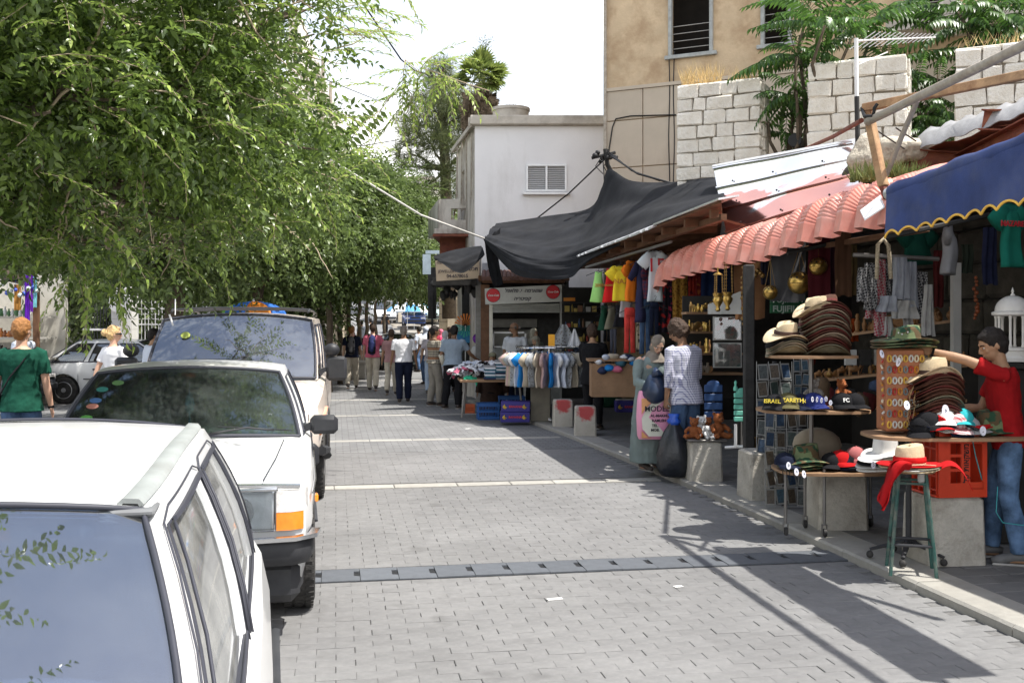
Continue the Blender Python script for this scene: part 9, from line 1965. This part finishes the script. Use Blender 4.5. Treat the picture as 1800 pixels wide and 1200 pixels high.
for lb,x0,y0,x1,y1,c1,c2,sd in(('glazed picture with red and green flowers on the trinket shelf',1254,556,1304,598,(.14,.15,.13),(.30,.09,.08),9),('glazed picture of teal fishes on the trinket shelf',1254,602,1304,646,(.20,.22,.20),(.02,.12,.13),7)):
 t=thing('picture',lb,'picture',PY((x0+x1)/2,y1,11.6));mb=MB();rect(mb,x0,y0,x1,y1,11.6,.03);mb.build('frame',m_greyboard,t,world=True,smooth=0);mb=MB();rect(mb,x0+2,y0+2,x1-2,y1-2,11.59,.008);mb.build('print',M('picture_%d'%sd,c1,.3,var=.4,sc=9,fn=floralfn(c2,sd)),t,world=True,smooth=0)
 mb=MB();rect(mb,x0+2,y0+2,x1-2,y1-2,11.575,.003);mb.build('glass',glassmat('picture_glass',(.9,.9,.9),.06,.03,.05),t,world=True,smooth=0)
def slatboard(name,label,x0,x1,y0,y1,Y,n,mat,finials=False):
 t=thing(name,label,'sign board',PY((x0+x1)/2,y1,Y))
 for k in range(n):mb=MB();h=(y1-y0)/n;a=y0+k*h;z0,z1=PY(x0,a+h*.86,Y),PY(x1,a,Y);mb.cbox(((z0.x+z1.x)/2,Y,(z0.z+z1.z)/2),(z1.x-z0.x,.03,z1.z-z0.z),.008);mb.build('slat',mat,t,world=True)
 mb=MB();p=PY((x0+x1)/2,y0,Y);mb.ball(p,((x1-x0)*.38*Y/F_,.016,.05),14);mb.build('arched_top',mat,t,world=True)
 legw(t,[PY((x0+x1)/2,y0,Y+.03),PY((x0+x1)/2,y1+60,Y+.03)],.012,m_steel,'rod')
 if finials:
  for x in(x0+3,x1-3):mb=MB();p=PY(x,y0-10,Y);mb.lathe([(.02,0),(.024,.03),(.01,.06),(.016,.09),(.001,.11)],p-Vector((0,0,.04)),10);mb.build('finial',mat,t,world=True)
slatboard('mint_sign','mint green slatted sign board with little finials',1290,1318,690,742,10.6,5,M('mint_paint',(.16,.52,.40),.5,var=.1,sc=30),True);slatboard('blue_board','dark blue slatted board with an arched top',1238,1270,676,738,11.2,4,M('deep_blue_paint',(.02,.06,.17),.5,var=.1))
mb=MB();mb.tube([PY(1275,786,10.7),PY(1318,784,10.5)],.016,8);mb.tube([PY(1293,745,10.6),PY(1293,786,10.6)],.016,8);solo(mb,'stand_foot',m_alu,'pale metal foot below the mint green sign','stand')
mb=MB();mb.lathe([(.08,0),(.08,.28),(.07,.28),(.07,.02)],G(1328,812,KZ)+Vector((0,.2,0)),20);solo(mb,'brass_bin',m_brassd,'dull brass cylinder standing by the black shop post','cylinder',smooth=60)
def kuf(c2,d=False):
 def fn(g,tc,c):
  mp=g.n('ShaderNodeMapping');mp.inputs['Rotation'].default_value=(.8,.8,.8);g.l(tc,mp.inputs[0]);ck=g.n('ShaderNodeTexChecker');ck.inputs['Scale'].default_value=55;g.l(mp.outputs[0],ck.inputs[0]);return g.mix(ck.outputs['Fac'],c,c2)
 return fn
kf=[fab('kufiya_b',(.30,.30,.30),.1,kuf((.03,.03,.035))),fab('kufiya_r',(.32,.26,.25),.1,kuf((.26,.03,.05))),fab('kufiya_g',(.28,.30,.34),.2),fab('kufiya_w',(.34,.34,.33),.2)]
for i,(x,y0,y1,w_,m_,lb)in enumerate(((1516,470,530,16,0,'black and white checkered scarf at the street end of the bunch'),(1530,462,545,18,0,'black and white checkered scarf second in the bunch'),(1549,456,590,16,1,'red and white checkered scarf hanging longest in the bunch'),(1566,450,535,18,0,'dark checkered scarf right of the red one'),(1583,452,525,22,2,'blue-grey woven scarf with coloured bands'),(1602,460,540,20,2,'grey striped scarf in the middle of the bunch'),(1620,478,560,18,0,'grey checkered scarf at the inner end of the bunch'),(1536,515,560,22,1,'folded red and white scarf end'),(1560,520,548,30,2,'crumpled grey scarf roll'),(1590,528,560,34,3,'crumpled white scarf roll'),(1560,556,590,18,3,'white fringed scarf end'),(1595,556,592,16,3,'pale embroidered cloth hanging low'),(1632,500,590,16,3,'long pale cloth at the end of the scarves'))):
 cloth_strip('checkered_scarf',lb,'scarf',x,y0,y1,8.9+.05*(i%4),w_*1.4,kf[m_],'scarves bunched on the near stall',1.4,i*1.9,.3)
mb=MB();mb.tube([PY(1541,490,8.8),PY(1543,430,8.8),PY(1553,420,8.8),PY(1562,432,8.8),PY(1566,490,8.8)],.018,8);solo(mb,'woven_strap',M('woven_strap',(.42,.36,.26),.9,var=.4,sc=60),'woven strap loop above the checkered scarves','strap',smooth=180)
mb=MB();mb.tube([PY(1500,448,9),PY(1650,455,9)],.02,6);solo(mb,'hanging_rail',m_steel,'dark rail carrying the checkered scarves','rail')
bs=thing('carving_shelf','shelves of olive-wood carvings at the back of the near stall','shelves',PY(1560,700,9.9));bs.location.z=KZ
for(x0,y0,x1,y1)in((1418,596,1672,562),(1430,668,1700,640),(1480,720,1700,702)):a_,b_=PY(x0,y0,10.2),PY(x1,y1,9.3);mb=MB();mb.prism([a_,b_,b_+Vector((.1,.3,0)),a_+Vector((.1,.3,0))],(0,0,-.025));mb.build('shelf',m_wood,bs,world=True,smooth=0)
mb=MB();mb.box(PY(1680,560,9.2)+Vector((0,0,-.25)),(.07,.07,1.5));mb.build('post',m_greyboard,bs,world=True,smooth=0)
def figl(x0,y0,x1,y1,n,mats,lb,grp,sc):
 for k in range(n):u=(k+.5)/n;p=PY(x0,y0,10.2).lerp(PY(x1,y1,9.3),u)+Vector((.04+U(0,.06),.08+U(0,.1),0));o=link('figurine',rnd.choice(figme[rnd.choice(mats)]),None,p,(0,0,U(0,6)));s_=U(*sc);o.scale=(s_*1.2,s_*1.2,s_);tag(o,lb,'figurine',grp)
figl(1418,596,1672,562,22,(2,2,4),'olive-wood figurine on the upper carving shelf','carvings on the upper shelf',(.8,1.2));figl(1430,668,1700,640,24,(2,2,1),'olive-wood figurine on the middle carving shelf','carvings on the middle shelf',(.7,1.0))
for k in range(7):mb=MB();p=PY(1495+k*26,628,9.8);mb.cbox(p,(.11,.04,.15),.004);solo(mb,'boxed_gift',(m_greyboard,m_shop,M('ivory_box',(.34,.32,.28),.6))[k%3],'%s gift box in the gap under the upper carving shelf'%('grey','dark','ivory')[k%3],'box','gift boxes under the carving shelf')
rb=thing('rosary','long string of amber beads hanging by the grey post','beads',PY(1715,564,9.))
for k in range(12):mb=MB();p=PY(1715,488+k*6.5,9.);mb.ball(p+Vector((U(-.025,.025),0,0)),U(.014,.024),7);mb.build('bead',M('amber_beads',(.22,.06,.02),.3),rb,world=True,smooth=180)
ln=thing('dome_lantern','white domed lantern with slim columns standing behind the boy','lantern',PY(1780,628,7.95));m_lw=M('lantern_white',(.72,.70,.66),.5,var=.05);r=.125
for nm,pr in(('base',[(.11,-.03),(.15,-.03),(.15,0),(.135,.01),(.135,.05),(.145,.055),(.145,.075),(.12,.08)]),('cornice',[(.125,.32),(.15,.33),(.15,.35),(.125,.36)])):mb=MB();mb.lathe(pr,(0,0,0),28);mb.build(nm,m_lw,ln,smooth=50)
mb=MB();mb.lathe([(.125*math.cos(a*.157),.36+.12*math.sin(a*.157))for a in range(0,11)],(0,0,0),32,fn=lambda p,a,r_,z:p*1 if r_<.01 else Vector((p.x*(1+.025*math.cos(a*16)),p.y*(1+.025*math.cos(a*16)),p.z)));mb.build('dome',m_lw,ln,smooth=60)
mb=MB();mb.lathe([(.012,.47),(.018,.485),(.007,.50),(.012,.51),(.001,.545)],(0,0,0),10);mb.build('finial',m_lw,ln)
for k in range(8):a=k*.785+.2;mb=MB();mb.lathe([(.012,.08),(.014,.09),(.010,.1),(.010,.30),(.014,.31),(.012,.33)],(.118*math.cos(a),.118*math.sin(a),0),10);mb.build('column',m_lw,ln)
mb=MB();mb.box((ln.location.x,ln.location.y,ln.location.z-.06),(.5,.4,.04));mb.box((ln.location.x,ln.location.y,(ln.location.z-.08+KZ)/2),(.4,.3,ln.location.z-.10-KZ));solo(mb,'pedestal',m_shop,'dark pedestal under the white domed lantern','pedestal',smooth=0)
bg=thing('bin_bag','bulging black bin bag with a blue neck hanging from the man\'s hand','bag',(1.78,11.22,KZ));mb=MB()
mb.lathe([(.02,0),(.13,.02),(.19,.12),(.20,.25),(.17,.38),(.11,.50),(.05,.60),(.04,.66)],(0,0,0),28,sy=.75,fn=lambda p,a,r_,z:Vector((p.x*(1+.10*math.sin(a*7+z*9)+.05*math.sin(a*13))-.10*(.66-z)*0+.0,p.y*(1+.10*math.sin(a*5+z*7)),p.z)));o=mb.build('bag_body',M('black_plastic',(.015,.018,.025),.30,var=.3,sc=12,spec=.6,bump=.6,bs=30),bg,smooth=180)
mb=MB();mb.lathe([(.05,.58),(.07,.62),(.045,.66),(.06,.70)],(0,0,0),16,fn=lambda p,a,r_,z:Vector((p.x*(1+.3*math.sin(a*5)),p.y,p.z)));mb.build('bag_neck',M('blue_plastic',(.02,.10,.55),.35,spec=.6),bg,smooth=180)
mg=thing('shopping_bag','pink and cream printed carrier bag reading MODEL beside the black bin bag','bag',(1.59,11.46,.45));m_pk=M('bag_pink',(.75,.32,.48),.4,var=.05);m_cr=M('bag_cream',(.72,.72,.62),.4,var=.04);m_or=M('bag_orange',(.70,.34,.14),.5,var=.25,sc=8)
mb=MB();rows=[]
for z,w2,d in((.0,.17,.03),(.04,.19,.07),(.25,.20,.085),(.45,.19,.07),(.54,.17,.03)):rows.append([(w2*math.copysign(abs(math.cos(a))**.5,math.cos(a)),d*math.copysign(abs(math.sin(a))**.8,math.sin(a)),z)for a in[6.283*i/20 for i in range(20)]])
mb.grid(rows,close=True);mb.f+=[tuple(range(20))[::-1],tuple(80+j for j in range(20))];mb.m+=[0,0];mb.build('bag_body',m_pk,mg)
mb=MB();mb.prism([(-.09,-.090,.36),(-.15,-.088,.24),(-.14,-.088,.12),(-.07,-.089,.04),(.19,-.06,.04),(.19,-.06,.48),(.05,-.085,.48)],(0,.006,0));mb.build('bag_print',m_cr,mg,smooth=0)
mb=MB();mb.prism([(-.15,-.0885,.28),(-.10,-.0885,.36),(0,-.0875,.46),(-.15,-.08,.46)],(0,.006,0));mb.prism([(-.15,-.0885,.10),(-.08,-.0885,.03),(-.03,-.0875,.02),(-.15,-.08,.02)],(0,.006,0));mb.build('bag_print',m_or,mg,smooth=0)
for tx,sz,x,z in(('MODEL',.085,.02,.345),('AL-MAKHLA',.042,.06,.27),('RAMLEH',.042,.04,.215),('TEL.',.042,.0,.16),('MOB.',.042,.0,.11)):lettering(tx,sz,INK['d'],mg,(x,-.096,z),rot_to((.12,-1,0)),bold=.001)
mb=MB();mb.tube([(-.06,0,.53),(-.02,0,.66),(.03,0,.66),(.07,0,.53)],.008,6);mb.build('handle',m_pk,mg)
mb=blob((1.62,11.42,1.0),(.16,.13,.18),3.);mb.tube([(1.62,11.42,1.15),(1.60,11.45,1.25)],[.08,.02],8);solo(mb,'navy_bag',M('navy_plastic',(.012,.025,.06),.4,spec=.5),'navy bag the elderly woman is looking into','bag',smooth=180)
for(px,py,c)in((822,753,1),(975,1052,1),(1192,1030,0)):mb=MB();p=G(px,py,.004);mb.box(p,(.10 if c else .06,.035,.004),U(0,1));solo(mb,'paper_scrap',m_canvas,'scrap of white paper lying on the paving' if c else'cigarette packet scrap on the paving','litter','paper scraps on the road',smooth=0)
for i,(x,y0,y1,Y,w_,c)in enumerate(((1462,430,560,10.6,22,(.05,.02,.03)),(1498,430,520,10.2,16,(.10,.07,.03)),(1345,430,500,11.2,14,(.03,.03,.05)),(1650,440,540,9.6,18,(.10,.02,.02)),(1700,430,480,9.4,20,(.03,.04,.03)),(1740,400,500,9.2,24,(.02,.025,.06)),(1425,560,640,10.6,18,(.12,.02,.01)),(1500,560,600,10.2,18,(.30,.05,.01)))):
 cloth_strip('hanging_cloth',('dark plum cloth behind the tall hat stack','tan cloth strip behind the woven strap','dark cloth beside the brass bells','dim red cloth deep behind the scarves','dim green cloth by the grey T-shirt','dim navy cloth behind the teal T-shirt','dark red cloth low behind the tall hat stack','orange-red cloth bundle under the scarves')[i],'cloth',x,y0,y1,Y,w_,fab('stock%d'%i,c,.3),'cloths hanging in the shop front',1.2,i*2.1)
for k in range(16):
 t_=PY(1425+k*17,690+U(-14,20),9.9+U(-.3,.3));mb=blob(t_,(U(.05,.11),U(.05,.09),U(.05,.13)),k*1.7,10,.3);solo(mb,'wrapped_ware',[m_shop,M('dim_tan',(.14,.09,.05),.8),M('dim_red',(.14,.02,.02),.8),M('dim_blue',(.03,.05,.10),.8)][k%4],'%s wrapped bundle on the low boards at the back of the near stall'%('dark','tan','dull red','dull blue')[k%4],'bundle','bundles at the back of the near stall',smooth=180)
